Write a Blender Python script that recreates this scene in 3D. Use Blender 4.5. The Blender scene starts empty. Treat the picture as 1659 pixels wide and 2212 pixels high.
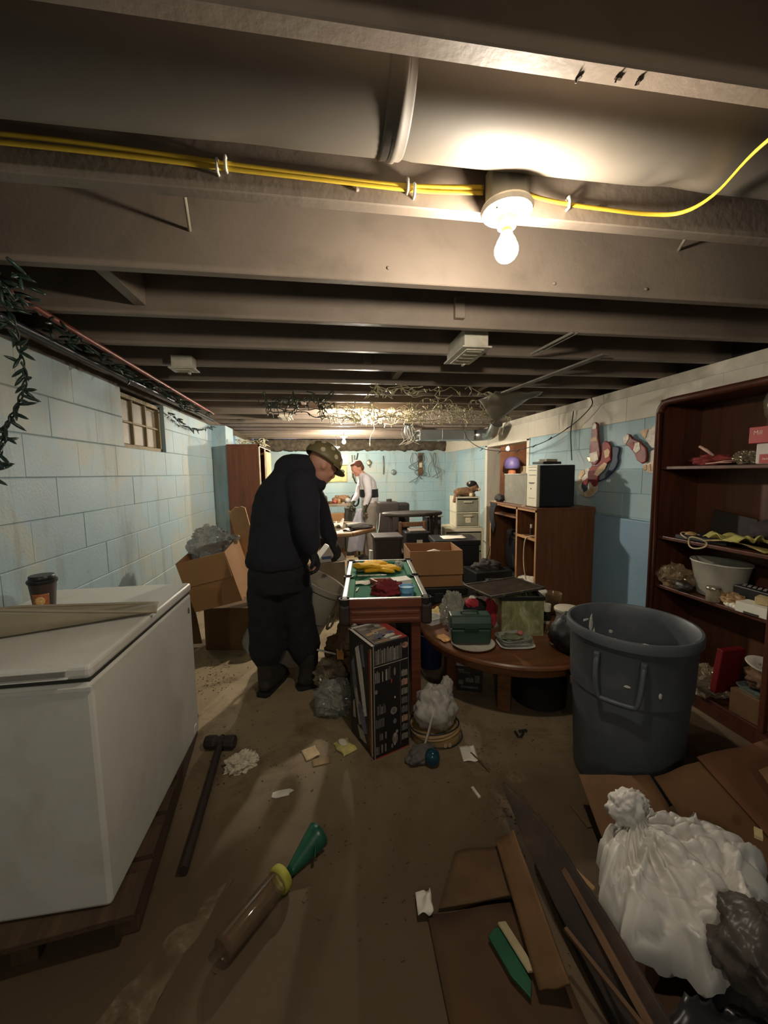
import bpy, bmesh, math, random
from mathutils import Vector as V, Matrix, Euler, noise
S = bpy.context.scene
COL = S.collection
PI = math.pi
# ---------------------------------------------------------------- camera
cd = bpy.data.cameras.new('camera')
cam = bpy.data.objects.new('camera', cd)
COL.objects.link(cam)
cam.matrix_world = Matrix(((0.98869, 0.02866, -0.14724, 0), (-0.14936, 0.09723, -0.98399, 0), (-0.01389, 0.99485, 0.10041, 1.45), (0, 0, 0, 1)))
cd.sensor_fit = 'HORIZONTAL'
cd.sensor_width = 36
cd.lens = 840 / 1659 * 36
cd.clip_start = .02
S.camera = cam
# ---------------------------------------------------------------- world, exposure
w = bpy.data.worlds.new('world')
S.world = w
w.use_nodes = True
w.node_tree.nodes['Background'].inputs[0].default_value = (.35, .5, 1, 1)
w.node_tree.nodes['Background'].inputs[1].default_value = .6
vs = S.view_settings
vs.view_transform = 'Standard'
vs.look = 'None'
vs.exposure = 0.5
vs.gamma = 1
vs.use_curve_mapping = False
BULB1, BULB2, BULB3, BULB4, BULB5 = 20, 85, 80, 45, 18      # radiant watts of the bare bulbs

# ---------------------------------------------------------------- materials
def lin(c):
    return tuple(((x / 255) / 12.92 if x / 255 <= .04045 else ((x / 255 + .055) / 1.055) ** 2.4) for x in c) + (1,)

MATS = {}
def _new(name):
    m = bpy.data.materials.new(name)
    m.use_nodes = True
    nt = m.node_tree
    return m, nt, nt.nodes['Principled BSDF']

def _coord(nt, world=False):
    if world:
        g = nt.nodes.new('ShaderNodeNewGeometry')
        return g.outputs['Position']
    t = nt.nodes.new('ShaderNodeTexCoord')
    return t.outputs['Object']

def _noise(nt, vec, scale, detail=4, rough=.55, dist=0):
    n = nt.nodes.new('ShaderNodeTexNoise')
    n.inputs['Scale'].default_value = scale
    n.inputs['Detail'].default_value = detail
    n.inputs['Roughness'].default_value = rough
    n.inputs['Distortion'].default_value = dist
    nt.links.new(vec, n.inputs['Vector'])
    return n.outputs['Fac']

def _ramp(nt, fac, stops):
    r = nt.nodes.new('ShaderNodeValToRGB')
    el = r.color_ramp.elements
    el[0].position, el[0].color = stops[0]
    el[1].position, el[1].color = stops[1]
    for p, c in stops[2:]:
        e = el.new(p)
        e.color = c
    nt.links.new(fac, r.inputs[0])
    return r.outputs[0]

def _mix(nt, fac, a, b):
    m = nt.nodes.new('ShaderNodeMix')
    m.data_type = 'RGBA'
    for i, x in ((0, fac), (6, a), (7, b)):
        if hasattr(x, 'is_linked'):
            nt.links.new(x, m.inputs[i])
        else:
            m.inputs[i].default_value = x
    return m.outputs[2]

def _bump(nt, bs, fac, strength, dist=.01):
    b = nt.nodes.new('ShaderNodeBump')
    b.inputs['Strength'].default_value = strength
    b.inputs['Distance'].default_value = dist
    nt.links.new(fac, b.inputs['Height'])
    nt.links.new(b.outputs[0], bs.inputs['Normal'])

def M(name, col, rough=.6, metal=0, var=.18, scale=9, bump=.0, bscale=60, dirt=None, damt=.5, dscale=5, world=False, spec=.5, sub=0):
    """plain procedural material: noise-varied colour, optional dirt blotches and fine bump"""
    if name in MATS:
        return MATS[name]
    m, nt, bs = _new(name)
    vec = _coord(nt, world)
    c = lin(col)
    lo = tuple(x * (1 - var) for x in c[:3]) + (1,)
    hi = tuple(min(1, x * (1 + var)) for x in c[:3]) + (1,)
    out = _ramp(nt, _noise(nt, vec, scale), [(.3, lo), (.7, hi)])
    if dirt:
        f = _ramp(nt, _noise(nt, vec, dscale, 6, .65, .4), [(.5, (0, 0, 0, 1)), (.72, (damt, damt, damt, 1))])
        out = _mix(nt, f, out, lin(dirt))
    nt.links.new(out, bs.inputs['Base Color'])
    bs.inputs['Roughness'].default_value = rough
    bs.inputs['Metallic'].default_value = metal
    bs.inputs['Specular IOR Level'].default_value = spec
    if bump:
        _bump(nt, bs, _noise(nt, vec, bscale, 3), bump)
    MATS[name] = m
    return m

def WOOD(name, c1, c2, rough=.5, axis=2, scale=3, bump=.08):
    """grain stretched along one axis"""
    if name in MATS:
        return MATS[name]
    m, nt, bs = _new(name)
    vec = _coord(nt)
    mp = nt.nodes.new('ShaderNodeMapping')
    sc = [scale * 9] * 3
    sc[axis] = scale * .7
    mp.inputs['Scale'].default_value = sc
    nt.links.new(vec, mp.inputs[0])
    f = _noise(nt, mp.outputs[0], 1.2, 5, .6, .8)
    out = _ramp(nt, f, [(.3, lin(c1)), (.7, lin(c2))])
    nt.links.new(out, bs.inputs['Base Color'])
    bs.inputs['Roughness'].default_value = rough
    _bump(nt, bs, f, bump, .004)
    MATS[name] = m
    return m

def FILM(name, col, see=.6, rough=.25, trans=.3):
    """thin plastic film or dirty glass: part see-through, part milky, glossy"""
    if name in MATS:
        return MATS[name]
    m, nt, bs = _new(name)
    nt.nodes.remove(bs)
    o = nt.nodes['Material Output']
    t = nt.nodes.new('ShaderNodeBsdfTransparent')
    d = nt.nodes.new('ShaderNodeBsdfDiffuse')
    tr = nt.nodes.new('ShaderNodeBsdfTranslucent')
    g = nt.nodes.new('ShaderNodeBsdfGlossy')
    g.inputs['Roughness'].default_value = rough
    fr = nt.nodes.new('ShaderNodeLayerWeight')
    fr.inputs[0].default_value = .35
    vec = _coord(nt)
    f = _noise(nt, vec, 14, 4)
    c = lin(col)
    rmp = _ramp(nt, f, [(.3, tuple(x * .8 for x in c[:3]) + (1,)), (.7, c)])
    nt.links.new(rmp, d.inputs[0])
    nt.links.new(rmp, tr.inputs[0])
    def mx(a, b, fac):
        x = nt.nodes.new('ShaderNodeMixShader')
        if hasattr(fac, 'is_linked'):
            nt.links.new(fac, x.inputs[0])
        else:
            x.inputs[0].default_value = fac
        nt.links.new(a, x.inputs[1])
        nt.links.new(b, x.inputs[2])
        return x.outputs[0]
    body = mx(d.outputs[0], tr.outputs[0], trans)
    sfac = _ramp(nt, _noise(nt, vec, 6, 3), [(.3, (see * .7,) * 3 + (1,)), (.7, (min(1, see * 1.25),) * 3 + (1,))])
    body = mx(body, t.outputs[0], sfac)
    fm = nt.nodes.new('ShaderNodeMath')
    fm.operation = 'MULTIPLY'
    fm.inputs[1].default_value = .5
    nt.links.new(fr.outputs['Fresnel'], fm.inputs[0])
    body = mx(body, g.outputs[0], fm.outputs[0])
    nt.links.new(body, o.inputs[0])
    MATS[name] = m
    return m

def EMIT(name, col, strength):
    m, nt, bs = _new(name)
    bs.inputs['Base Color'].default_value = (.8, .8, .8, 1)
    bs.inputs['Emission Color'].default_value = col + (1,)
    bs.inputs['Emission Strength'].default_value = strength
    return m

def wall_mat(name, col, stain, stain_amt, stain_scale, rough=.55, dark=(88, 88, 76), dark_amt=.5, th=(.5, .66), dth=(.58, .74)):
    m, nt, bs = _new(name)
    vec = _coord(nt, True)
    c = lin(col)
    base = _ramp(nt, _noise(nt, vec, 1.6, 5), [(.3, tuple(x * .9 for x in c[:3]) + (1,)), (.7, tuple(min(1, x * 1.06) for x in c[:3]) + (1,))])
    f = _ramp(nt, _noise(nt, vec, stain_scale, 7, .7, .6), [(th[0], (0, 0, 0, 1)), (th[1], (stain_amt,) * 3 + (1,))])
    out = _mix(nt, f, base, lin(stain))
    mp = nt.nodes.new('ShaderNodeMapping')
    mp.inputs['Scale'].default_value = (3.2, 3.2, .55)
    nt.links.new(vec, mp.inputs[0])
    f2 = _ramp(nt, _noise(nt, mp.outputs[0], 1.5, 7, .72, .3), [(dth[0], (0, 0, 0, 1)), (dth[1], (dark_amt,) * 3 + (1,))])
    out = _mix(nt, f2, out, lin(dark))
    f3 = _ramp(nt, _noise(nt, vec, 22, 3), [(.68, (0, 0, 0, 1)), (.74, (.35,) * 3 + (1,))])
    out = _mix(nt, f3, out, lin((120, 116, 100)))
    nt.links.new(out, bs.inputs['Base Color'])
    bs.inputs['Roughness'].default_value = rough
    _bump(nt, bs, _noise(nt, vec, 70, 5, .7), .35, .006)
    return m

# ---------------------------------------------------------------- mesh builder
def RX(a): return Matrix.Rotation(a, 4, 'X')
def RY(a): return Matrix.Rotation(a, 4, 'Y')
def RZ(a): return Matrix.Rotation(a, 4, 'Z')
def T(*a): return Matrix.Translation(V(a))
def D(a): return math.radians(a)

def along(p0, p1):
    """matrix that puts z along p0->p1, origin p0"""
    p0, p1 = V(p0), V(p1)
    q = (p1 - p0).to_track_quat('Z', 'Y')
    return T(*p0) @ q.to_matrix().to_4x4()

class MB:
    def __init__(s):
        s.v, s.f, s.mi, s.M = [], [], [], Matrix()
    def add(s, vs_, fs, m=0, X=None):
        b = len(s.v)
        X = s.M @ X if X is not None else s.M
        s.v += [tuple(X @ V(p)) for p in vs_]
        s.f += [tuple(i + b for i in f) for f in fs]
        s.mi += [m] * len(fs)
        return s
    def box(s, c, d, X=None, m=0, top=1.0):
        x, y, z = d[0] / 2, d[1] / 2, d[2] / 2
        vs_ = [(-x, -y, -z), (x, -y, -z), (x, y, -z), (-x, y, -z), (-x * top, -y * top, z), (x * top, -y * top, z), (x * top, y * top, z), (-x * top, y * top, z)]
        fs = [(0, 3, 2, 1), (4, 5, 6, 7), (0, 1, 5, 4), (1, 2, 6, 5), (2, 3, 7, 6), (3, 0, 4, 7)]
        Y = T(*c)
        if X is not None:
            Y = Y @ X
        return s.add(vs_, fs, m, Y)
    def bx(s, x0, x1, y0, y1, z0, z1, m=0):
        return s.box(((x0 + x1) / 2, (y0 + y1) / 2, (z0 + z1) / 2), (x1 - x0, y1 - y0, z1 - z0), None, m)
    def lathe(s, prof, n=24, X=None, m=0, sx=1, sy=1):
        vs_, fs = [], []
        for r, z in prof:
            for i in range(n):
                a = 2 * PI * i / n
                vs_.append((r * math.cos(a) * sx, r * math.sin(a) * sy, z))
        k = len(prof)
        for j in range(k - 1):
            for i in range(n):
                i2 = (i + 1) % n
                fs.append((j * n + i, j * n + i2, (j + 1) * n + i2, (j + 1) * n + i))
        if prof[0][0] > 1e-6:
            fs.append(tuple(reversed(range(n))))
        if prof[-1][0] > 1e-6:
            fs.append(tuple(range((k - 1) * n, k * n)))
        return s.add(vs_, fs, m, X)
    def shell(s, prof, n=24, X=None, m=0, sx=1, sy=1):
        """open lathe (no caps): give the inner wall in the profile for thickness"""
        vs_, fs = [], []
        for r, z in prof:
            for i in range(n):
                a = 2 * PI * i / n
                vs_.append((r * math.cos(a) * sx, r * math.sin(a) * sy, z))
        k = len(prof)
        for j in range(k - 1):
            for i in range(n):
                i2 = (i + 1) % n
                fs.append((j * n + i, j * n + i2, (j + 1) * n + i2, (j + 1) * n + i))
        return s.add(vs_, fs, m, X)
    def cyl(s, p0, p1, r0, r1=None, n=14, m=0):
        h = (V(p1) - V(p0)).length
        return s.lathe([(r0, 0), (r1 if r1 is not None else r0, h)], n, along(p0, p1), m)
    def tube(s, pts, r, n=8, m=0, fx=1, fy=1, closed=False, dome=False):
        pts = [V(p) for p in pts]
        rr = list(r) if isinstance(r, (list, tuple)) else [r] * len(pts)
        if dome:      # rounded ends
            d0 = (pts[0] - pts[1]).normalized()
            d1 = (pts[-1] - pts[-2]).normalized()
            a, b = pts[0], pts[-1]
            ra, rb = rr[0], rr[-1]
            pts = [a + d0 * ra * .95, a + d0 * ra * .75] + pts + [b + d1 * rb * .75, b + d1 * rb * .95]
            rr = [ra * .3, ra * .7] + rr + [rb * .7, rb * .3]
        k = len(pts)
        up = None
        vs_, fs = [], []
        for i in range(k):
            if closed:
                t = pts[(i + 1) % k] - pts[i - 1]
            else:
                t = pts[min(i + 1, k - 1)] - pts[max(i - 1, 0)]
            t = t.normalized() if t.length > 1e-9 else V((0, 0, 1))
            if up is None:
                up = V((0, 0, 1)) if abs(t.z) < .9 else V((1, 0, 0))
            up = (up - t * up.dot(t))
            up = up.normalized() if up.length > 1e-6 else t.orthogonal().normalized()
            sd = t.cross(up)
            for j in range(n):
                a = 2 * PI * j / n
                vs_.append(pts[i] + sd * (math.cos(a) * rr[i] * fx) + up * (math.sin(a) * rr[i] * fy))
        kk = k if closed else k - 1
        for i in range(kk):
            i2 = (i + 1) % k
            for j in range(n):
                j2 = (j + 1) % n
                fs.append((i * n + j, i * n + j2, i2 * n + j2, i2 * n + j))
        if not closed:
            fs.append(tuple(reversed(range(n))))
            fs.append(tuple(range((k - 1) * n, k * n)))
        return s.add(vs_, fs, m)
    def prism(s, outline, z0, z1, X=None, m=0):
        n = len(outline)
        vs_ = [(x, y, z0) for x, y in outline] + [(x, y, z1) for x, y in outline]
        fs = [tuple(reversed(range(n))), tuple(range(n, 2 * n))]
        fs += [(i, (i + 1) % n, n + (i + 1) % n, n + i) for i in range(n)]
        return s.add(vs_, fs, m, X)
    def sheet(s, nu, nv, fn, m=0, X=None):
        vs_ = [fn(i / (nu - 1), j / (nv - 1)) for j in range(nv) for i in range(nu)]
        fs = [(j * nu + i, j * nu + i + 1, (j + 1) * nu + i + 1, (j + 1) * nu + i) for j in range(nv - 1) for i in range(nu - 1)]
        return s.add(vs_, fs, m, X)
    def blob(s, c, r, nu=24, nv=16, amp=.15, freq=4, seed=0, floor=None, ridge=True, X=None, m=0, oct_=3, pleat=0):
        if amp and ridge and r[0] > .03:
            nu, nv = max(nu, 48), max(nv, 30)
        vs_, fs = [], []
        o = V((seed * 7.3, seed * 3.1, seed * 1.7))
        for j in range(nv + 1):
            ph = PI * j / nv
            for i in range(nu):
                a = 2 * PI * i / nu
                d = V((math.sin(ph) * math.cos(a), math.sin(ph) * math.sin(a), math.cos(ph)))
                if ridge:      # smooth billows with narrow sharp creases
                    wv = V((noise.noise(d * 1.1 + o), noise.noise(d * 1.1 - o), noise.noise(d * 1.1 + o * 2)))
                    h = .8 * noise.noise(d * freq * .38 + o) + .4 * noise.noise(d * freq * .8 - o)
                    f_, g = freq * .42, 1.0
                    for _ in range(oct_):
                        q = noise.noise(d * f_ + wv * .7 + o * 1.3)
                        h += g * .2 * math.exp(-(q / .1) ** 2)
                        q = noise.noise(d * f_ * 1.2 - wv * .7 - o)
                        h -= g * .22 * math.exp(-(q / .08) ** 2)
                        f_ *= 1.9
                        g *= .6
                else:
                    h, f_, g = 0, freq, 1.0
                    for _ in range(oct_):
                        h += g * noise.noise(d * f_ * .5 + o)
                        f_ *= 2.1
                        g *= .5
                k = 1 + amp * h
                if pleat:
                    k += pleat * (1 - .6 * abs(d.z)) * (noise.noise(V((d.x * 4.5, d.y * 4.5, d.z * .9)) + o) + .5 * noise.noise(V((d.x * 9, d.y * 9, d.z * 1.6)) + o))
                p = V((d.x * r[0] * k + c[0], d.y * r[1] * k + c[1], d.z * r[2] * k + c[2]))
                if floor is not None and p.z < floor:
                    p.z = floor + .001 * math.sin(i * 1.7)
                vs_.append(p)
        for j in range(nv):
            for i in range(nu):
                i2 = (i + 1) % nu
                fs.append((j * nu + i, (j + 1) * nu + i, (j + 1) * nu + i2, j * nu + i2))
        return s.add(vs_, fs, m, X)
    def build(s, name, mats, parent=None, smooth=False, bevel=0, solid=0, loc=None, rz=0, seg=2, angle=None):
        me = bpy.data.meshes.new(name)
        me.from_pydata(s.v, [], s.f)
        for mt in (mats if isinstance(mats, (list, tuple)) else [mats]):
            me.materials.append(mt)
        me.polygons.foreach_set('material_index', s.mi)
        if smooth:
            me.polygons.foreach_set('use_smooth', [True] * len(s.f))
            if angle:
                me.set_sharp_from_angle(angle=D(angle))
        me.update()
        o = bpy.data.objects.new(name, me)
        COL.objects.link(o)
        if parent is not None:
            o.parent = parent
        if loc is not None:
            o.location = loc
        if rz:
            o.rotation_euler = (0, 0, rz)
        if solid:
            md = o.modifiers.new('solid', 'SOLIDIFY')
            md.thickness = solid
            md.offset = 0
        if bevel:
            md = o.modifiers.new('bevel', 'BEVEL')
            md.width = bevel
            md.segments = seg
            md.limit_method = 'ANGLE'
            md.angle_limit = D(40)
        return o

def root(name, label, cat, loc=(0, 0, 0), rz=0, group=None):
    o = bpy.data.objects.new(name, None)
    o.empty_display_size = .05
    COL.objects.link(o)
    o.location = loc
    o.rotation_euler = (0, 0, rz)
    return tag(o, label, cat, group)

def tag(o, label, cat, group=None):
    o['label'] = label
    o['category'] = cat
    if group:
        o['group'] = group
    return o

def struct(o, label, cat=None):
    o['kind'] = 'structure'
    o['label'] = label
    if cat:
        o['category'] = cat
    return o

def dup(src, loc, rz=None, label=None, scale=None):
    """copy a thing and its parts (two levels), sharing mesh data"""
    r = src.copy()
    COL.objects.link(r)
    r.location = loc
    if rz is not None:
        r.rotation_euler = (0, 0, rz)
    if label:
        r['label'] = label
    if scale:
        r.scale = scale
    for ch in list(src.children):
        c = ch.copy()
        COL.objects.link(c)
        c.parent = r
        for g in ch.children:
            d = g.copy()
            COL.objects.link(d)
            d.parent = c
    return r

TMP = bpy.data.scenes.new('tmp')
def bake(o):
    """evaluated mesh of an object, worked out in a scratch scene"""
    TMP.collection.objects.link(o)
    vl = TMP.view_layers[0]
    vl.update()
    me = bpy.data.meshes.new_from_object(o.evaluated_get(vl.depsgraph))
    bpy.data.objects.remove(o)
    return me

def fuse(name, mb, mat, parent=None, voxel=.015, smooth=6, disp=0, dscale=.1, seed=0):
    """weld overlapping closed lumps into one continuous smooth surface"""
    o = mb.build(name + '_tmp', mat)
    md = o.modifiers.new('r', 'REMESH')
    md.mode = 'VOXEL'
    md.voxel_size = voxel
    md2 = o.modifiers.new('s', 'SMOOTH')
    md2.factor = .5
    md2.iterations = smooth
    COL.objects.unlink(o)
    me = bake(o)
    me.name = name
    if disp:
        off = V((seed, seed * 2, seed * 3))
        co = [v.co.copy() for v in me.vertices]
        nn = [V(q.vector) for q in me.vertex_normals]
        flat = []
        for c, n_ in zip(co, nn):
            q = noise.noise(c / dscale + off) + .5 * noise.noise(c / dscale * 2.3 + off)
            flat += list(c + n_ * (disp * q))
        me.vertices.foreach_set('co', flat)
        me.update()
    me.materials.clear()
    me.materials.append(mat)
    me.polygons.foreach_set('use_smooth', [True] * len(me.polygons))
    me.polygons.foreach_set('material_index', [0] * len(me.polygons))
    n = bpy.data.objects.new(name, me)
    COL.objects.link(n)
    n.parent = parent
    return n

def text_mesh(name, body, size, mat, X, parent=None, extrude=.0006):
    cu = bpy.data.curves.new(name, 'FONT')
    cu.body = body
    cu.size = size
    cu.extrude = extrude
    o = bpy.data.objects.new(name + '_tmp', cu)
    me = bake(o)
    me.materials.clear()
    me.materials.append(mat)
    me.transform(X)
    n = bpy.data.objects.new(name, me)
    COL.objects.link(n)
    n.parent = parent
    return n

def smoothpath(pts, k=6):
    """Catmull-Rom through points"""
    pts = [V(p) for p in pts]
    out = []
    for i in range(len(pts) - 1):
        p0 = pts[max(i - 1, 0)]
        p1, p2 = pts[i], pts[i + 1]
        p3 = pts[min(i + 2, len(pts) - 1)]
        for j in range(k):
            t = j / k
            out.append(.5 * ((2 * p1) + (p2 - p0) * t + (2 * p0 - 5 * p1 + 4 * p2 - p3) * t * t + (3 * p1 - p0 - 3 * p2 + p3) * t ** 3))
    out.append(pts[-1])
    return out

def crumple(mb, c, sx, sy, h, seed=0, n=14, X=None, fold=1.0, m=0, lift=0):
    """a crumpled or rumpled sheet lying on something: c is its middle at the resting height"""
    o = V((seed * 3.7, seed * 5.1, 0))
    def fn(u, v):
        x, y = (u - .5) * sx, (v - .5) * sy
        q = noise.noise(V((u * 3 * fold, v * 3 * fold, 0)) + o)
        q2 = noise.noise(V((u * 7 * fold, v * 7 * fold, 1)) + o)
        z = h * (abs(q) * 1.2 + .35 * abs(q2)) + lift * math.sin(PI * u) * math.sin(PI * v)
        jx = noise.noise(V((v * 5, u * 2, 3)) + o) * sx * .08
        jy = noise.noise(V((u * 5, v * 2, 5)) + o) * sy * .08
        return (c[0] + x + jx, c[1] + y + jy, c[2] + z + .002)
    if X is not None:
        cc = c
        c = (0, 0, 0)
        return mb.sheet(n, n, fn, m, T(*cc) @ X)
    return mb.sheet(n, n, fn, m)
# ================================================================ setting
rnd = random.Random(11)
LX, RXW, BY, FY = -1.37, 2.55, 8.1, -2.3
ZT = 2.06
blue = wall_mat('blue_paint', (158, 186, 194), (178, 182, 172), .75, 1.1, th=(.48, .64), dth=(.56, .72))
blue_left = wall_mat('blue_paint_grimy', (148, 170, 177), (164, 164, 148), .8, 1.3, dark_amt=.6, dark=(112, 114, 102), th=(.46, .6), dth=(.52, .68))
white_band = wall_mat('white_paint', (214, 206, 188), (200, 190, 168), .5, 1.2, dark_amt=.45, dark=(120, 112, 98))
blue_deep = wall_mat('deep_blue_paint', (128, 158, 178), (140, 166, 180), .4, 1.2, dark_amt=.25)
mortar = wall_mat('mortar_paint', (158, 186, 194), (176, 178, 166), .7, 1.0, rough=.8)
mortar_w = M('mortar_white', (180, 172, 156), .8)

# floor
def floor_mat():
    m, nt, bs = _new('concrete_floor')
    vec = _coord(nt, True)
    base = _ramp(nt, _noise(nt, vec, 1.3, 6, .6), [(.3, lin((140, 122, 92))), (.7, lin((170, 150, 116)))])
    # brown soil near the camera, painted darker to stand in for lens vignetting
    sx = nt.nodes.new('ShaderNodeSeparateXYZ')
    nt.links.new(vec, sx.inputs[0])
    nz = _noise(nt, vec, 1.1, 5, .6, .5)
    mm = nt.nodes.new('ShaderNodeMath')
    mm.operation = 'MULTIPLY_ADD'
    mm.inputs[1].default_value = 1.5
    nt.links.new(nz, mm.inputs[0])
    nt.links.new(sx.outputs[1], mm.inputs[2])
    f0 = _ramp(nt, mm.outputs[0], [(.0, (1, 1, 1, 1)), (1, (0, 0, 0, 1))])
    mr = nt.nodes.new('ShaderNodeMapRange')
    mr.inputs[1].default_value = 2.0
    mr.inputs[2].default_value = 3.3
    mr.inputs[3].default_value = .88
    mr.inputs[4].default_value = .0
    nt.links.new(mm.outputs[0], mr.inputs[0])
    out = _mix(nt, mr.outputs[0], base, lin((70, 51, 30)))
    f = _ramp(nt, _noise(nt, vec, 3.2, 8, .7, .6), [(.48, (0, 0, 0, 1)), (.64, (.7,) * 3 + (1,))])
    out = _mix(nt, f, out, lin((92, 72, 48)))
    f = _ramp(nt, _noise(nt, vec, 1.9, 6, .7, .2), [(.62, (0, 0, 0, 1)), (.72, (.4,) * 3 + (1,))])
    out = _mix(nt, f, out, lin((178, 162, 132)))
    f = _ramp(nt, _noise(nt, vec, 42, 4), [(.66, (0, 0, 0, 1)), (.72, (.5,) * 3 + (1,))])
    out = _mix(nt, f, out, lin((70, 56, 40)))
    nt.links.new(out, bs.inputs['Base Color'])
    bs.inputs['Roughness'].default_value = .75
    _bump(nt, bs, _noise(nt, vec, 30, 8, .7), .3, .01)
    return m
b = MB()
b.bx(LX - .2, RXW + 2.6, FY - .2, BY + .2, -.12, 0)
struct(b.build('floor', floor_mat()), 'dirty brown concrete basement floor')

# ---- block walls
ZJ = [0, .029] + [.029 + .203 * k for k in range(1, 11)]
def block_mesh(L, H, mat, cache={}):
    k = (round(L, 3), round(H, 3), mat.name)
    if k in cache:
        return cache[k]
    # local x along the wall, y is outwards (towards the room = +y), z up
    g, bv, dp = .0012, .004, .05
    x0, x1, z0, z1 = .0002, L - .0002, g, H - g
    a = [(x0, 0, z0), (x1, 0, z0), (x1, 0, z1), (x0, 0, z1)]
    c = [(x0, dp - .003, z0), (x1, dp - .003, z0), (x1, dp - .003, z1), (x0, dp - .003, z1)]
    bh = .0018
    d = [(x0 + bh, dp, z0 + bv), (x1 - bh, dp, z0 + bv), (x1 - bh, dp, z1 - bv), (x0 + bh, dp, z1 - bv)]
    vs_ = a + c + d
    fs = [(8, 11, 10, 9)]
    for i in range(4):
        j = (i + 1) % 4
        fs += [(i, 4 + i, 4 + j, j), (4 + i, 8 + i, 8 + j, 4 + j)]
    me = bpy.data.meshes.new('block')
    me.from_pydata(vs_, [], [tuple(f) for f in fs])
    me.materials.append(mat)
    bm = bmesh.new()
    bm.from_mesh(me)
    bmesh.ops.recalc_face_normals(bm, faces=bm.faces)
    bm.to_mesh(me)
    bm.free()
    cache[k] = me
    return me

def block_wall(wall, X, length, openings, mats, start=0):
    """courses of blocks as children of the wall; X maps (along, out, up); openings (a0,a1,z0,z1)"""
    for ci in range(len(ZJ) - 1):
        z0, z1 = ZJ[ci], ZJ[ci + 1]
        H = z1 - z0
        off = .203 if ci % 2 else 0
        a = start - off
        while a < length:
            segs = [(max(a, start), min(a + .406, length))]
            for (o0, o1, p0, p1) in openings:
                if z1 <= p0 + .02 or z0 >= p1 - .02:
                    continue
                ns = []
                for (s0, s1) in segs:
                    if s1 <= o0 or s0 >= o1:
                        ns.append((s0, s1))
                    else:
                        if s0 < o0:
                            ns.append((s0, o0))
                        if s1 > o1:
                            ns.append((o1, s1))
                segs = ns
            for (s0, s1) in segs:
                if s1 - s0 < .03:
                    continue
                mt = mats(ci)
                o = bpy.data.objects.new('block', block_mesh(s1 - s0, H, mt))
                COL.objects.link(o)
                o.parent = wall
                o.matrix_local = X @ T(s0, rnd.uniform(-.0015, .0015), z0)
            a += .406

# left wall: mortar core with the window openings left free
def core(mb, x0, x1, y0, y1, holes, axis='y'):
    """slab with rectangular holes (a0,a1,z0,z1) along its long axis"""
    cuts = sorted(set([y0, y1] + [h[0] for h in holes] + [h[1] for h in holes]))
    for i in range(len(cuts) - 1):
        a, c = cuts[i], cuts[i + 1]
        hs = [h for h in holes if h[0] <= a + 1e-6 and h[1] >= c - 1e-6]
        zs = [(0, ZT)]
        if hs:
            h = hs[0]
            zs = [(0, h[2]), (h[3], ZT)]
        for z0, z1 in zs:
            if z1 - z0 > .005:
                if axis == 'y':
                    mb.bx(x0, x1, a, c, z0, z1)
                else:
                    mb.bx(a, c, x0, x1, z0, z1)
    return mb
LWIN = [(2.97, 3.69, ZJ[9], ZT), (5.62, 6.45, ZJ[9], ZT)]
o = core(MB(), LX - .2, LX - .006, FY, BY, LWIN).build('wall_left', mortar)
struct(o, 'pale blue painted concrete block wall with grime and two small windows, left side')
# X: along +Y, out = +X
XL = Matrix(((0, 1, 0, LX - .05), (1, 0, 0, 0), (0, 0, 1, 0), (0, 0, 0, 1)))
block_wall(o, XL, BY, [(a, c, z0, z1) for a, c, z0, z1 in LWIN], lambda c: blue_left, start=-.4)
b = MB()
b.bx(LX - .02, LX + .17, 5.12, 5.52, 0, ZT)
p = b.build('pilaster', blue, o, bevel=.008)
wl = o

DOOR = (4.66, 5.9, 0, ZJ[10])
o = core(MB(), RXW + .006, RXW + .2, FY, BY, [DOOR]).build('wall_right', mortar)
struct(o, 'blue block wall with white top band and door opening, right side')
XR = Matrix(((0, -1, 0, RXW + .05), (1, 0, 0, 0), (0, 0, 1, 0), (0, 0, 0, 1)))
block_wall(o, XR, BY, [DOOR], lambda c: white_band if c >= 10 else blue, start=1.0)
b = MB()
b.bx(RXW - .055, RXW + .01, 1.0, 4.6, 0, 1.035)
b.build('parged_base', blue_deep, o, bevel=.01)
wr = o
# white jambs and lintel of the door opening
b = MB()
b.bx(RXW - .012, RXW + .21, 5.88, 5.96, 0, ZJ[10])
b.bx(RXW - .012, RXW + .21, 4.6, 4.665, 0, ZJ[10])
b.bx(RXW - .012, RXW + .21, 4.6, 5.96, ZJ[10] - .03, ZJ[10] + .005)
struct(b.build('trim_1', white_band, bevel=.005), 'white painted door lining in the right wall')

o = core(MB(), BY + .006, BY + .2, LX - .2, RXW + .2, [], 'x').build('wall_back', mortar)
struct(o, 'pale blue painted block wall at the far end')
XB = Matrix(((1, 0, 0, 0), (0, -1, 0, BY + .05), (0, 0, 1, 0), (0, 0, 0, 1)))
block_wall(o, XB, RXW, [], lambda c: blue, start=LX)
b = MB()
b.bx(LX - .2, RXW + .2, FY - .2, FY, 0, ZT)
struct(b.build('wall_front', M('grey_wall', (120, 124, 122), .8)), 'plain block wall behind the viewer')
# neighbouring room seen through the door opening
b = MB()
b.bx(5.0, 5.1, 3.0, 8.3, 0, 2.4)
b.bx(RXW + .2, 5.0, 8.1, 8.3, 0, 2.4)
b.bx(RXW + .2, 5.0, 3.0, 3.2, 0, 2.4)
struct(b.build('wall_beyond', M('brown_panelling', (122, 84, 62), .6, var=.3, scale=5)), 'brown panelled wall of the next room')

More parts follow.
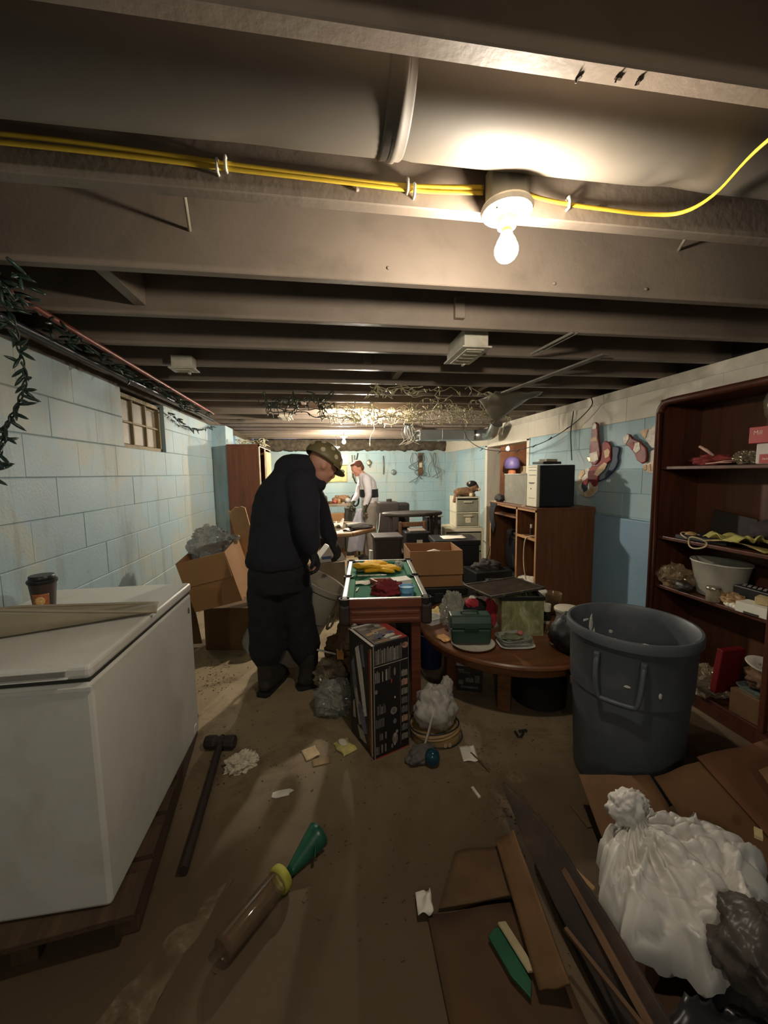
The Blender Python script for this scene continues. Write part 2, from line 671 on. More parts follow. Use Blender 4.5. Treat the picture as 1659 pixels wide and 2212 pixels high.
# ---- ceiling: deck, joists, sills
joist_m = M('taupe_joist_paint', (136, 121, 107), .5, var=.12, scale=3, bump=.12, bscale=40, dirt=(92, 82, 70), damt=.4, dscale=4, world=True)
deck_m = M('dark_deck_paint', (62, 55, 48), .8, var=.25, scale=4, world=True)
JZ = 2.14
b = MB()
b.bx(LX - .2, RXW + 2.6, FY - .2, BY + .2, JZ + .235, JZ + .27)
ceil = struct(b.build('ceiling', deck_m), 'dark painted floor deck over taupe joists')
jme = None
for k in range(-7, 19):
    yf = .708 + .402 * k
    if jme is None:
        b = MB()
        b.bx(LX - .16, RXW + .16, -.038, 0, JZ, JZ + .235)
        jo = b.build('joist', joist_m, ceil, bevel=.003, seg=1)
        jme = jo.data
    else:
        jo = bpy.data.objects.new('joist', jme)
        COL.objects.link(jo)
        jo.parent = ceil
        md = jo.modifiers.new('bevel', 'BEVEL')
        md.width = .003
        md.segments = 1
    jo.location = (0, yf, rnd.uniform(-.002, .002))
# blocking between joists
for (x, k, tilt, lb) in ((.655, 2, 0, .03), (-.76, 2, 0, .362), (.3, 4, 0, .03), (.56, 5, 0, .362), (1.4, 6, 0, .362), (-.2, 8, 0, .362), (.9, 9, 0, .362)):
    y0 = .708 + .402 * k
    b = MB()
    b.box((x, y0 + .364 - lb / 2, JZ + .085 + .05 * (lb > .3)), (.05, lb, .1 + .1 * (lb > .3)), RZ(tilt))
    b.build('blocking', joist_m, ceil, bevel=.003, seg=1)
sill_m = WOOD('old_sill_wood', (58, 48, 38), (92, 78, 60), .8, axis=1)
b = MB()
b.bx(LX - .16, LX - .01, FY, BY, ZT, JZ)
struct(b.build('trim_2', sill_m, bevel=.004), 'old wooden sill plate on the left wall')
b = MB()
b.bx(RXW + .01, RXW + .16, FY, BY, ZT, JZ)
struct(b.build('trim_3', M('white_sill', (196, 188, 170), .7), bevel=.004), 'white sill plate on the right wall')
b = MB()
b.bx(LX - .16, LX - .12, FY, BY, JZ, JZ + .235)
b.bx(RXW + .12, RXW + .16, FY, BY, JZ, JZ + .235)
struct(b.build('trim_4', deck_m), 'rim joists above both side walls')
# ragged old insulation beam along the top of the far wall
b = MB()
def fn(u, v):
    x = LX + u * (RXW - LX)
    q = noise.noise(V((x * 5, v * 3, 0))) * .05 + noise.noise(V((x * 14, v * 9, 2))) * .02
    a = v * PI
    rag = .05 * noise.noise(V((x * 7, 1, 5))) + .03 * noise.noise(V((x * 19, 1, 8)))
    return (x, BY - .03 - .05 * math.sin(a) + q * .8, 1.91 + .235 * v + rag * .7 * (1 - v))
b.sheet(160, 8, fn)
struct(b.build('trim_5', M('dusty_insulation', (78, 69, 56), .95, var=.5, scale=14, bump=.3, bscale=50), smooth=True, solid=.02), 'ragged dusty insulation along the top of the far wall')

# ---- windows
woodw = WOOD('window_wood', (120, 106, 78), (160, 144, 108), .7, axis=2)
def window(idx, y0, y1, z0, z1, x, cols, rows, glassm, label):
    b = MB()
    t = .03
    b.bx(x - .06, x, y0, y1, z0, z0 + t)
    b.bx(x - .06, x, y0, y1, z1 - t, z1)
    b.bx(x - .06, x, y0, y0 + t, z0, z1)
    b.bx(x - .06, x, y1 - t, y1, z0, z1)
    wn = struct(b.build('window_%d' % idx, woodw, bevel=.003), label)
    pw, ph = (y1 - y0 - 2 * t) / cols, (z1 - z0 - 2 * t) / rows
    for i in range(1, cols):
        c = MB()
        c.bx(x - .05, x - .012, y0 + t + i * pw - .009, y0 + t + i * pw + .009, z0 + t, z1 - t)
        c.build('muntin', woodw, wn, bevel=.002)
    for i in range(1, rows):
        c = MB()
        c.bx(x - .048, x - .014, y0 + t, y1 - t, z0 + t + i * ph - .008, z0 + t + i * ph + .008)
        c.build('muntin', woodw, wn, bevel=.002)
    for i in range(cols):
        for j in range(rows):
            c = MB()
            c.bx(x - .036, x - .03, y0 + t + i * pw + .008, y0 + t + (i + 1) * pw - .008, z0 + t + j * ph + .007, z0 + t + (j + 1) * ph - .007)
            c.build('pane', glassm, wn)
    return wn
pane_m = M('dusty_pane', (118, 104, 78), .5, var=.3, scale=6, dirt=(176, 164, 136), damt=.7, dscale=4)
window(1, 2.97, 3.69, ZJ[9], ZT - .02, LX - .03, 3, 2, pane_m, 'dusty six-pane basement window set in the left block wall')
b = MB()
b.bx(LX - .2, LX - .16, 2.9, 3.75, ZJ[9] - .03, ZT)
b.build('window_well', M('well_board', (110, 98, 78), .9), wl)
sky_pane = EMIT('daylit_pane', (.28, .52, 1), 1.2)
window(2, 5.62, 6.45, ZJ[9], ZT - .02, LX - .07, 2, 1, sky_pane, 'small window glowing blue with daylight, above the wardrobe')

# ================================================================ ceiling fittings
box_grey = M('galvanised_painted', (140, 134, 120), .5, .3)
cream = M('cream_plastic', (226, 218, 196), .4)
brass = M('brass', (190, 150, 80), .3, .9)
def bulb_lamp(name, loc, watts, label, box=True, drop=0, col=(1, .90, .75)):
    r = root(name, label, 'ceiling lamp', loc, group='bare bulbs on the joists')
    if box:
        b = MB()
        b.lathe([(.052, .0), (.055, .004), (.055, .085), (.05, .09)], 8, RZ(D(22)))
        b.build('junction_box', box_grey, r, bevel=.003)
    b = MB()
    b.lathe([(.0, .0), (.063, .0), (.066, -.006), (.062, -.016), (.04, -.024), (.024, -.028), (.023, -.05), (.018, -.052), (0, -.052)], 28)
    h = b.build('lampholder', cream, r, smooth=True, angle=40)
    b = MB()
    for a in (.6, 3.74):
        b.lathe([(.004, -.024), (.003, -.022)], 8, T(.045 * math.cos(a), .045 * math.sin(a), 0))
    b.box((.028, .03, -.0225), (.028, .012, .003), RZ(.4))
    b.build('screw', M('dark_print', (60, 62, 52), .6), h)
    b = MB()
    b.lathe([(.0135, -.05), (.0135, -.064)], 16)
    b.build('bulb_base', brass, r)
    b = MB()
    R_ = .030
    prof = [(.0135, -.062), (.016, -.07), (.023, -.082)]
    for i in range(0, 9):
        a = D(35 - i * (125 / 8))
        prof.append((R_ * math.cos(a), -.105 + R_ * math.sin(a)))
    prof[-1] = (0, -.105 - R_)
    b.lathe(prof[::-1], 24)
    area = 4 * PI * R_ * R_
    g = b.build('bulb', EMIT(name + '_glow', col, watts / (PI * area)), r, smooth=True)
    if drop:
        b = MB()
        b.cyl((0, 0, 0), (0, 0, drop), .004, n=6)
        b.build('cord', M('black_cord', (30, 28, 26), .6), r)
    return r
bulb_lamp('ceiling_bulb_lamp', (.482, 1.012, 2.125), BULB1, 'bare glowing bulb in cream lampholder nearest the camera, between yellow cables')
bulb_lamp('ceiling_bulb_lamp', (-.35, -1.4, 2.125), BULB5, 'bare glowing bulb on the joists behind the viewer')
bulb_lamp('ceiling_bulb_lamp', (.45, 4.37, 2.125), BULB2, 'bare glowing bulb among the white fairy lights')
bulb_lamp('ceiling_bulb_lamp', (.325, 6.55, 2.07), BULB3, 'bare glowing bulb on the joists above the far workbench', drop=.07, box=False)
bulb_lamp('ceiling_bulb_lamp', (.21, 7.0, 1.92), BULB4 * .25, 'small yellowish bulb hanging low before the far window', box=False, drop=.19, col=(1, .75, .3))
bulb_lamp('ceiling_bulb_lamp', (3.4, 6.94, 1.965), BULB4, 'glowing bulb in the next room, seen through the door opening', box=False, drop=.3, col=(1, .78, .55))

# round duct between the first two joists
duct_m = M('taupe_duct_paint', (112, 103, 92), .6, .0, var=.1, scale=3, dirt=(96, 88, 74), damt=.3, dscale=7, world=True)
r = root('round_duct', 'fat round air duct painted taupe, running between the first joists', 'duct', (.2, .89, 2.29))
b = MB()
prof = []
n = 60
def fn(u, v):
    x = -1.6 + u * 3.9
    a = v * 2 * PI
    R_ = .14
    p = V((x, R_ * math.cos(a), R_ * math.sin(a)))
    for (dx, da, dr, sx) in ((.72, -1.15, .02, .05), (.62, -1.35, .008, .03), (-.35, -1.2, .006, .08), (-.02, -1.0, .006, .02)):
        d = ((x - dx) / sx) ** 2 + (((a if a < PI else a - 2 * PI) - da) / .28) ** 2
        p.y -= math.cos(a) * dr * math.exp(-d)
        p.z -= math.sin(a) * dr * math.exp(-d)
    return p
b.sheet(150, 41, fn)
b.build('pipe', duct_m, r, smooth=True)
for x in (-.03, 1.25, -1.2):
    b = MB()
    b.shell([(.1405, -.03), (.1445, -.026), (.143, -.008), (.1465, -.004), (.147, .006), (.143, .01), (.143, .02), (.1405, .024)], 48, T(x, 0, 0) @ RY(PI / 2))
    b.build('seam_band', duct_m, r, smooth=True)

# yellow cables stapled to the second joist
yel = M('yellow_sheath', (222, 184, 58), .45, var=.08, scale=30)
wht_st = M('white_staple', (225, 220, 205), .5)
def staple(parent, p, rx=0):
    b = MB()
    b.tube([(p[0], p[1] + .006, p[2] - .014), (p[0], p[1] - .007, p[2] - .014), (p[0], p[1] - .009, p[2]), (p[0], p[1] - .007, p[2] + .014), (p[0], p[1] + .006, p[2] + .014)], .0038, 6)
    b.build('staple', wht_st, parent, smooth=True)
def cable(label, pts, staples, r=.0055):
    b = MB()
    b.tube(smoothpath(pts, 8), r, 10, fx=.6, fy=1.1)
    o = tag(b.build('yellow_cable', yel, smooth=True), label, 'cable')
    for s_ in staples:
        staple(o, s_)
    return o
cable('upper yellow cable running left from the nearest bulb along the joist', [(-1.5, 1.064, 2.216), (-1.0, 1.064, 2.214), (-.6, 1.063, 2.213), (-.35, 1.064, 2.205), (-.215, 1.064, 2.199), (0, 1.064, 2.192), (.2, 1.064, 2.188), (.3, 1.062, 2.191), (.43, 1.04, 2.186)],
      [(-.215, 1.064, 2.197), (.232, 1.064, 2.187)])
cable('lower yellow cable sagging beside the upper one, left of the nearest bulb', [(-1.5, 1.064, 2.196), (-1.0, 1.063, 2.196), (-.6, 1.06, 2.194), (-.35, 1.062, 2.191), (-.215, 1.064, 2.188), (0, 1.064, 2.184), (.2, 1.064, 2.180), (.3, 1.063, 2.180), (.43, 1.045, 2.176)],
      [(-.235, 1.066, 2.19), (.25, 1.066, 2.178)])
cable('yellow cable drooping to the right of the nearest bulb', [(.54, 1.045, 2.19), (.6, 1.06, 2.187), (.68, 1.064, 2.182), (.8, 1.062, 2.176), (.93, 1.05, 2.166), (.985, 1.0, 2.145), (.975, .9, 2.126), (.92, .75, 2.118), (.93, .6, 2.116), (1.05, .35, 2.13)],
      [(.685, 1.065, 2.183)])

# loose nails / rods sticking out of the joists
rodm = M('pale_rod', (190, 180, 160), .5)
for (p0, p1, lab) in (((-.36, 1.2, 2.262), (-.425, 1.472, 2.268), 'pale rod sticking out of a joist, left of the yellow cables'), ((1.28, 1.25, 2.29), (1.44, 1.472, 2.33), 'pale rod sticking out of a joist at the right edge')):
    b = MB()
    b.tube([p0, p1], .0055, 8)
    tag(b.build('steel_rod', rodm, smooth=True, angle=40), lab, 'rod')
for i, (x, y, z) in enumerate(((.53, .69, 2.139), (.57, .69, 2.139), (.46, .7, 2.139), (.86, .69, 2.139))):
    b = MB()
    b.lathe([(.002, -.006), (.001, 0.0)], 6, T(x, y, z) @ RX(.5))
    b.box((x + .003, y, z - .0005), (.012, .005, .002), RZ(i))
    b.build('bent_nail', M('rusty_nail', (70, 58, 48), .6, .5), ceil)
for (x, y) in ((.4, 1.48), (.1, 1.068), (.72, 1.068), (.78, 1.068), (.9, 1.47), (.25, 1.47), (1.3, 1.47)):
    b = MB()
    b.blob((x, y, 2.16 + rnd.uniform(0, .04)), (.008, .004, .006), 8, 6, .3, 3, seed=int(x * 10))
    b.build('paint_lump', joist_m, ceil)

# cream vent boots hanging below the joists
def vent(loc, w_, l_, h_, label, dirty=False):
    r = root('air_vent', label, 'vent', loc)
    vm = M('cream_vent', (206, 198, 178), .5, dirt=(120, 106, 84), damt=.5)
    b = MB()
    b.bx(-w_ / 2 + .015, w_ / 2 - .015, -l_ / 2 + .015, l_ / 2 - .015, .008, h_)
    b.build('boot', vm, r, bevel=.004)
    b = MB()
    b.bx(-w_ / 2, w_ / 2, -l_ / 2, l_ / 2, 0, .009)
    fl = b.build('flange', vm, r, bevel=.003)
    b = MB()
    b.bx(-w_ / 2 + .03, w_ / 2 - .03, -l_ / 2 + .03, l_ / 2 - .03, -.006, .0)
    b.build('grille', vm, r, bevel=.003)
    for i in range(5):
        c = MB()
        y = -l_ / 2 + .05 + i * (l_ - .1) / 4
        c.box((0, y, -.008), (w_ - .08, .012, .003), RX(.4))
        c.build('slat', M('vent_slat', (172, 164, 146), .5), r)
    c = MB()
    c.bx(.02, .03, l_ / 2 - .06, l_ / 2 - .03, -.018, -.006)
    c.build('lever', vm, r)
    return r
vent((.80, 2.155, 2.09), .16, .33, .1, 'cream air vent box hanging under the joists, right of the middle')
vent((-.84, 2.63, 2.095), .15, .12, .08, 'small cream vent hanging under the joists on the left')
vent((-.45, 4.9, 2.118), .16, .30, .06, 'small cream vent flat under the far joists', )

# flat strips under the joists
stripm = M('grey_strip', (120, 112, 100), .6)
for (a, c, wd, lab) in (((1.205, 2.19, 2.125), (1.24, 1.85, 2.132), .012, 'thin pale lath nailed under the joists'), ((1.235, 2.17, 2.125), (1.265, 1.85, 2.132), .008, 'second thin lath beside the first under the joists'), ((1.535, 3.24, 2.12), (1.665, 2.16, 2.13), .05, 'long grey batten slung under the joists toward the right wall')):
    b = MB()
    L = (V(c) - V(a)).length
    b.box((0, 0, L / 2), (wd, .012, L))
    o = tag(b.build('lath', stripm, bevel=.002), lab, 'batten')
    o.matrix_world = along(a, c)
b = MB()
def fn(u, v):
    x = 1.46 + u * .45
    sag = math.sin(PI * min(1, u * 1.0)) * .13 * v ** 1.2
    pk = .1 * v * math.exp(-((u - .35) / .2) ** 2)
    return (x + .03 * math.sin(v * 3), 3.24 + .38 * v - .1 * v * u, 2.135 - sag - pk + noise.noise(V((u * 4, v * 4, 2))) * .02)
b.sheet(22, 14, fn)
tag(b.build('sagging_sheet', FILM('grey_sheet', (150, 142, 126), .2, .4, .4), smooth=True, solid=.003), 'torn grey plastic sheet sagging from the joists beside the fairy lights', 'plastic sheet')

# ---- tangled white fairy lights
wire_w = M('white_wire', (186, 178, 146), .5)
def tangle(name, label, cat, x0, x1, y0, y1, z0, z1, nw, seed, wm, bm_, r=.0042, bulbs=3, step=.05, bl=.028):
    rr = random.Random(seed)
    rt = root(name, label, cat, ((x0 + x1) / 2, (y0 + y1) / 2, z1))
    ox, oy, oz = rt.location
    b, c = MB(), MB()
    for i in range(nw):
        p = V((rr.uniform(x0, x1), rr.uniform(y0, y1), rr.uniform(z0, z1)))
        d = V((rr.choice((-1, 1)), rr.uniform(-.4, .4), rr.uniform(-.5, .5)))
        pts = []
        for j in range(rr.randint(7, 13)):
            pts.append(p - V((ox, oy, oz)))
            d = (d + V((rr.gauss(0, .5), rr.gauss(0, .5), rr.gauss(0, .4)))).normalized()
            p = p + d * step
            for ax, (lo, hi) in enumerate(((x0, x1), (y0, y1), (z0, z1))):
                if not lo < p[ax] < hi:
                    d[ax] *= -1
                    p[ax] = min(max(p[ax], lo), hi)
            if rr.random() < bulbs / 5:
                e = V((rr.gauss(0, .6), rr.gauss(0, .6), -abs(rr.gauss(.5, .5)))).normalized()
                q = p - V((ox, oy, oz))
                c.tube([q, q + e * bl * .5, q + e * bl, q + e * bl * 1.6], [.004, .0055, .0045, .001], 5)
        b.tube(smoothpath(pts, 3), r, 4)
    b.build('wire', wm, rt, smooth=True)
    o = c.build('lights', bm_, rt, smooth=True)
    o['kind'] = 'stuff'
    return rt
fl_m = M('fairy_bulb', (214, 206, 168), .35)
tangle('fairy_lights', 'dense tangle of white fairy lights around the middle bulb', 'fairy lights', .0, .95, 3.75, 4.35, 1.98, 2.13, 34, 3, wire_w, fl_m, r=.0034, step=.06)
tangle('fairy_lights', 'wide net of white fairy lights hanging right of the middle bulb', 'fairy lights', .85, 1.85, 3.5, 4.15, 1.97, 2.13, 34, 4, wire_w, fl_m, r=.0034, step=.06)
tangle('fairy_lights', 'thin row of fairy lights along a joist before the dense tangle', 'fairy lights', .35, 1.35, 3.05, 3.2, 2.06, 2.14, 9, 5, wire_w, fl_m, r=.0034)
tangle('fairy_lights', 'sparse dark fairy lights dangling left of the middle bulb', 'fairy lights', -.5, .1, 3.2, 4.0, 2.0, 2.11, 14, 6, M('green_wire', (52, 60, 44), .6), M('green_bulb', (70, 80, 60), .4))
# single dangling ends
for (x, y, z, L, lab) in ((1.98, 4.1, 2.1, .22, 'short end of white fairy light string dangling by the grey sheet'), (.62, 5.1, 2.139, .3, 'single white light cord dangling below the middle joists')):
    b = MB()
    pts = [(x, y, z), (x + .03, y, z - L * .4), (x - .02, y, z - L * .7), (x - .03, y + .01, z - L)]
    b.tube(smoothpath(pts, 5), .004, 5)
    b.tube([(x - .03, y + .01, z - L), (x - .03, y + .01, z - L - .04)], [.009, .004], 6)
    tag(b.build('dangling_light', wire_w, smooth=True), lab, 'fairy lights')

# ---- left side: copper pipe, dark pipe, green garland
cop = M('old_copper', (132, 70, 58), .45, .3, var=.2, scale=12, dirt=(50, 40, 34), damt=.6, dscale=10)
b = MB()
b.tube([(-1.08, .2, 2.122), (-1.12, 1.8, 2.122), (-1.2, 4.6, 2.122)], .0135, 10)
o = tag(b.build('copper_pipe', cop, smooth=True, angle=50), 'reddish copper pipe running under the joists along the left wall', 'pipe')
b = MB()
b.tube([(-1.22, .4, 2.085), (-1.26, 2.4, 2.085), (-1.28, 4.9, 2.09)], .016, 10)
o = tag(b.build('black_pipe', M('black_pipe', (54, 56, 62), .3, .3), smooth=True, angle=50), 'dark steel pipe beside the copper pipe along the left wall', 'pipe')
gbm = M('garland_bulb', (40, 58, 48), .35, var=.3)
gwm = M('garland_wire', (34, 44, 38), .6)
r = root('light_garland', 'dark green string of lights hanging down the left edge from the joists', 'light string', (-1.2, 1.76, 2.14))
b, b2 = MB(), MB()
path = smoothpath([(.05, -.12, 0), (.06, -.05, -.1), (.04, .0, -.2), (.03, .03, -.3), (.0, .02, -.4), (-.03, .0, -.48), (-.04, -.02, -.56), (-.06, -.05, -.66), (-.09, -.1, -.78)], 10)
b.tube([p + V((.006 * math.cos(i * .7), .006 * math.sin(i * .7), 0)) for i, p in enumerate(path)], .0035, 5)
b.tube([p - V((.006 * math.cos(i * .7), .006 * math.sin(i * .7), 0)) for i, p in enumerate(path)], .0035, 5)
b.build('wire', gwm, r, smooth=True)
bu = MB()
bu.tube([(0, 0, 0), (0, 0, .012), (0, 0, .03), (0, 0, .05), (0, 0, .062)], [.004, .006, .0075, .005, .001], 6)
bo = None
rg = random.Random(5)
for i in range(6, len(path), 2):
    for s_ in range(rg.choice((1, 1, 2))):
        e = V((rg.uniform(-.6, 1), rg.uniform(-.8, .5), rg.uniform(-.7, .25))).normalized()
        if bo is None:
            bo = bu.build('bulb', gbm, r, smooth=True)
            x = bo
        else:
            x = bo.copy()
            COL.objects.link(x)
            x.parent = r
        x.matrix_local = along(path[i], path[i] + e)
def garland(label, pts, seed, n, spread):
    rr = random.Random(seed)
    rt = root('light_garland', label, 'light string', pts[0])
    o0 = V(pts[0])
    pa = smoothpath(pts, 10)
    b = MB()
    for q in range(2):
        b.tube([V((p.x, p.y, min(p.z, 2.12))) - o0 + V((rr.gauss(0, .007), rr.gauss(0, .012), rr.gauss(0, .006))) for p in pa], .0032, 5)
    b.build('wire', gwm, rt, smooth=True)
    c = MB()
    for i in range(n):
        p = rr.choice(pa) - o0 + V((rr.gauss(0, spread), rr.gauss(0, spread), rr.gauss(0, spread * .5)))
        p.z = min(p.z, 2.1 - o0.z)
        p.x = max(p.x, LX + .03 - o0.x)
        e = V((rr.gauss(0, 1), rr.gauss(0, 1), -abs(rr.gauss(0, .6)))).normalized()
        e.x = abs(e.x)
        c.tube([p, p + e * .02, p + e * .045, p + e * .056], [.004, .007, .005, .001], 5)
    o = c.build('lights', gbm, rt, smooth=True)
    o['kind'] = 'stuff'
garland('dark green light garland wound along the copper pipe on the left', [(-1.1, 1.3, 2.15), (-1.12, 1.7, 2.11), (-1.16, 2.1, 2.13), (-1.2, 2.6, 2.08), (-1.2, 3.1, 2.1), (-1.2, 3.7, 2.07), (-1.18, 4.4, 2.1)], 8, 120, .03)
garland('short green garland bunch under the joists at the upper left corner', [(-1.02, 1.42, 2.16), (-1.05, 1.5, 2.14), (-1.1, 1.6, 2.12)], 9, 40, .05)
garland('thin dark garland draped on the block wall past the window', [(-1.33, 3.72, 2.0), (-1.335, 4.1, 1.93), (-1.335, 4.6, 1.95), (-1.33, 5.0, 2.03)], 10, 26, .008)

# ---- black light string looping across the right wall
def cord(name, label, cat, pts, r, mat, n=6, k=8):
    b = MB()
    b.tube(smoothpath(pts, k), r, n)
    return tag(b.build(name, mat, smooth=True), label, cat)
blkw = M('black_wire', (38, 38, 36), .6)
o = cord('light_string', 'dark light string looping down across the upper right wall', 'light string', [(2.5, 3.42, 2.13), (2.5, 3.42, 2.04), (2.48, 3.7, 1.89), (2.42, 4.1, 1.76), (2.34, 4.6, 1.7), (2.2, 4.9, 1.72), (2.08, 5.1, 1.78), (1.95, 5.22, 1.92), (1.9, 5.25, 2.139)], .005, blkw)
for (x, y, z) in ((2.475, 3.72, 1.885), (2.44, 3.95, 1.81), (2.4, 4.2, 1.745), (2.36, 4.5, 1.71), (2.26, 4.8, 1.71), (2.12, 5.05, 1.76)):
    b = MB()
    b.tube([(x, y, z), (x - .02, y + .01, z - .02), (x - .04, y + .02, z - .035)], [.006, .006, .002], 6)
    b.build('bulb', blkw, o, smooth=True)
cord('dark_cable', 'thin dark cable hanging straight down the wall to the computer', 'cable', [(2.53, 3.72, 2.05), (2.52, 3.74, 1.85), (2.515, 3.72, 1.7), (2.48, 3.65, 1.55)], .005, blkw)

# ---- silver ducts at the far right under the joists
silver = M('galvanised_steel', (176, 180, 178), .28, .9, var=.12, scale=6)
r = root('metal_duct', 'shiny galvanised duct with elbow under the far joists on the right', 'duct', (1.4, 5.6, 1.98))
b = MB()
b.bx(-.05, .75, -.16, .1, -.07, .07)
b.build('trunk', silver, r, bevel=.006)
b = MB()
b.tube(smoothpath([(.66, -.03, 0), (.8, -.05, 0), (.9, -.14, 0), (.93, -.28, .0), (.93, -.4, .03), (.93, -.5, .12)], 6), .085, 18)
b.build('elbow', silver, r, smooth=True, angle=50)
b = MB()
for t_ in (.0, .33, .66):
    b.bx(-.06 + t_, -.04 + t_, -.165, .105, -.076, .076)
b.build('seam', silver, r, bevel=.002)
b = MB()
b.tube(smoothpath([(-.05, -.03, .0), (-.14, -.03, -.01), (-.2, -.05, .05), (-.2, -.08, .14)], 5), .06, 14)
b.build('branch_pipe', silver, r, smooth=True, angle=50)
b = MB()
rr = random.Random(2)
for i in range(7):
    x = 1.18 + rr.uniform(-.06, .06)
    b.tube(smoothpath([(x, 5.5, 2.12), (x + rr.uniform(-.05, .05), 5.45, 2.0), (x + rr.uniform(-.12, .12), 5.45, 1.9), (x + rr.uniform(-.2, .2), 5.5, 1.84)], 4), .0045, 5)
tag(b.build('wire_bundle', M('pale_wire', (150, 144, 128), .6), smooth=True), 'bunch of pale wires hanging left of the silver duct', 'wires')
# ================================================================ chest freezer and what stands on it
fz = M('freezer_enamel', (214, 210, 200), .32, var=.04, scale=3, dirt=(176, 168, 150), damt=.5, dscale=3)
fz_dark = M('gasket_dark', (52, 50, 44), .7)
r = root('chest_freezer', 'white chest freezer on a wooden pallet against the left wall', 'freezer', (-1.01, 1.64, .118))
hx, y0, y1 = .315, -.44, .42
b = MB()
b.bx(-hx, hx, y0, y1, 0, .735)
b.build('body', fz, r, bevel=.012)
b = MB()
b.bx(-hx + .006, hx - .006, y0 + .006, y1 - .006, .733, .746)
b.build('gasket', fz_dark, r)
b = MB()
b.bx(-hx - .002, hx + .004, y0 - .006, y1 + .004, .745, .79)
lid = b.build('lid', fz, r, bevel=.014, seg=3)
b = MB()
b.bx(-hx + .09, hx - .06, y0 - .0075, y0 + .004, .757, .778)
h = b.build('handle', M('handle_recess', (150, 144, 132), .5), lid, bevel=.004)
b = MB()
b.bx(-hx + .085, hx - .055, y0 - .014, y0 - .002, .777, .781)
b.bx(-hx + .085, hx - .055, y0 - .012, y0 - .004, .752, .756)
b.build('handle_lip', fz, h, bevel=.0015)
b = MB()
b.lathe([(.008, 0), (.008, .004)], 14, T(hx, .37, .66) @ RY(PI / 2), sx=1.9, sy=.8)
b.build('lock', M('lock_grey', (110, 106, 96), .4, .5), r)
b = MB()
b.bx(hx - .001, hx + .004, .34, .375, .02, .06)
b.build('drain_cap', fz, r, bevel=.003)
b = MB()
b.bx(-hx - .001, hx + .002, y0 - .004, y0 + .002, .708, .722)
b.build('trim_strip', fz, r, bevel=.002)

palm = WOOD('pallet_wood', (58, 42, 26), (86, 64, 40), .85, axis=1)
r = root('wooden_pallet', 'low rough wooden pallet under the white freezer', 'pallet', (-.99, 1.66, 0), D(7))
for i, y in enumerate((-.46, -.27, -.08, .11, .3, .45)):
    b = MB()
    b.box((0, y, .104), (.62, .12 if i else .14, .022), RZ(rnd.uniform(-.01, .01)))
    b.build('deck_board', palm, r, bevel=.003)
for x in (-.27, .0, .27):
    b = MB()
    b.box((x, .0, .047), (.07, .98, .093))
    b.build('bearer', palm, r, bevel=.004)

# big beige scoop lying on the lid
scm = M('scoop_plastic', (150, 140, 116), .42, var=.1, scale=5, dirt=(120, 108, 84), damt=.5, dscale=6)
r = root('grain_scoop', 'large beige scoop shovel lying on the freezer lid', 'scoop', (-1.01, 1.545, .909), D(19))
b = MB()
def scoop_h(u):
    return .095 * min(1, (1 - u) * 1.3) + .003
def fn(u, v):
    # u along the blade (0 = back, 1 = tip), v across; tray with raised sides and a rounded back
    x = -.26 + .60 * u
    wdt = .08 * (1 - .22 * u ** 2)
    s_ = (v - .5) * 2
    side = abs(s_)
    if side < .55:
        y, z = s_ / .55 * wdt * .86, 0
    else:
        t = (side - .55) / .45
        y = math.copysign(wdt * (.86 + .14 * min(1, t * 2.2) + .03 * t), s_)
        z = scoop_h(u) * t ** 1.3 * (.6 if s_ > 0 else 1)
    back = max(0, 1 - u / .13)
    z = max(z, .095 * back ** .6)
    rib = .005 * math.cos(u * 50) * (u < .45) * (side < .5)
    return (x - .05 * back * (1 - side), y, z + rib + .008 + .012 * u * u * (1 - side))
b.sheet(60, 45, fn)
b.build('blade', scm, r, smooth=True, solid=.005)
b = MB()
for s_ in (-1, 1):
    pts = []
    for i in range(16):
        u = i / 15
        pts.append((-.26 + .60 * u, s_ * .083 * (1 - .22 * u * u), scoop_h(u) * (.6 if s_ > 0 else 1) + .008))
    b.tube(pts, .0055, 6)
b.build('rolled_rim', scm, r, smooth=True)
b = MB()
b.tube(smoothpath([(-.2, 0, .06), (-.28, 0, .1), (-.36, .02, .14), (-.48, .04, .2), (-.66, .06, .28)], 6), [.045, .042, .04, .038, .036, .034, .033, .032, .031, .03, .03, .029] + [.028] * 13, 14)
b.build('handle_socket', scm, r, smooth=True)

# coffee cup
r = root('coffee_cup', 'paper coffee cup with black lid standing behind the scoop on the freezer', 'cup', (-1.155, 1.745, .909))
cupm = M('cup_brown', (64, 50, 44), .5)
b = MB()
b.lathe([(0, 0), (.034, 0), (.035, .002), (.046, .118), (.0465, .121), (.0, .121)], 32)
c = b.build('cup', cupm, r, smooth=True, angle=40)
b = MB()
b.lathe([(.0, .146), (.041, .146), (.043, .143), (.0435, .132), (.0495, .128), (.051, .120), (.049, .114), (.0465, .114), (.044, .119), (0, .119)][::-1], 32)
b.build('lid', M('lid_black', (24, 23, 23), .4), r, smooth=True, angle=40)
b = MB()
def fn(u, v):
    a = D(-112 + 78 * u)
    z = .018 + .058 * v
    R_ = .0362 + z * .0932 + .0006
    return (R_ * math.cos(a), R_ * math.sin(a), z)
b.sheet(16, 6, fn)
lb = b.build('printed_label', M('cup_label', (168, 98, 54), .5, var=.35, scale=40), c, smooth=True, solid=.0005)
b = MB()
def fn(u, v):
    a = D(-98 + 46 * u)
    t = abs(u - .5) * 2
    z = .047 + (v - .5) * .036 * math.sqrt(max(.02, 1 - t * t))
    R_ = .0362 + z * .0932 + .0014
    return (R_ * math.cos(a), R_ * math.sin(a), z)
b.sheet(12, 6, fn)
b.build('printed_emblem', M('cup_emblem', (214, 172, 108), .5, var=.4, scale=120), c, smooth=True, solid=.0004)

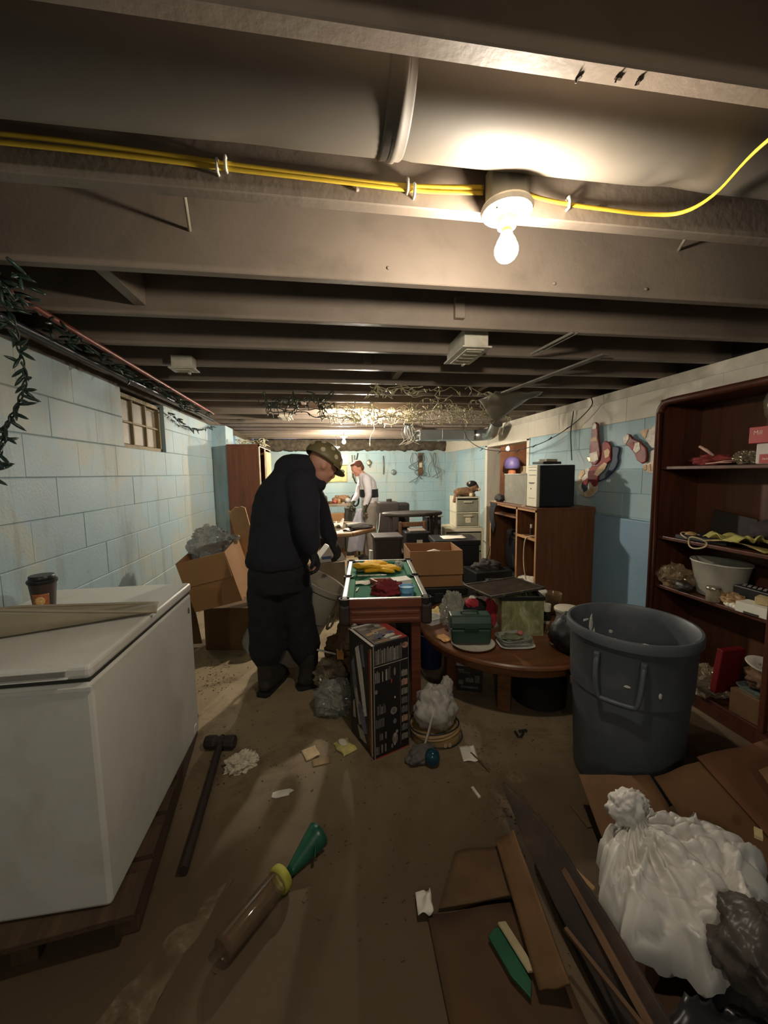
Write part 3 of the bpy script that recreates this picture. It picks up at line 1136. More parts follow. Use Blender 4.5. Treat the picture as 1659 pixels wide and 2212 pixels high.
# ================================================================ left wall: cartons and wardrobe
card = M('cardboard', (158, 116, 74), .85, var=.1, scale=4, bump=.05, bscale=30)
card_d = M('cardboard_dark', (104, 76, 48), .9, var=.2, scale=4)
card_in = M('cardboard_inside', (176, 134, 88), .85, var=.08)
def carton(name, label, loc, dims, rz, X=None, flaps=(1, 1, 1, 1), mat=None, open_=True, flap_len=.5, flap_ang=(150, 150, 150, 150), closed_top=False):
    """open cardboard box: four walls, bottom, separate flaps"""
    r = root(name, label, 'cardboard box', loc, rz)
    if X is not None:
        r.matrix_world = T(*loc) @ RZ(rz) @ X
    mat = mat or card
    w_, l_, h_ = dims
    t = .005
    b = MB()
    b.bx(-w_ / 2, w_ / 2, -l_ / 2, l_ / 2, 0, t)
    b.bx(-w_ / 2, w_ / 2, -l_ / 2, -l_ / 2 + t, t, h_)
    b.bx(-w_ / 2, w_ / 2, l_ / 2 - t, l_ / 2, t, h_)
    b.bx(-w_ / 2, -w_ / 2 + t, -l_ / 2 + t, l_ / 2 - t, t, h_)
    b.bx(w_ / 2 - t, w_ / 2, -l_ / 2 + t, l_ / 2 - t, t, h_)
    b.build('carton', mat, r)
    fl = l_ * flap_len
    fw = w_ * flap_len
    sides = ((0, -l_ / 2, w_, fl, 0), (w_ / 2, 0, l_, fw, 90), (0, l_ / 2, w_, fl, 180), (-w_ / 2, 0, l_, fw, 270))
    for i, (x, y, wd, ln, az) in enumerate(sides):
        if not flaps[i]:
            continue
        b = MB()
        b.M = T(x, y, h_) @ RZ(D(az)) @ RX(-D(180 - flap_ang[i]))
        b.box((0, -.003, -ln / 2 if flap_ang[i] < 90 else -ln / 2), (wd - .004, t, ln))
        b.M = T(x, y, h_) @ RZ(D(az)) @ RX(D(flap_ang[i] - 180))
        b.v, b.f, b.mi = [], [], []
        b.box((0, -.004, -ln / 2), (wd - .004, t, ln))
        b.build('flap', mat, r)
    return r
# flap angle 180 = hanging straight down outside, 90 = horizontal outwards
X = RY(D(-13)) @ RX(D(9))
lc = carton('cardboard_box', 'open tan cardboard box tilted on the clutter by the left wall', (-.80, 3.14, .50), (.36, .34, .40), D(-6), X, (1, 0, 0, 0), flap_len=.56, flap_ang=(176, 0, 0, 0))
b = MB()
b.blob((0, 0, 0), (.16, .15, .15), 60, 44, .4, 5, seed=4, pleat=.1)
o = tag(b.build('plastic_bag', FILM('clear_film', (170, 172, 168), .5, .15, .3)), 'crumpled clear plastic bag bulging out of the tilted cardboard box', 'plastic bag')
o.matrix_world = T(-.88, 3.16, .90) @ X
b = MB()
b.bx(-.2, .2, -.16, .16, 0, .36)
o = tag(b.build('brown_carton', card_d, bevel=.008, loc=(-.80, 3.42, .0), rz=D(-10)), 'dark brown closed carton under the tilted box by the left wall', 'cardboard box')
b = MB()
b.sheet(8, 10, lambda u, v: (-.13 + .26 * u, .28 * (1 - v) + .02 * math.sin(u * 3), .02 + .5 * v))
o = tag(b.build('cardboard_sheet', card_d, solid=.006, loc=(-1.17, 3.1, 0), rz=D(8)), 'dark sheet of cardboard leaning on the left wall behind the freezer', 'cardboard')
# pale plank behind the tilted carton
b = MB()
b.prism([(-.065, 0), (.065, 0), (.07, .86), (.04, .88), (.02, .875), (-.01, .885), (-.05, .86), (-.07, .865)], -.01, .01, RX(PI / 2))
o = tag(b.build('pale_board', M('pale_plywood', (206, 164, 116), .7, var=.1), bevel=.002), 'pale tan board with a ragged top end leaning behind the tilted box', 'board')
o.matrix_world = T(-.56, 3.42, .32) @ RY(D(-12)) @ RX(D(2))
b = MB()
b.blob((0, 0, .09), (.1, .1, .13), 28, 18, .25, 4, seed=9, floor=0)
tag(b.build('plastic_bag', FILM('milky_film', (176, 178, 166), .25, .35, .4), smooth=True, loc=(-.60, 3.2, .001)), 'small grey plastic bag on the floor behind the hooded person', 'plastic bag')

ward = WOOD('wardrobe_veneer', (74, 42, 26), (104, 60, 36), .4, axis=2)
r = root('wardrobe', 'tall dark brown wooden wardrobe with open front by the left wall', 'wardrobe', (-.99, 5.52, 0))
b = MB()
b.bx(-.19, .19, -.5, -.48, 0, 1.8)
b.build('side_panel', ward, r, bevel=.002)
b = MB()
b.bx(-.19, .19, .48, .5, 0, 1.8)
b.build('side_panel', ward, r, bevel=.002)
b = MB()
b.bx(-.19, .2, -.5, .5, 1.8, 1.822)
b.build('top', ward, r, bevel=.002)
b = MB()
b.bx(-.19, -.18, -.48, .48, 0, 1.8)
b.build('back_panel', ward, r)
for z in (.06, .6, 1.2):
    b = MB()
    b.bx(-.18, .17, -.48, .48, z, z + .018)
    b.build('shelf', ward, r)
edge = M('pale_edge_strip', (206, 190, 160), .6)
b = MB()
b.bx(.185, .2, -.5, -.475, 0, 1.82)
b.bx(.185, .2, -.02, .0, 0, 1.8)
b.bx(.185, .2, -.5, .5, 1.79, 1.815)
b.build('edge_strip', edge, r)
b = MB()
b.bx(.19, .206, .02, .47, .05, 1.76)
b.build('door', M('pale_door', (196, 170, 126), .6, var=.25, scale=6), r, bevel=.002)
tangle('fairy_lights', 'loose white light string lying on top of the wardrobe', 'fairy lights', -1.1, -.75, 5.1, 5.5, 1.83, 1.9, 7, 21, M('white_wire', (226, 220, 190)), fl_m, step=.06)

# ================================================================ pool table
pt = root('pool_table', 'small green pool table in the middle of the basement', 'pool table', (.365, 2.575, 0), D(-6))
pw = WOOD('cherry_wood', (86, 44, 28), (116, 62, 38), .45, axis=0)
felt = M('green_felt', (40, 108, 78), .95, var=.1, scale=30)
cushion = M('cushion_felt', (48, 120, 88), .9, var=.08, scale=30)
W2, L2 = .245, .495
b = MB()
b.bx(-W2 + .035, W2 - .035, -L2 + .035, L2 - .035, .695, .712)
b.build('playing_bed', felt, pt)
chrome = M('pale_trim', (214, 208, 190), .35, .3)
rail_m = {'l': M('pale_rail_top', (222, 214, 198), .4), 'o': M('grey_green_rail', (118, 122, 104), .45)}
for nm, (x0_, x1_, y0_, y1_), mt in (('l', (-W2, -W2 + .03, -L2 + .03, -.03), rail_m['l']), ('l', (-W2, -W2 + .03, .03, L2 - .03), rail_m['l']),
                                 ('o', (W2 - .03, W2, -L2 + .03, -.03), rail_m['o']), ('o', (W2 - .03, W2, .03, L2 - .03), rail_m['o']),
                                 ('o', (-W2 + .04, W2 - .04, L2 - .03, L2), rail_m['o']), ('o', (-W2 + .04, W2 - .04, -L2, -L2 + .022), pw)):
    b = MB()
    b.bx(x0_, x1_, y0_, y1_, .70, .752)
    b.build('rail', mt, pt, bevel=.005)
b = MB()
b.bx(-W2 + .045, W2 - .045, -L2 + .001, -L2 + .02, .752, .7545)
b.build('rail_trim', chrome, pt)
def cush(outline):
    b = MB()
    b.prism(outline, .712, .742)
    b.build('cushion', cushion, pt, bevel=.006)
for s_ in (-1, 1):
    for y0_, y1_ in ((-L2 + .05, -.028), (.028, L2 - .05)):
        x = s_ * (W2 - .03)
        q = s_ * (W2 - .066)
        o_ = [(x, y0_), (x, y1_), (q, y1_ - .016), (q, y0_ + .016)]
        cush(o_ if s_ > 0 else o_[::-1])
cush([(-W2 + .06, L2 - .03), (-W2 + .075, L2 - .062), (W2 - .075, L2 - .062), (W2 - .06, L2 - .03)])
cush([(-W2 + .06, -L2 + .022), (W2 - .06, -L2 + .022), (W2 - .075, -L2 + .05), (-W2 + .075, -L2 + .05)])
blk = M('pocket_black', (22, 20, 20), .6)
for x in (-W2 + .018, W2 - .018):
    for y in (-L2 + .02, 0, L2 - .02):
        b = MB()
        b.lathe([(0, .66), (.026, .66), (.03, .70), (.033, .7535), (.027, .7545), (.024, .70), (0, .672)], 16, T(x, y, 0))
        b.build('pocket', blk, pt, smooth=True, angle=50)
for (x0_, x1_, y0_, y1_) in ((-W2 + .03, W2 - .03, -L2 + .012, -L2 + .03), (-W2 + .03, W2 - .03, L2 - .03, L2 - .012), (-W2 + .012, -W2 + .03, -L2 + .03, L2 - .03), (W2 - .03, W2 - .012, -L2 + .03, L2 - .03)):
    b = MB()
    b.bx(x0_, x1_, y0_, y1_, .605, .70)
    ap = b.build('apron', pw, pt, bevel=.004)
    c = MB()
    g = .004
    if x1_ - x0_ > y1_ - y0_:
        for z in (.625, .668):
            c.bx(x0_ + .02, x1_ - .02, y0_ - g, y1_ + g, z - .012, z + .012)
    else:
        for z in (.625, .668):
            c.bx(x0_ - g, x1_ + g, y0_ + .02, y1_ - .02, z - .012, z + .012)
    c.build('moulding', pw, ap, bevel=.006)
corner_m = M('corner_cap', (52, 38, 34), .5)
for sx in (-1, 1):
    for sy in (-1, 1):
        b = MB()
        b.box((sx * (W2 - .015), sy * (L2 - .018), .662), (.062, .06, .125))
        b.build('corner_cap', corner_m, pt, bevel=.018, seg=3)
        b = MB()
        b.box((sx * (W2 - .07), sy * (L2 - .07), .30), (.055, .055, .60))
        b.build('leg', pw, pt, bevel=.004)
b = MB()
b.lathe([(.018, 0), (.018, .01), (.01, .014)], 16, T(-W2 + .07, -L2 - .0, .60) @ RX(PI / 2))
b.build('leg_bolt', M('steel_bolt', (150, 146, 136), .3, .8), pt)

def on_table(x, y, z=.713):      # pool-table coordinates -> world
    return pt.matrix_basis @ V((x, y, z))
# --- yellow work gloves
glm = M('yellow_glove', (232, 178, 30), .85, var=.12, scale=20, bump=.15, bscale=120)
def glove(name, label, mat, X, spread=.25, thumb=1, curl=.2, voxel=.0055, length=1.0, flat=.55):
    """an empty work glove lying flat: cuff, palm, four fingers and a thumb fused into one skin"""
    b = MB()
    b.tube([(-.09, 0, .014), (-.03, 0, .016), (.02, 0, .018), (.055, 0, .017)], [.038, .04, .044, .042], 14, fx=1.0, fy=flat * .75)
    for i, (y, L, a) in enumerate(((-.032, .062, -spread), (-.011, .076, -spread * .3), (.011, .072, spread * .3), (.032, .056, spread))):
        p = [V((.045, y, .016))]
        for j in range(1, 4):
            t = j / 3
            p.append(V((.045 + L * length * t * math.cos(a), y + L * t * math.sin(a), .016 + .01 * math.sin(t * 3) - curl * .03 * t * t)))
        b.tube(p, [.0145, .0135, .0125, .0105], 10, fy=flat + .25, dome=True)
    s_ = thumb
    b.tube([(-.0, .03 * s_, .018), (.022, .056 * s_, .018), (.046, .07 * s_, .016), (.064, .076 * s_, .014)], [.018, .016, .014, .0115], 10, fy=flat + .2, dome=True)
    o = fuse(name, b, mat, None, voxel, 3, .0018, .02, 3)
    o.matrix_world = X
    return o
p = on_table(-.09, .33)
o = glove('work_glove', 'a', glm, T(p.x, p.y, p.z + .012) @ RZ(D(28)) @ Matrix.Scale(1.3, 4), thumb=1)
tag(o, 'upper yellow work glove of the pair on the pool table', 'glove', 'yellow work gloves')
p = on_table(-.01, .25)
o = glove('work_glove', 'b', glm, T(p.x, p.y, p.z + .002) @ RZ(D(4)) @ Matrix.Scale(1.3, 4), thumb=-1, spread=.12)
tag(o, 'lower yellow work glove lying flat on the pool table felt', 'glove', 'yellow work gloves')
p = on_table(-.1, .24)
o = glove('work_glove', 'c', glm, T(p.x, p.y, p.z + .03) @ RZ(D(40)) @ RY(D(12)) @ Matrix.Scale(1.25, 4), thumb=-1, spread=.1)
tag(o, 'bunched yellow work glove on top of the others at the left', 'glove', 'yellow work gloves')
# --- row of white tees / chalk pieces
for i in range(5):
    p = on_table(-.15 + i * .042, .145)
    b = MB()
    b.box((0, 0, .004), (.04, .014, .008), RZ(.05 * i))
    tag(b.build('white_domino', M('ivory', (232, 226, 208), .5), loc=p, rz=D(-6), bevel=.001), 'small white tile in the row before the yellow gloves', 'tile', 'row of white tiles on the felt')
# --- papers
def paper(label, loc, sx, sy, rz, curl=.02, seed=1, mat=None, cat='paper', name='paper_sheet', tilt=None):
    b = MB()
    b.sheet(8, 8, lambda u, v: ((u - .5) * sx, (v - .5) * sy, .0015 + curl * (noise.noise(V((u * 2 + seed, v * 2, seed))) + .5) * (.4 + u)))
    o = tag(b.build(name, mat or M('white_paper', (222, 214, 196), .8, var=.06), smooth=True, solid=.0008, loc=loc, rz=rz), label, cat)
    return o
p = on_table(-.135, -.05)
paper('printed white leaflet lying at the left cushion of the pool table', p, .11, .085, D(-8), .016, 3)
p = on_table(-.165, -.19)
paper('narrow white paper strip beside the left cushion', p, .012, .08, D(-14), .004, 5)
# --- wooden triangle rack
r = root('wooden_rack', 'reddish wooden triangle rack on the felt behind the red cloth', 'triangle rack', on_table(.0, -.09), D(-6))
rk = WOOD('rack_wood', (120, 62, 40), (150, 84, 56), .5, axis=0)
for (a, c) in (((-.08, .05), (.09, .05)), ((-.08, .05), (.0, -.09)), ((.09, .05), (.0, -.09))):
    b = MB()
    d = V((c[0] - a[0], c[1] - a[1], 0))
    b.box(((a[0] + c[0]) / 2, (a[1] + c[1]) / 2, .016), (d.length, .012, .032), RZ(math.atan2(d.y, d.x)))
    b.build('side', rk, r, bevel=.002)
# --- red cloth
b = MB()
b.blob((0, 0, .022), (.1, .075, .055), 60, 40, .45, 5, seed=12, floor=0)
p = on_table(.02, -.275)
tag(b.build('red_cloth', M('red_cloth', (112, 30, 32), .95, var=.2, scale=25, bump=.3, bscale=150), smooth=True, loc=p, rz=D(-12)), 'crumpled dark red cloth on the pool table', 'cloth')
# --- white box
r = root('white_box', 'small white cardboard box on the felt behind the blue tub', 'box', on_table(.12, -.14), D(12))
b = MB()
b.bx(-.055, .055, -.045, .045, 0, .05)
b.build('box', M('white_card', (224, 220, 204), .7, var=.03), r, bevel=.0015)
b = MB()
b.box((-.003, 0, .0525), (.116, .094, .003), RX(.02))
b.build('lid', M('white_card'.replace('card', 'card_lid'), (230, 226, 212), .7, var=.03), r, bevel=.001)
# --- blue tub
r = root('blue_tub', 'small round sky-blue plastic tub on the pool table near corner', 'tub', on_table(.135, -.33), 0)
b = MB()
b.shell([(.0, .001), (.039, .001), (.045, .054), (.0475, .056), (.0475, .061), (.0445, .061), (.042, .054), (.037, .006), (.0, .006)], 28)
b.build('tub', M('sky_blue_plastic', (116, 168, 204), .4, var=.06), r, smooth=True, angle=40)
b = MB()
b.lathe([(0, .05), (.0415, .05), (.0415, .0515), (0, .0515)], 24)
b.build('contents', M('tub_fill', (146, 190, 214), .6), r)
b = MB()
def fn(u, v):
    a = D(-150 + 90 * u)
    z = .014 + .02 * v
    R_ = .0392 + z * .1135 + .0006
    return (R_ * math.cos(a), R_ * math.sin(a), z)
b.sheet(12, 3, fn)
b.build('label', M('tub_label', (92, 140, 178), .5, var=.4, scale=90), r, smooth=True, solid=.0004)
# --- clear crumpled bottle / wrapper with glints
b = MB()
b.blob((0, 0, .02), (.03, .06, .022), 24, 16, .5, 5, seed=33, floor=0)
tag(b.build('clear_wrapper', FILM('bright_film', (220, 222, 214), .45, .08, .2), loc=on_table(.15, .40), rz=D(10)), 'shiny crumpled clear wrapper at the far right cushion of the pool table', 'wrapper')

# ================================================================ tall printed box in front of the pool table
tb = root('toy_box', 'tall dark printed product box standing on the floor before the pool table', 'box', (.255, 1.985, 0), D(22))
bw, bd, bh = .215, .265, .602
dark_print = M('black_print', (30, 27, 26), .45, var=.25, scale=14)
b = MB()
b.bx(-bw / 2, bw / 2, -bd / 2, bd / 2, 0, bh)
b.build('carton', dark_print, tb, bevel=.0015)
greys = [M('print_grey_%d' % i, c, .5, var=.2, scale=60) for i, c in enumerate(((128, 120, 110), (94, 90, 84), (160, 152, 138), (190, 162, 112), (160, 62, 52), (104, 104, 124), (212, 204, 190), (168, 128, 102)))]
# front print: rows of upright spines on dark shelves, small figures at the right
rp = random.Random(4)
f = MB()
yf = -bd / 2 - .0006
def pr(x0, x1, z0, z1, m):
    f.bx(x0, x1, yf - .0004, yf + .0004, z0, z1, m)
rows = ((.50, .582), (.405, .475), (.30, .335), (.235, .29), (.165, .215), (.095, .145), (.025, .07))
pr(-.1, .1, .488, .492, 2)
pr(.052, .0545, .03, .488, 1)
for i, (z0, z1) in enumerate(rows):
    x = -.095
    xe = (.06, -.01, -.05, -.035, -.035, -.035, -.04)[i]
    if i == 2:
        continue
    while x < xe:
        wd = rp.uniform(.008, .013)
        if rp.random() < .8:
            pr(x, x + wd * .72, z0, z1 - rp.uniform(0, .018), rp.choice((0, 1, 0, 2)) if i < 2 else rp.choice((1, 1, 0)))
        x += wd
for z0 in (.40, .35, .3, .25, .2, .15, .1, .05):
    pr(.06, .098, z0, z0 + .032, rp.choice((1, 0, 7)))
    pr(.07, .076, z0, z0 + .036, rp.choice((0, 2)))
pr(-.104, -.1, .0, .61, 2)
pr(.103, .107, .0, .6, 1)
pr(-.1, .105, .0, .006, 4)
def disc(x, z, rx_, rz_, m):
    f.lathe([(1, 0), (1, .0008)], 16, T(x, yf + .0002, z) @ RX(PI / 2) @ Matrix.Diagonal((rx_, rz_, 1, 1)), m)
for (x, z, rx_, rz_, m) in ((.085, .565, .02, .016, 7), (.078, .57, .012, .008, 4), (.02, .44, .006, .022, 0), (.0, .395, .004, .014, 4), (.012, .23, .02, .02, 0), (.012, .23, .011, .012, 2), (.018, .17, .01, .014, 5), (.018, .075, .017, .032, 0), (.016, .095, .009, .009, 6), (.03, .11, .007, .008, 2), (-.09, .36, .008, .012, 0), (.016, .06, .007, .022, 6), (.0, .04, .006, .012, 0), (.02, .3, .004, .006, 6)):
    disc(x, z, rx_, rz_, m)
f.build('printed_front', greys, tb)
# left side print
f = MB()
def fside(pts, m):
    f.prism([(y, z) for y, z in pts], -.0006, .0006, T(-bw / 2 - .0004, 0, 0) @ Matrix(((0, 0, 1, 0), (1, 0, 0, 0), (0, 1, 0, 0), (0, 0, 0, 1))), m)
fside([(-.12, .01), (-.108, .01), (-.108, .58), (-.12, .58)], 3)
fside([(-.1, .02), (-.094, .02), (-.094, .57), (-.1, .57)], 4)
fside([(-.06, .2), (-.03, .18), (.03, .40), (.06, .52), (.02, .55), (-.02, .42)], 6)
fside([(.0, .12), (.03, .1), (.1, .34), (.09, .4), (.05, .3)], 2)
fside([(-.06, .1), (-.02, .08), (.04, .2), (.02, .24), (-.03, .2)], 5)
fside([(.05, .3), (.09, .28), (.11, .42), (.08, .46)], 5)
fside([(-.05, .46), (-.02, .45), (.0, .56), (-.03, .575)], 5)
fside([(-.05, .04), (.02, .03), (.05, .09), (-.02, .09)], 2)
fside([(.07, .12), (.1, .11), (.1, .2), (.08, .22)], 2)
f.build('printed_side', greys, tb)
# top print with pale border
f = MB()
zt = bh + .0006
def tp(x0, x1, y0_, y1_, m, rz=0, dz=0):
    f.box(((x0 + x1) / 2, (y0_ + y1_) / 2, zt + dz), (x1 - x0, y1_ - y0_, .0012), RZ(rz), m)
tp(-bw / 2 - .004, -bw / 2 + .012, -bd / 2, bd / 2, 6)
tp(-bw / 2, bw / 2 - .05, bd / 2 - .014, bd / 2 + .003, 6)
tp(-.088, .09, -.12, .115, 0)
tp(.06, .105, -.125, .09, 4, 0, .0004)
for (x, y, a, c, m, q) in ((-.05, .08, .05, .03, 2, .1), (.0, .085, .04, .03, 1, 0), (.04, .08, .03, .03, 2, 0), (-.05, -.0, .05, .024, 3, .2), (.02, .03, .09, .02, 3, .1), (-.02, -.05, .06, .04, 5, .5), (.03, -.06, .07, .03, 6, .2), (.06, -.03, .04, .03, 5, .1), (-.05, -.08, .05, .024, 1, 0), (.05, -.1, .07, .012, 6, 0), (-.03, -.105, .06, .014, 7, 0), (.0, .05, .1, .004, 1, 0), (-.03, .06, .004, .08, 1, 0), (.02, .07, .004, .07, 1, 0)):
    tp(x - a / 2, x + a / 2, y - c / 2, y + c / 2, m, q, .0009)
f.lathe([(.014, 0), (.014, .0006)], 16, T(-.015, .0, zt + .0014), 6)
f.lathe([(.008, 0), (.008, .0006)], 16, T(-.015, .0, zt + .002), 1)
f.build('printed_top', greys, tb)
# ================================================================ big grey trash can
tcm = M('grey_can_plastic', (72, 76, 80), .5, var=.08, scale=4, dirt=(112, 112, 108), damt=.35, dscale=7)
tc = root('trash_can', 'big dark grey round plastic trash can on the right', 'trash can', (1.385, 1.555, 0))
b = MB()
b.shell([(0, .004), (.205, .004), (.218, .012), (.232, .30), (.239, .455), (.247, .46), (.254, .69), (.26, .702), (.27, .706), (.271, .738), (.266, .748), (.256, .748), (.248, .735), (.243, .69), (.226, .44), (.208, .02), (0, .016)], 64)
b.build('body', tcm, tc, smooth=True, angle=35)
b = MB()
for k, az in ((0, 221), (1, 41)):
    b = MB()
    b.M = RZ(D(az))
    R0 = .2505
    b.tube(smoothpath([(R0 - .004, -.085, .655), (R0 + .012, -.085, .64), (R0 + .03, -.082, .57), (R0 + .034, -.072, .50), (R0 + .034, -.05, .485), (R0 + .034, .05, .485), (R0 + .034, .072, .50), (R0 + .03, .082, .57), (R0 + .012, .085, .64), (R0 - .004, .085, .655)], 5), .0105, 8, fx=1, fy=1)
    h = b.build('handle', tcm, tc, smooth=True)
    for s_ in (-1, 1):
        c = MB()
        c.M = RZ(D(az))
        c.box((R0 + .004, s_ * .085, .645), (.026, .022, .05))
        c.build('handle_bracket', tcm, h, bevel=.004)
b = MB()
b.box((.229, .0, .5), (.01, .13, .03))
b.v = [tuple(RZ(D(60)) @ V(p)) for p in b.v]
b.build('grip_recess', M('scuffed_plastic', (112, 114, 112), .6), tc, bevel=.004)
smear = M('dried_plaster', (188, 184, 172), .9)
for i, (az, z, rx_, rz_) in enumerate(((96, .64, .012, .05), (92, .58, .007, .04), (104, .67, .02, .008), (70, .60, .01, .01), (215, .742, .022, .006), (240, .745, .014, .005), (262, .742, .02, .005), (285, .744, .01, .004), (330, .7, .012, .006), (228, .55, .012, .006), (255, .53, .006, .012))):
    b = MB()
    R_ = .258 if z > .73 else ((.2262 + (z - .44) * .068 - .0012) if az < 120 else .2515)
    b.blob((R_, 0, z), (.0022, rx_, rz_), 16, 12, .5, 5, seed=i)
    b.v = [tuple(RZ(D(az)) @ V(p)) for p in b.v]
    b.build('plaster_smear', smear, tc, smooth=True)

# ================================================================ round coffee table
ctm = WOOD('walnut_table', (88, 52, 30), (124, 78, 46), .38, axis=0, scale=2)
ct = root('coffee_table', 'round wooden coffee table loaded with clutter', 'coffee table', (1.2, 2.4, 0))
b = MB()
b.lathe([(0, .385), (.585, .385), (.597, .39), (.602, .40), (.6, .412), (.592, .42), (0, .42)], 72)
b.build('tabletop', ctm, ct, smooth=True, angle=35)
b = MB()
b.lathe([(0, .335), (.555, .335), (.565, .345), (.565, .385), (0, .385)], 64)
b.build('apron', ctm, ct, smooth=True, angle=35)
for (x, y, az) in ((-.15, -.27, 60), (-.38, .05, -6), (.15, .3, 60), (.36, -.06, -6)):
    b = MB()
    b.M = T(x, y, 0) @ RZ(D(az))
    b.prism([(-.05, .012), (-.045, 0), (.05, 0), (.05, .09), (.03, .13), (.028, .335), (-.04, .335), (-.04, .12)], -.04, .04, RX(PI / 2))
    b.build('leg', ctm, ct, bevel=.008)

ZC = .4205
# green tackle box on a plate
r = root('plate', 'white dinner plate with brown rim under the green box', 'plate', (.845, 2.13, ZC))
b = MB()
b.shell([(0, .004), (.08, .004), (.1, .008), (.128, .018), (.13, .016), (.1, .003), (.08, 0), (0, 0)], 40)
b.build('dish', M('plate_white', (212, 204, 186), .3), r, smooth=True)
b = MB()
b.tube([(.129 * math.cos(a * PI / 20), .129 * math.sin(a * PI / 20), .0175) for a in range(40)], .0025, 5, closed=True)
b.build('rim', M('plate_rim', (112, 78, 52), .4), r, smooth=True)
tg = M('tackle_green', (38, 62, 50), .45, var=.1, scale=6)
r = root('tackle_box', 'dark green plastic tackle box on the coffee table', 'tool box', (.835, 2.165, ZC + .019), D(-10))
b = MB()
b.box((0, 0, .045), (.225, .13, .09), None, 0, 1.06)
b.build('base', tg, r, bevel=.012)
b = MB()
b.prism([(-.07, .092), (.07, .092), (.066, .125), (.05, .158), (.038, .164), (-.038, .164), (-.05, .158), (-.066, .125)], -.12, .12, Matrix(((0, 0, 1, 0), (1, 0, 0, 0), (0, 1, 0, 0), (0, 0, 0, 1))))
b.build('lid', tg, r, bevel=.007)
b = MB()
b.box((0, -.07, .09), (.085, .012, .03))
b.build('latch', M('tackle_green_dark', (26, 46, 36), .5), r, bevel=.004)
b = MB()
b.tube(smoothpath([(-.05, 0, .164), (-.045, 0, .176), (0, 0, .18), (.045, 0, .176), (.05, 0, .164)], 4), .006, 8)
b.build('handle', tg, r, smooth=True)
# stacked clear trays on a white one
def tray(name, label, loc, w_, l_, h_, mat, rz, t=.003, lip=.012, cat='tray', group=None):
    b = MB()
    n = 40
    def ring(sc, z):
        out = []
        for i in range(n):
            a = 2 * PI * i / n
            c, s_ = math.cos(a), math.sin(a)
            k = (abs(c) ** 5 + abs(s_) ** 5) ** (-1 / 5)
            out.append((c * k * w_ / 2 * sc, s_ * k * l_ / 2 * sc, z))
        return out
    rings = [ring(.01, .001), ring(.82, .001), ring(.9, h_ * .8), ring(.92, h_), ring(1, h_), ring(1, h_ - t), ring(.93, h_ - t * 1.5), ring(.91, h_ * .8), ring(.83, .001 + t), ring(.01, .001 + t)]
    vs_ = [p for rg_ in rings for p in rg_]
    fs = []
    for j in range(len(rings) - 1):
        for i in range(n):
            i2 = (i + 1) % n
            fs.append((j * n + i, j * n + i2, (j + 1) * n + i2, (j + 1) * n + i))
    b.add(vs_, fs)
    return tag(b.build(name, mat, smooth=True, angle=40, loc=loc, rz=rz), label, cat, group)
tray('plastic_tray', 'white plastic tray with a blue corner at the coffee table edge', (1.09, 2.085, ZC), .21, .15, .014, M('tray_white', (214, 212, 200), .4), D(-8))
clr = FILM('clear_tray', (196, 200, 186), .5, .12, .2)
tray('clear_tray', 'lower clear food tray on the white tray', (1.09, 2.095, ZC + .012), .2, .15, .022, clr, D(-4))
tray('clear_tray', 'upper clear food tray holding green scraps, on the coffee table', (1.085, 2.1, ZC + .026), .2, .15, .024, clr, D(4))
b = MB()
b.blob((0, 0, .012), (.06, .045, .014), 20, 12, .4, 4, seed=2)
tag(b.build('green_scraps', M('greenish_waste', (112, 116, 88), .8, var=.4, scale=30), smooth=True, loc=(1.075, 2.1, ZC + .032)), 'greenish scraps lying in the clear tray', 'scraps')
b = MB()
b.blob((0, 0, .014), (.018, .016, .015), 16, 12, .2, 4, seed=5)
tag(b.build('pink_wad', M('pink_wad', (178, 104, 92), .7), smooth=True, loc=(1.13, 2.1, ZC + .05)), 'small pink wad on the clear tray', 'wad')
# aquarium with algae
aq = root('aquarium', 'algae-stained glass aquarium with black rim on the coffee table', 'aquarium', (1.23, 2.4, ZC), D(-10))
def algae():
    m, nt, bs = _new('algae_glass')
    vec = _coord(nt)
    mp = nt.nodes.new('ShaderNodeMapping')
    mp.inputs['Scale'].default_value = (1, 1, .5)
    nt.links.new(vec, mp.inputs[0])
    c = _ramp(nt, _noise(nt, mp.outputs[0], 14, 6, .65, 1.2), [(.25, lin((92, 96, 58))), (.5, lin((136, 136, 94))), (.75, lin((186, 184, 146)))])
    nt.links.new(c, bs.inputs['Base Color'])
    bs.inputs['Roughness'].default_value = .18
    return m
alg = algae()
aw, al, ah = .26, .42, .24
for (x0_, x1_, y0_, y1_) in ((-aw / 2, aw / 2, -al / 2, -al / 2 + .005), (-aw / 2, aw / 2, al / 2 - .005, al / 2), (-aw / 2, -aw / 2 + .005, -al / 2 + .005, al / 2 - .005), (aw / 2 - .005, aw / 2, -al / 2 + .005, al / 2 - .005)):
    b = MB()
    b.bx(x0_, x1_, y0_, y1_, .012, ah)
    b.build('glass_pane', alg, aq)
b = MB()
b.bx(-aw / 2, aw / 2, -al / 2, al / 2, 0, .012)
b.build('bottom', alg, aq)
rimm = M('black_rim', (24, 24, 22), .45)
b = MB()
for (x0_, x1_, y0_, y1_) in ((-aw / 2 - .006, aw / 2 + .006, -al / 2 - .006, -al / 2 + .012), (-aw / 2 - .006, aw / 2 + .006, al / 2 - .012, al / 2 + .006), (-aw / 2 - .006, -aw / 2 + .012, -al / 2 + .012, al / 2 - .012), (aw / 2 - .012, aw / 2 + .006, -al / 2 + .012, al / 2 - .012)):
    b.bx(x0_, x1_, y0_, y1_, ah - .012, ah + .012)
b.build('top_rim', rimm, aq, bevel=.002)
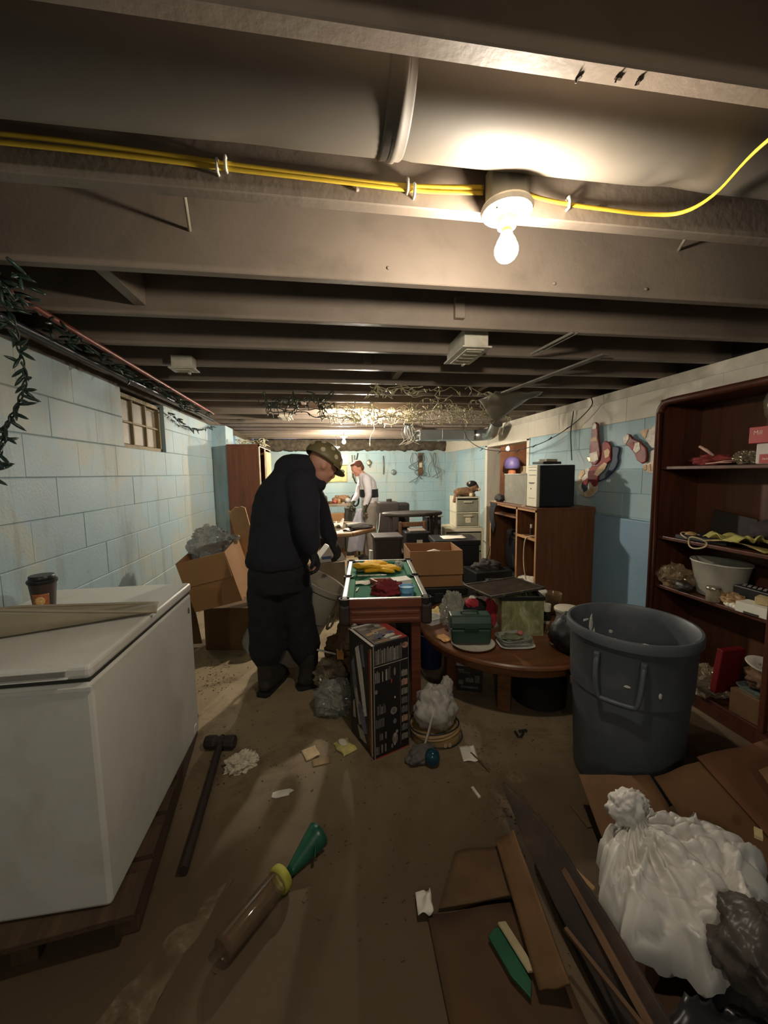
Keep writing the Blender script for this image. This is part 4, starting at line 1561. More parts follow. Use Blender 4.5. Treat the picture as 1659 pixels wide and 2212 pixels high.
# wire-mesh lid across the aquarium
md_ = root('mesh_lid', 'dusty dark mesh screen lid lying askew on the aquarium', 'screen lid', (1.155, 2.385, ZC + ah + .014), D(15))
mw, ml = .445, .295
for (x0_, x1_, y0_, y1_) in ((-mw / 2, mw / 2, -ml / 2, -ml / 2 + .014), (-mw / 2, mw / 2, ml / 2 - .014, ml / 2), (-mw / 2, -mw / 2 + .014, -ml / 2 + .014, ml / 2 - .014), (mw / 2 - .014, mw / 2, -ml / 2 + .014, ml / 2 - .014)):
    b = MB()
    b.bx(x0_, x1_, y0_, y1_, 0, .016)
    b.build('frame_bar', M('dusty_frame', (56, 50, 42), .6, dirt=(140, 126, 98), damt=.8, dscale=20), md_, bevel=.002)
b = MB()
for i in range(43):
    x = -mw / 2 + .012 + i * (mw - .024) / 42
    b.bx(x - .0011, x + .0011, -ml / 2 + .01, ml / 2 - .01, .007, .009)
for i in range(29):
    y = -ml / 2 + .012 + i * (ml - .024) / 28
    b.bx(-mw / 2 + .01, mw / 2 - .01, y - .0011, y + .0011, .0085, .0105)
o = b.build('mesh', M('rusty_mesh', (78, 62, 46), .8, var=.4, scale=12), md_)
o['kind'] = 'stuff'
b = MB()
b.bx(-mw / 2 + .012, mw / 2 - .012, -ml / 2 + .012, ml / 2 - .012, .003, .006)
b.build('backing', M('dust_layer', (82, 66, 48), .95, var=.45, scale=9, dirt=(150, 134, 104), damt=.8, dscale=11), md_)
# clear crumpled bag, red and black clothing, white tray on the table's left part
b = MB()
b.blob((0, 0, .095), (.085, .07, .12), 60, 44, .4, 5, seed=17, floor=0, pleat=.12)
tag(b.build('plastic_bag', FILM('grey_film', (176, 176, 162), .4, .14, .3), loc=(.84, 2.47, ZC)), 'crumpled clear plastic bag behind the green tackle box', 'plastic bag')
b = MB()
b.blob((0, 0, .09), (.075, .08, .11), 30, 20, .28, 3, seed=7, floor=0)
tag(b.build('black_jacket', M('black_fabric', (24, 23, 25), .9, var=.2), smooth=True, loc=(.965, 2.405, ZC)), 'bundled black garment between the tackle box and the aquarium', 'garment')
b = MB()
b.blob((0, 0, .1), (.05, .055, .095), 30, 20, .3, 3, seed=19, floor=0)
b.blob((-.11, .02, .165), (.05, .05, .03), 24, 14, .3, 3, seed=8)
tag(b.build('red_garment', M('red_fabric', (162, 40, 52), .85, var=.15, scale=14), smooth=True, loc=(1.055, 2.37, ZC)), 'bright red garment draped on the black bundle beside the aquarium', 'garment')
b = MB()
b.blob((0, 0, 0), (.03, .02, .016), 16, 10, .3, 3, seed=3)
tag(b.build('tissue', M('tissue_white', (220, 212, 194), .9), smooth=True, loc=(.955, 2.40, ZC + .195)), 'white tissue on top of the black bundle', 'tissue')
tray('white_dish', 'white square dish at the left edge of the coffee table', (.70, 2.505, ZC), .12, .11, .045, M('dish_white', (206, 204, 196), .35), D(25), cat='dish')
paper('crumpled yellow newspaper behind the white dish', (.76, 2.62, ZC), .12, .1, D(20), .06, 8, M('yellow_paper', (206, 180, 120), .8))
b = MB()
crumple(b, (0, 0, 0), .07, .1, .012, 4)
tag(b.build('brown_envelope', M('orange_paper', (190, 138, 78), .8), smooth=True, solid=.001, loc=(.70, 2.24, ZC), rz=D(20)), 'tan envelope sticking out left of the tackle box', 'envelope')
# tubs, jars and cup on the right part
def jar(name, label, loc, r0, r1, h_, mat, lidm=None, lid_h=.015, band=None, cat='jar', lidr=1.06, group=None, fill=None):
    r = root(name, label, cat, loc, group=group)
    b = MB()
    b.lathe([(0, 0), (r0 * .94, 0), (r0, .004), (r1, h_ - .002), (r1 * .97, h_), (0, h_)], 24)
    b.build('body', mat, r, smooth=True, angle=40)
    if band:
        b = MB()
        k = lambda t: r0 + (r1 - r0) * t + .0007
        b.shell([(k(.2), h_ * .2), (k(.75), h_ * .75)], 24)
        b.build('label', band, r, smooth=True)
    if lidm:
        b = MB()
        rl = r1 * lidr
        b.lathe([(0, h_ - .002), (rl, h_ - .002), (rl, h_ + lid_h - .003), (rl * .95, h_ + lid_h), (0, h_ + lid_h)], 24)
        b.build('lid', lidm, r, smooth=True, angle=40)
    return r
off = M('off_white_plastic', (208, 200, 178), .45, var=.06)
dk = M('dark_label', (38, 34, 30), .5, var=.3, scale=40)
jar('plastic_tub', 'off-white lidded bucket right of the aquarium on the coffee table', (1.585, 2.32, ZC), .066, .08, .095, off, off, .016, cat='tub', lidr=1.08)
jar('label_jar', 'white jar with a black label close to the aquarium corner', (1.455, 2.36, ZC), .026, .026, .115, off, off, .018, dk, cat='jar')
jar('plastic_tub', 'shallow white tub behind the aquarium right corner', (1.50, 2.58, ZC), .07, .075, .15, M('tub_white2', (222, 216, 200), .4), M('tub_lid2', (226, 220, 204), .4), .012, cat='tub')
r = root('clear_cup', 'clear plastic cup standing behind the lidded bucket', 'cup', (1.60, 2.52, ZC))
b = MB()
b.shell([(0, .002), (.05, .002), (.062, .15), (.064, .152), (.0605, .152), (.048, .006), (0, .006)], 28)
b.build('cup', FILM('smoky_cup', (150, 120, 84), .6, .1, .2), r, smooth=True)
r = root('paper_cup', 'small white cup with an orange band at the table front', 'cup', (1.325, 2.06, ZC))
b = MB()
b.shell([(0, .001), (.025, .001), (.036, .062), (.0375, .064), (.036, .066), (.0345, .062), (.024, .004), (0, .004)], 26)
b.build('cup', M('cup_white', (218, 206, 186), .5), r, smooth=True, angle=50)
b = MB()
b.shell([(.0276, .012), (.0338, .046)], 26)
b.build('orange_band', M('orange_band', (196, 98, 44), .5, var=.25, scale=40), r, smooth=True)
for i, (pts, lab) in enumerate((([(1.40, 2.2, ZC + .01), (1.46, 2.16, ZC + .05), (1.52, 2.2, ZC + .04), (1.55, 2.16, ZC + .01)], 'brown cable curled between the jar and the trash can'), ([(1.38, 2.24, ZC + .01), (1.44, 2.26, ZC + .04), (1.5, 2.22, ZC + .06), (1.62, 2.2, ZC + .01)], 'second thin cable curled beside the lidded bucket'))):
    cord('cable', lab, 'cable', pts, .004, M('brown_cable', (96, 70, 44), .6))
b = MB()
b.blob((0, 0, .03), (.05, .04, .03), 20, 12, .3, 4, seed=41, floor=0)
tag(b.build('cream_cloth', M('cream_cloth', (196, 182, 148), .9), smooth=True, loc=(1.52, 2.19, ZC)), 'small cream rag under the cables on the coffee table', 'rag')
# black bag on the near right edge
b = MB()
b.blob((0, 0, .0), (.115, .12, .12), 36, 24, .22, 3, seed=23)
tag(b.build('black_bag', M('black_vinyl', (22, 21, 21), .55, var=.15), smooth=True, loc=(1.36, 1.955, ZC + .10)), 'slouching black bag on the coffee table next to the trash can', 'bag')
# under the table: black tub, printed box, blue bucket
r = root('black_tub', 'low round black tub on the floor under the coffee table', 'tub', (1.3, 2.17, 0))
b = MB()
b.shell([(0, .004), (.13, .004), (.16, .02), (.165, .15), (.172, .16), (.165, .165), (.155, .155), (.15, .03), (0, .016)], 40)
b.build('tub', M('black_rubber', (20, 20, 21), .6), r, smooth=True, angle=40)
b = MB()
b.blob((0, 0, .12), (.14, .14, .06), 20, 12, .3, 4, seed=2)
b.build('contents', M('black_fabric', (24, 23, 25)), r, smooth=True)
r = root('printed_box', 'small dark printed carton with pale top under the coffee table', 'box', (.935, 2.41, 0), D(-22))
b = MB()
b.bx(-.085, .085, -.08, .08, 0, .205)
b.build('carton', M('dark_carton', (46, 40, 36), .6, var=.3, scale=14), r, bevel=.002)
b = MB()
b.bx(-.086, .086, -.081, .081, .172, .207)
b.build('pale_top', M('pale_card', (172, 162, 146), .7), r, bevel=.001)
f = MB()
for (x, z, a, c) in ((-.055, .145, .04, .014), (-.03, .13, .07, .006), (.0, .08, .05, .03), (.05, .09, .03, .05), (-.055, .06, .03, .03), (.0, .03, .11, .014)):
    f.bx(x - a / 2, x + a / 2, -.0816, -.0804, z - c / 2, z + c / 2)
f.build('print', M('carton_print', (112, 104, 94), .6, var=.4, scale=40), r)
r = root('blue_bucket', 'dark blue plastic bucket between the pool table and coffee table', 'bucket', (.745, 2.72, 0))
b = MB()
b.shell([(0, .004), (.08, .004), (.1, .25), (.106, .252), (.106, .262), (.098, .262), (.094, .25), (.076, .01), (0, .01)], 32)
b.build('pail', M('navy_plastic', (32, 44, 86), .45), r, smooth=True, angle=40)
b = MB()
b.tube([(.106 * math.cos(D(a)), .106 * math.sin(D(a)) * .6 - .05, .25 - .04 * math.sin(D(a))) for a in range(0, 181, 15)], .003, 6)
b.build('bail', M('steel_wire', (130, 128, 122), .4, .7), r, smooth=True)

# carton on a black trunk behind the pool table
r = root('storage_chest', 'black plastic chest carrying the open cardboard box', 'chest', (.94, 3.32, 0), D(-4))
b = MB()
b.bx(-.25, .25, -.2, .2, 0, .40)
b.build('body', M('black_plastic', (26, 26, 27), .5), r, bevel=.012)
b = MB()
b.bx(-.26, .26, -.21, .21, .40, .475)
b.build('lid', M('black_plastic', (26, 26, 27)), r, bevel=.012)
b = MB()
b.bx(-.04, .04, -.225, -.205, .35, .43)
b.build('latch', M('dark_latch', (48, 48, 50), .4), r, bevel=.004)
carton('cardboard_box', 'open tan cardboard box on the black chest behind the pool table', (.925, 3.33, .477), (.45, .40, .31), D(-4), None, (1, 0, 0, 0), flap_len=.5, flap_ang=(173, 0, 0, 0), mat=card)
paper('white sheet inside the open cardboard box', (.9, 3.3, .72), .16, .1, D(20), .05, 6)

# ================================================================ entertainment cabinet on the right
cbm = WOOD('cabinet_oak', (98, 60, 32), (128, 82, 46), .5, axis=2)
cb_edge = M('cabinet_edge', (164, 122, 78), .6, var=.12)
cb = root('media_cabinet', 'tall wooden media cabinet with open shelves by the right wall', 'cabinet', (2.2, 3.8, 0))
x0c, x1c, ya, yb, zc = -.29, .29, -.51, .51, 1.105
b = MB(); b.bx(x0c, x1c, ya, ya + .02, 0, zc - .02); b.build('side_panel', cbm, cb, bevel=.002)
b = MB(); b.bx(x0c, x1c, yb - .02, yb, 0, zc - .02); b.build('side_panel', cbm, cb, bevel=.002)
b = MB(); b.bx(x0c, x1c, -.145, -.125, .06, zc - .02); b.build('divider', cbm, cb, bevel=.002)
b = MB(); b.bx(x0c - .01, x1c, ya - .005, yb + .005, zc - .02, zc); b.build('top', cbm, cb, bevel=.003)
b = MB(); b.bx(x1c - .008, x1c, ya + .02, yb - .02, .0, zc - .02); b.build('back_panel', cbm, cb)
for (y0_, y1_, z) in ((-.125, .49, .22), (-.125, .49, .96), (-.49, -.145, .80), (-.49, -.145, .30), (-.49, .49, .06)):
    b = MB()
    b.bx(x0c + .02, x1c - .01, y0_, y1_, z, z + .018)
    b.build('shelf', cbm, cb, bevel=.002)
for (y0_, y1_, z0, z1) in ((ya, ya + .026, 0, zc), (yb - .026, yb, 0, zc), (-.15, -.12, 0, zc), (ya, yb, zc - .04, zc - .02), (-.12, .485, .215, .24), (-.485, -.15, .795, .82)):
    b = MB()
    b.bx(x0c - .006, x0c, y0_, y1_, z0, z1)
    b.build('edge_strip', cb_edge, cb, bevel=.001)
# CRT television in the left bay
tv = root('television', 'black tube television inside the cabinet bay', 'television', (2.21, 3.98, .24))
tvm = M('tv_black', (34, 34, 36), .4)
b = MB()
b.box((-.06, 0, .29), (.16, .52, .5))
b.build('bezel', tvm, tv, bevel=.03, seg=3)
b = MB()
b.box((.12, 0, .27), (.24, .4, .38), None, 0, .9)
b.build('tube_housing', tvm, tv, bevel=.03)
b = MB()
def fn(u, v):
    y, z = (u - .5) * .44, .08 + v * .38 + .03
    d = ((u - .5) * 2) ** 2 + ((v - .5) * 2) ** 2
    return (-.142 - .035 * (1 - d / 2), y, z)
b.sheet(16, 14, fn)
b.build('screen', M('tv_screen', (30, 32, 34), .12), tv, smooth=True, solid=.002)
b = MB()
b.bx(-.145, -.1, -.25, .25, .0, .075)
b.build('control_panel', M('tv_grey', (52, 52, 54), .5), tv, bevel=.008)
b = MB()
def fn(u, v):
    return (-.30 - .05 * math.sin(PI * v) + .02 * math.sin(u * 9), .30 - .22 * u - .04 * math.sin(v * 3), 1.08 - .46 * v - .1 * u * v)
b.sheet(10, 14, lambda u, v: (1.86 - .03 * math.sin(PI * v), 4.18 - .16 * u * (1 - .4 * v) - .05 * v, 1.10 - .36 * v * (1 - .5 * abs(u - .3))))
tag(b.build('black_cloth', M('black_fabric', (24, 23, 25)), smooth=True, solid=.006), 'black cloth bag hanging off the cabinet front over the television', 'cloth bag')
# small things on the cabinet shelves
for (y, z, h_, rr_, lab) in ((3.55, .818, .07, .014, 'small white bottle on the upper cabinet shelf'), (3.36, .818, .085, .03, 'white-topped pot on the upper cabinet shelf')):
    jar('bottle', lab, (2.0, y, z), rr_, rr_ * .9, h_, M('amber_dark', (60, 48, 38), .3), M('white_cap', (220, 212, 200), .4), h_ * .5, cat='bottle', lidr=.8)
cord('white_cable', 'white cable hanging from the upper to the lower cabinet shelf', 'cable', [(2.0, 3.34, .83), (1.92, 3.42, .828), (1.895, 3.47, .78), (1.90, 3.5, .6), (1.905, 3.48, .45), (1.93, 3.46, .33)], .006, M('cream_cord', (196, 178, 144), .6))
b = MB()
b.blob((0, -.08, .05), (.1, .07, .06), 26, 16, .35, 4, seed=13, floor=0)
b.blob((-.02, .08, .035), (.08, .1, .04), 26, 16, .35, 4, seed=14, floor=0)
tag(b.build('white_cloth', M('white_cloth', (214, 206, 186), .9), smooth=True, loc=(2.0, 3.5, .32)), 'bundle of white cloth on the lower cabinet shelf', 'cloth')
# computer tower on top
pc = root('computer_tower', 'beige-fronted black computer tower on the media cabinet', 'computer', (2.13, 3.445, zc))
pcd = M('pc_black', (20, 20, 24), .45, var=.08)
pcb = M('pc_beige', (206, 200, 176), .45, var=.04)
b = MB()
b.bx(-.165, .185, -.095, .095, .006, .395)
b.build('case', pcd, pc, bevel=.006)
b = MB()
b.bx(-.195, -.163, -.094, .094, .004, .397)
fr = b.build('front_panel', pcb, pc, bevel=.01, seg=3)
b = MB()
for z in (.345, .375, .3):
    b.bx(-.1965, -.193, -.075, .055, z, z + .006)
b.prism([(-.06, .235), (.06, .235), (.03, .22), (-.03, .22)], -.0015, .0015, T(-.1955, 0, 0) @ Matrix(((0, 0, 1, 0), (1, 0, 0, 0), (0, 1, 0, 0), (0, 0, 0, 1))))
b.lathe([(.008, 0), (.008, .003)], 12, T(-.194, .01, .175) @ RY(-PI / 2))
b.bx(-.1965, -.194, -.06, .05, .085, .088)
b.build('front_slots', M('slot_dark', (60, 58, 50), .5), fr)
b = MB()
for x in (-.14, .15):
    for y in (-.07, .07):
        b.lathe([(.012, 0), (.014, .008)], 10, T(x, y, -.0))
b.build('foot', pcd, pc)
paper('white sheet hanging over the computer tower edge', (2.08, 3.40, zc + .399), .16, .15, D(12), .004, 3)
b = MB()
b.box((0, 0, .012), (.22, .14, .022))
tag(b.build('black_device', M('device_black', (28, 28, 26), .4), bevel=.003, loc=(2.08, 3.44, zc + .404), rz=D(14)), 'flat black device on top of the computer tower', 'device')
r = root('silver_recorder', 'small silver player lying on the black device on the computer', 'player', (2.09, 3.44, zc + .428), D(20))
b = MB()
b.box((0, 0, .012), (.15, .1, .024))
b.build('body', M('silver_plastic', (172, 170, 150), .35, .4), r, bevel=.004)
b = MB()
b.box((-.0755, .0, .012), (.002, .06, .008))
b.build('slot', M('slot_dark', (60, 58, 50)), r)
# clear storage bin beside it
r = root('clear_bin', 'cloudy clear plastic bin beside the computer on the cabinet', 'plastic bin', (2.14, 3.88, zc))
binm = FILM('cloudy_bin', (196, 192, 178), .35, .2, .35)
for (x0_, x1_, y0_, y1_, z0, z1) in ((-.15, .15, -.24, .24, 0, .004), (-.15, -.146, -.24, .24, .004, .31), (.146, .15, -.24, .24, .004, .31), (-.146, .146, -.24, -.236, .004, .31), (-.146, .146, .236, .24, .004, .31)):
    b = MB()
    b.bx(x0_, x1_, y0_, y1_, z0, z1)
    b.build('panel', binm, r)
b = MB()
b.tube([(-.152, -.242, .31), (.152, -.242, .31), (.152, .242, .31), (-.152, .242, .31)], .007, 6, closed=True)
b.build('rim', M('bin_rim', (200, 196, 184), .4), r, smooth=True)
b = MB()
b.blob((0, .05, .07), (.11, .14, .07), 20, 12, .3, 4, seed=3, floor=.006)
b.build('contents', M('grey_contents', (120, 118, 112), .8, var=.4), r, smooth=True)
b = MB()
b.lathe([(.0, 0), (.02, .0), (.02, .006), (0, .006)], 14)
tag(b.build('white_disc', M('white_cap', (220, 212, 200)), loc=(1.93, 3.57, zc)), 'small white plastic disc at the cabinet top edge', 'disc')
b = MB()
b.blob((0, 0, .04), (.05, .08, .045), 20, 12, .3, 4, seed=31, floor=0)
tag(b.build('dark_cloth', M('grey_fabric', (66, 64, 60), .9), smooth=True, loc=(1.97, 4.2, zc)), 'dark grey cloth at the far end of the cabinet top', 'cloth')

# ================================================================ bookcase at the right edge
bcm = WOOD('bookcase_mahogany', (62, 30, 18), (88, 46, 28), .42, axis=2)
bcb = WOOD('bookcase_back', (70, 40, 24), (92, 54, 32), .5, axis=2)
bc = root('bookcase', 'tall dark brown bookcase at the right edge, crammed with junk', 'bookcase', (2.34, 1.62, 0))
fx, bx_, y0b, y1b, zb = -.15, .16, -.72, .70, 1.9
b = MB()
def post(y0_, y1_):
    b = MB()
    b.bx(fx, bx_, y0_, y1_, 0, zb - .03)
    return b.build('side_panel', bcm, bc, bevel=.006)
post(y1b - .03, y1b)
post(y0b, y0b + .03)
b = MB()
b.bx(fx, bx_, y0b, y1b, zb - .035, zb)
b.build('top', bcm, bc, bevel=.012, seg=3)
# rounded front frame
b = MB()
pts = [(fx - .006, y1b - .018, 0.03), (fx - .006, y1b - .018, zb - .09)]
for a in range(0, 91, 15):
    pts.append((fx - .006, y1b - .018 - .07 * (1 - math.cos(D(a))), zb - .09 + .07 * math.sin(D(a))))
pts += [(fx - .006, y0b + .05, zb - .02)]
b.tube(pts, .022, 10)
b.build('rounded_frame', bcm, bc, smooth=True)
b = MB()
b.bx(bx_ - .008, bx_, y0b + .03, y1b - .03, 0, zb - .03)
b.build('back_panel', bcb, bc)
for z in (1.445, .985, .655, .07):
    b = MB()
    b.bx(fx + .012, bx_ - .008, y0b + .03, y1b - .03, z, z + .022)
    b.build('shelf', bcm, bc, bevel=.004)
b = MB()
b.bx(fx, fx + .02, y0b + .03, y1b - .03, 0, .07)
b.build('plinth', bcm, bc)
b = MB()
b.bx(fx - .004, fx + .02, -.055, -.025, .09, .985)
b.build('front_stile', bcm, bc, bevel=.004)
S1, S2, S3, S4 = 1.468, 1.008, .678, .093
# top shelf
r = root('red_box', 'flat red box with pale lettering on the top bookcase shelf', 'box', (2.32, 1.68, S1 + .108))
redm = M('red_card', (158, 44, 44), .5, var=.1)
b = MB()
b.bx(-.09, .1, -.1, .1, 0, .085)
b.build('box', redm, r, bevel=.002)
text_mesh('lettering', 'Mill', .03, M('pale_ink', (220, 190, 176), .6), T(-.0906, .078, .045) @ RZ(-PI / 2) @ RX(PI / 2), r)
r = root('printed_tin', 'red and white printed tin under the flat red box', 'tin', (2.32, 1.655, S1))
b = MB()
b.bx(-.085, .09, -.1, .09, 0, .106)
b.build('tin', M('white_tin', (188, 176, 168), .4, var=.1), r, bevel=.006)
f = MB()
f.bx(-.0862, -.0852, -.095, .07, .004, .05)
f.bx(-.0862, -.0852, -.095, .012, .055, .1)
f.build('red_print', redm, r)
text_mesh('lettering', 'nuts', .018, M('pale_ink', (220, 190, 176)), T(-.0868, .055, .022) @ RZ(-PI / 2) @ RX(PI / 2), r)
b = MB()
b.blob((0, 0, .03), (.07, .12, .035), 34, 18, .45, 4, seed=6, floor=0)
tag(b.build('red_cloth', M('dull_red_cloth', (120, 40, 34), .9, var=.25, scale=20), smooth=True, loc=(2.32, 2.04, S1)), 'dull red cloth heap on the top bookcase shelf', 'cloth')
for (p0, p1, w_, lab) in (((2.27, 2.09, S1 + .115), (2.27, 2.0, S1 + .055), .016, 'white handled tool stuck in the red cloth'), ((2.22, 2.0, S1 + .008), (2.23, 1.86, S1 + .012), .006, 'pink stick lying before the red cloth'), ((2.225, 1.96, S1 + .012), (2.24, 1.85, S1 + .022), .005, 'second pale stick crossing the pink one')):
    b = MB()
    b.tube([p0, (V(p0) + V(p1)) / 2 + V((0, 0, .004)), p1], [w_ * .5, w_ * .6, w_ * .4], 8)
    tag(b.build('stick', M('pale_pink', (196, 160, 140), .6), smooth=True), lab, 'stick')
b = MB()
b.blob((0, 0, .035), (.05, .055, .04), 26, 16, .5, 5, seed=15, floor=0)
tag(b.build('silver_trinket', M('tarnished_silver', (150, 140, 118), .3, .7), loc=(2.28, 1.82, S1)), 'tarnished silver trinket left of the printed tin', 'trinket')
b = MB()
b.lathe([(.0, 0), (.03, 0), (.036, .02), (.034, .075), (.03, .075), (.03, .02), (0, .006)], 20)
tag(b.build('brown_mug', M('brown_glaze', (74, 48, 36), .3), smooth=True, angle=50, loc=(2.36, 1.9, S1)), 'small brown mug behind the sticks on the top shelf', 'mug')
b = MB()
b.shell([(.0, 0), (.05, .0), (.085, .06), (.095, .13), (.075, .19), (.06, .2), (.058, .198), (.072, .185), (.09, .13), (.08, .06), (.0, .005)], 28)
tag(b.build('glass_bowl', FILM('dusty_glass', (128, 116, 96), .6, .15, .2), smooth=True, loc=(2.35, 1.70, S1 + .195)), 'dusty round glass bowl on top of the red box', 'glass bowl')
# second shelf
b = MB()
b.box((0, 0, .012), (.26, .3, .022))
tag(b.build('slate_folder', M('slate_board', (58, 62, 64), .7), bevel=.002, loc=(2.36, 2.03, S2), rz=D(6)), 'slate grey folder lying on the second bookcase shelf', 'folder')
b = MB()
b.box((0, 0, .07), (.01, .26, .14), RX(D(8)))
tag(b.build('dark_book', M('dark_cover', (40, 32, 28), .6), bevel=.002, loc=(2.44, 2.0, S2 + .024)), 'dark book standing against the bookcase back', 'book')
b = MB()
b.blob((0, 0, .07), (.1, .12, .07), 26, 16, .2, 3, seed=26, floor=0)
tag(b.build('dark_fabric', M('plum_fabric', (46, 36, 40), .9), smooth=True, loc=(2.4, 1.72, S2 + .02)), 'dark plum fabric heap at the back of the second shelf', 'cloth')
b = MB()
crumple(b, (0, 0, 0), .24, .2, .05, 14, 18, fold=.9)
tag(b.build('yellow_leather', M('pale_yellow', (176, 168, 92), .7, var=.2, scale=14), smooth=True, solid=.003, loc=(2.27, 1.83, S2 + .035), rz=D(80)), 'pale yellow leather piece on the second bookcase shelf', 'leather')
b = MB()
b.sheet(12, 6, lambda u, v: (.0 + .12 * v, .17 - .34 * u, .01 + .03 * math.sin(PI * u) * (1 - v)))
tag(b.build('magazine', M('magazine_page', (178, 160, 96), .6, var=.25, scale=12), smooth=True, solid=.004, loc=(2.2, 1.80, S2), rz=D(-4)), 'open yellowish magazine at the front of the second shelf', 'magazine')
b = MB()
b.tube([(2.19 + .012 * math.cos(D(a) * 2), 2.0 + .058 * math.cos(D(a)), S2 - .002 + .034 * math.sin(D(a))) for a in range(0, 360, 15)], .0045, 6, closed=True)
b.tube(smoothpath([(2.19, 1.955, S2 + .018), (2.23, 1.9, S2 + .03), (2.27, 1.86, S2 + .04)], 4), .0045, 6)
b.tube(smoothpath([(2.2, 2.07, S2 + .012), (2.21, 2.12, S2 + .03), (2.24, 2.13, S2 + .04), (2.28, 2.06, S2 + .032)], 4), .004, 6)
tag(b.build('rope_loop', M('cream_rope', (196, 178, 136), .8), smooth=True), 'cream cord loop dangling from the second bookcase shelf', 'cord')
b = MB()
b.blob((0, 0, .012), (.03, .03, .014), 14, 10, .3, 4, seed=3, floor=0)
tag(b.build('bead_heap', M('bead_gold', (170, 140, 90), .4), smooth=True, loc=(2.25, 2.09, S2 + .024)), 'little heap of gold beads on the slate folder', 'beads')
# third shelf
r = root('white_basin', 'white oval plastic basin on the third bookcase shelf', 'basin', (2.35, 1.98, S3))
b = MB()
b.shell([(0, .003), (.11, .003), (.15, .2), (.158, .205), (.156, .212), (.145, .205), (.105, .012), (0, .012)], 40, sx=.8, sy=1.05)
b.build('basin', M('grey_white_plastic', (168, 164, 150), .45), r, smooth=True, angle=50)
b = MB()
b.blob((0, 0, .06), (.08, .1, .085), 60, 40, .4, 5, seed=16, floor=0, pleat=.1)
tag(b.build('plastic_bag', FILM('amber_film', (176, 150, 118), .45, .12, .3), loc=(2.27, 2.19, S3)), 'crumpled clear bag at the left end of the third shelf', 'plastic bag')
b = MB()
b.blob((0, 0, .03), (.035, .06, .035), 22, 14, .2, 3, seed=22, floor=0)
tag(b.build('dark_mask', M('dark_rubber', (44, 38, 34), .5), smooth=True, loc=(2.22, 2.09, S3)), 'dark oval rubber object before the white basin', 'rubber object')
jm = FILM('jar_glass', (180, 168, 140), .5, .06, .15)
jar('glass_jar', 'small glass jar with silver lid before the white basin', (2.22, 1.90, S3), .034, .034, .07, jm, M('silver_lid', (176, 168, 150), .25, .9), .014, cat='jar')
b = MB()
b.box((0, 0, .055), (.1, .2, .11))
tag(b.build('black_box', M('black_check', (26, 24, 26), .4, var=.5, scale=30), bevel=.006, loc=(2.34, 1.75, S3)), 'black patterned box on the third shelf right of the basin', 'box')
b = MB()
for i in range(7):
    b.box((0, -.08 + i * .026, .1115), (.05, .014, .002), RZ(.5))
b.build('check_print', M('check_white', (170, 164, 156), .5), bpy.data.objects['black_box'])
r = root('white_carton', 'white cardboard box at the front of the third shelf', 'box', (2.235, 1.69, S3), D(6))
b = MB()
b.bx(-.045, .05, -.09, .06, 0, .055)
b.build('box', M('white_card', (224, 220, 204)), r, bevel=.002)
b = MB()
b.bx(-.047, -.045, -.05, .02, .0, .012)
b.build('label', M('label_dark', (60, 52, 44), .6), r)
b = MB()
b.box((0, 0, .02), (.08, .06, .036), RZ(.4))
tag(b.build('cream_box', M('cream_card', (204, 182, 132), .7), bevel=.002, loc=(2.27, 1.67, S3 + .056)), 'small cream box on the white cardboard box', 'box')
for i, (x, y, rr_) in enumerate(((2.205, 1.80, .013), (2.205, 1.775, .016), (2.2, 1.755, .014), (2.225, 1.79, .014), (2.22, 1.825, .011))):
    b = MB()
    b.blob((0, 0, rr_ * .95), (rr_, rr_, rr_), 14, 10, .05, 3, seed=i, ridge=False)
    tag(b.build('white_ball', M('ivory', (232, 226, 208)), smooth=True, loc=(x, y, S3)), 'small white ball at the front of the third shelf', 'ball', 'white balls on the third shelf')
b = MB()
b.blob((0, 0, .03), (.06, .07, .035), 26, 16, .45, 5, seed=29, floor=0)
tag(b.build('shell_heap', M('tan_shell', (160, 128, 88), .6, var=.4, scale=30), smooth=True, loc=(2.27, 1.82, S3)), 'tan knobbly heap behind the white balls', 'heap')
# bottom compartment
b = MB()
b.box((0, 0, .135), (.15, .035, .27), RX(D(6)))
tag(b.build('red_book', M('deep_red_cover', (104, 14, 18), .5, var=.08), bevel=.003, loc=(2.27, 1.83, S4 + .06)), 'upright red book in the bottom bookcase compartment', 'book')
b = MB()
b.blob((0, 0, .06), (.1, .12, .09), 40, 24, .5, 5, seed=36, floor=0)
tag(b.build('plastic_bag', FILM('dim_film', (168, 150, 124), .35, .15, .3), loc=(2.27, 1.95, S4)), 'rumpled brownish bag beside the red book', 'plastic bag')
b = MB()
b.box((0, 0, .07), (.2, .2, .14))
o = tag(b.build('low_carton', card_d, bevel=.004, loc=(2.31, 1.66, S4), rz=D(4)), 'low brown carton in the bottom compartment', 'cardboard box')
tray('glass_dish', 'greenish glass dish on the low brown carton', (2.29, 1.67, S4 + .141), .16, .16, .03, FILM('green_glass', (150, 176, 168), .5, .08, .1), 0, cat='dish')
r = root('stacked_plate', 'pale plate leaning in the bottom compartment', 'plate', (2.3, 1.66, S4 + .29))
b = MB()
b.shell([(0, .004), (.05, .004), (.085, .016), (.087, .014), (.05, 0), (0, 0)], 30, RX(.2))
b.build('dish', M('plate_white', (212, 204, 186)), r, smooth=True)
b = MB()
b.blob((0, 0, .06), (.07, .08, .07), 26, 16, .4, 4, seed=44, floor=0)
tag(b.build('brown_heap', M('brown_mix', (112, 84, 58), .8, var=.5, scale=18), smooth=True, loc=(2.31, 1.67, S4 + .165)), 'brown clutter under the leaning plate', 'heap')

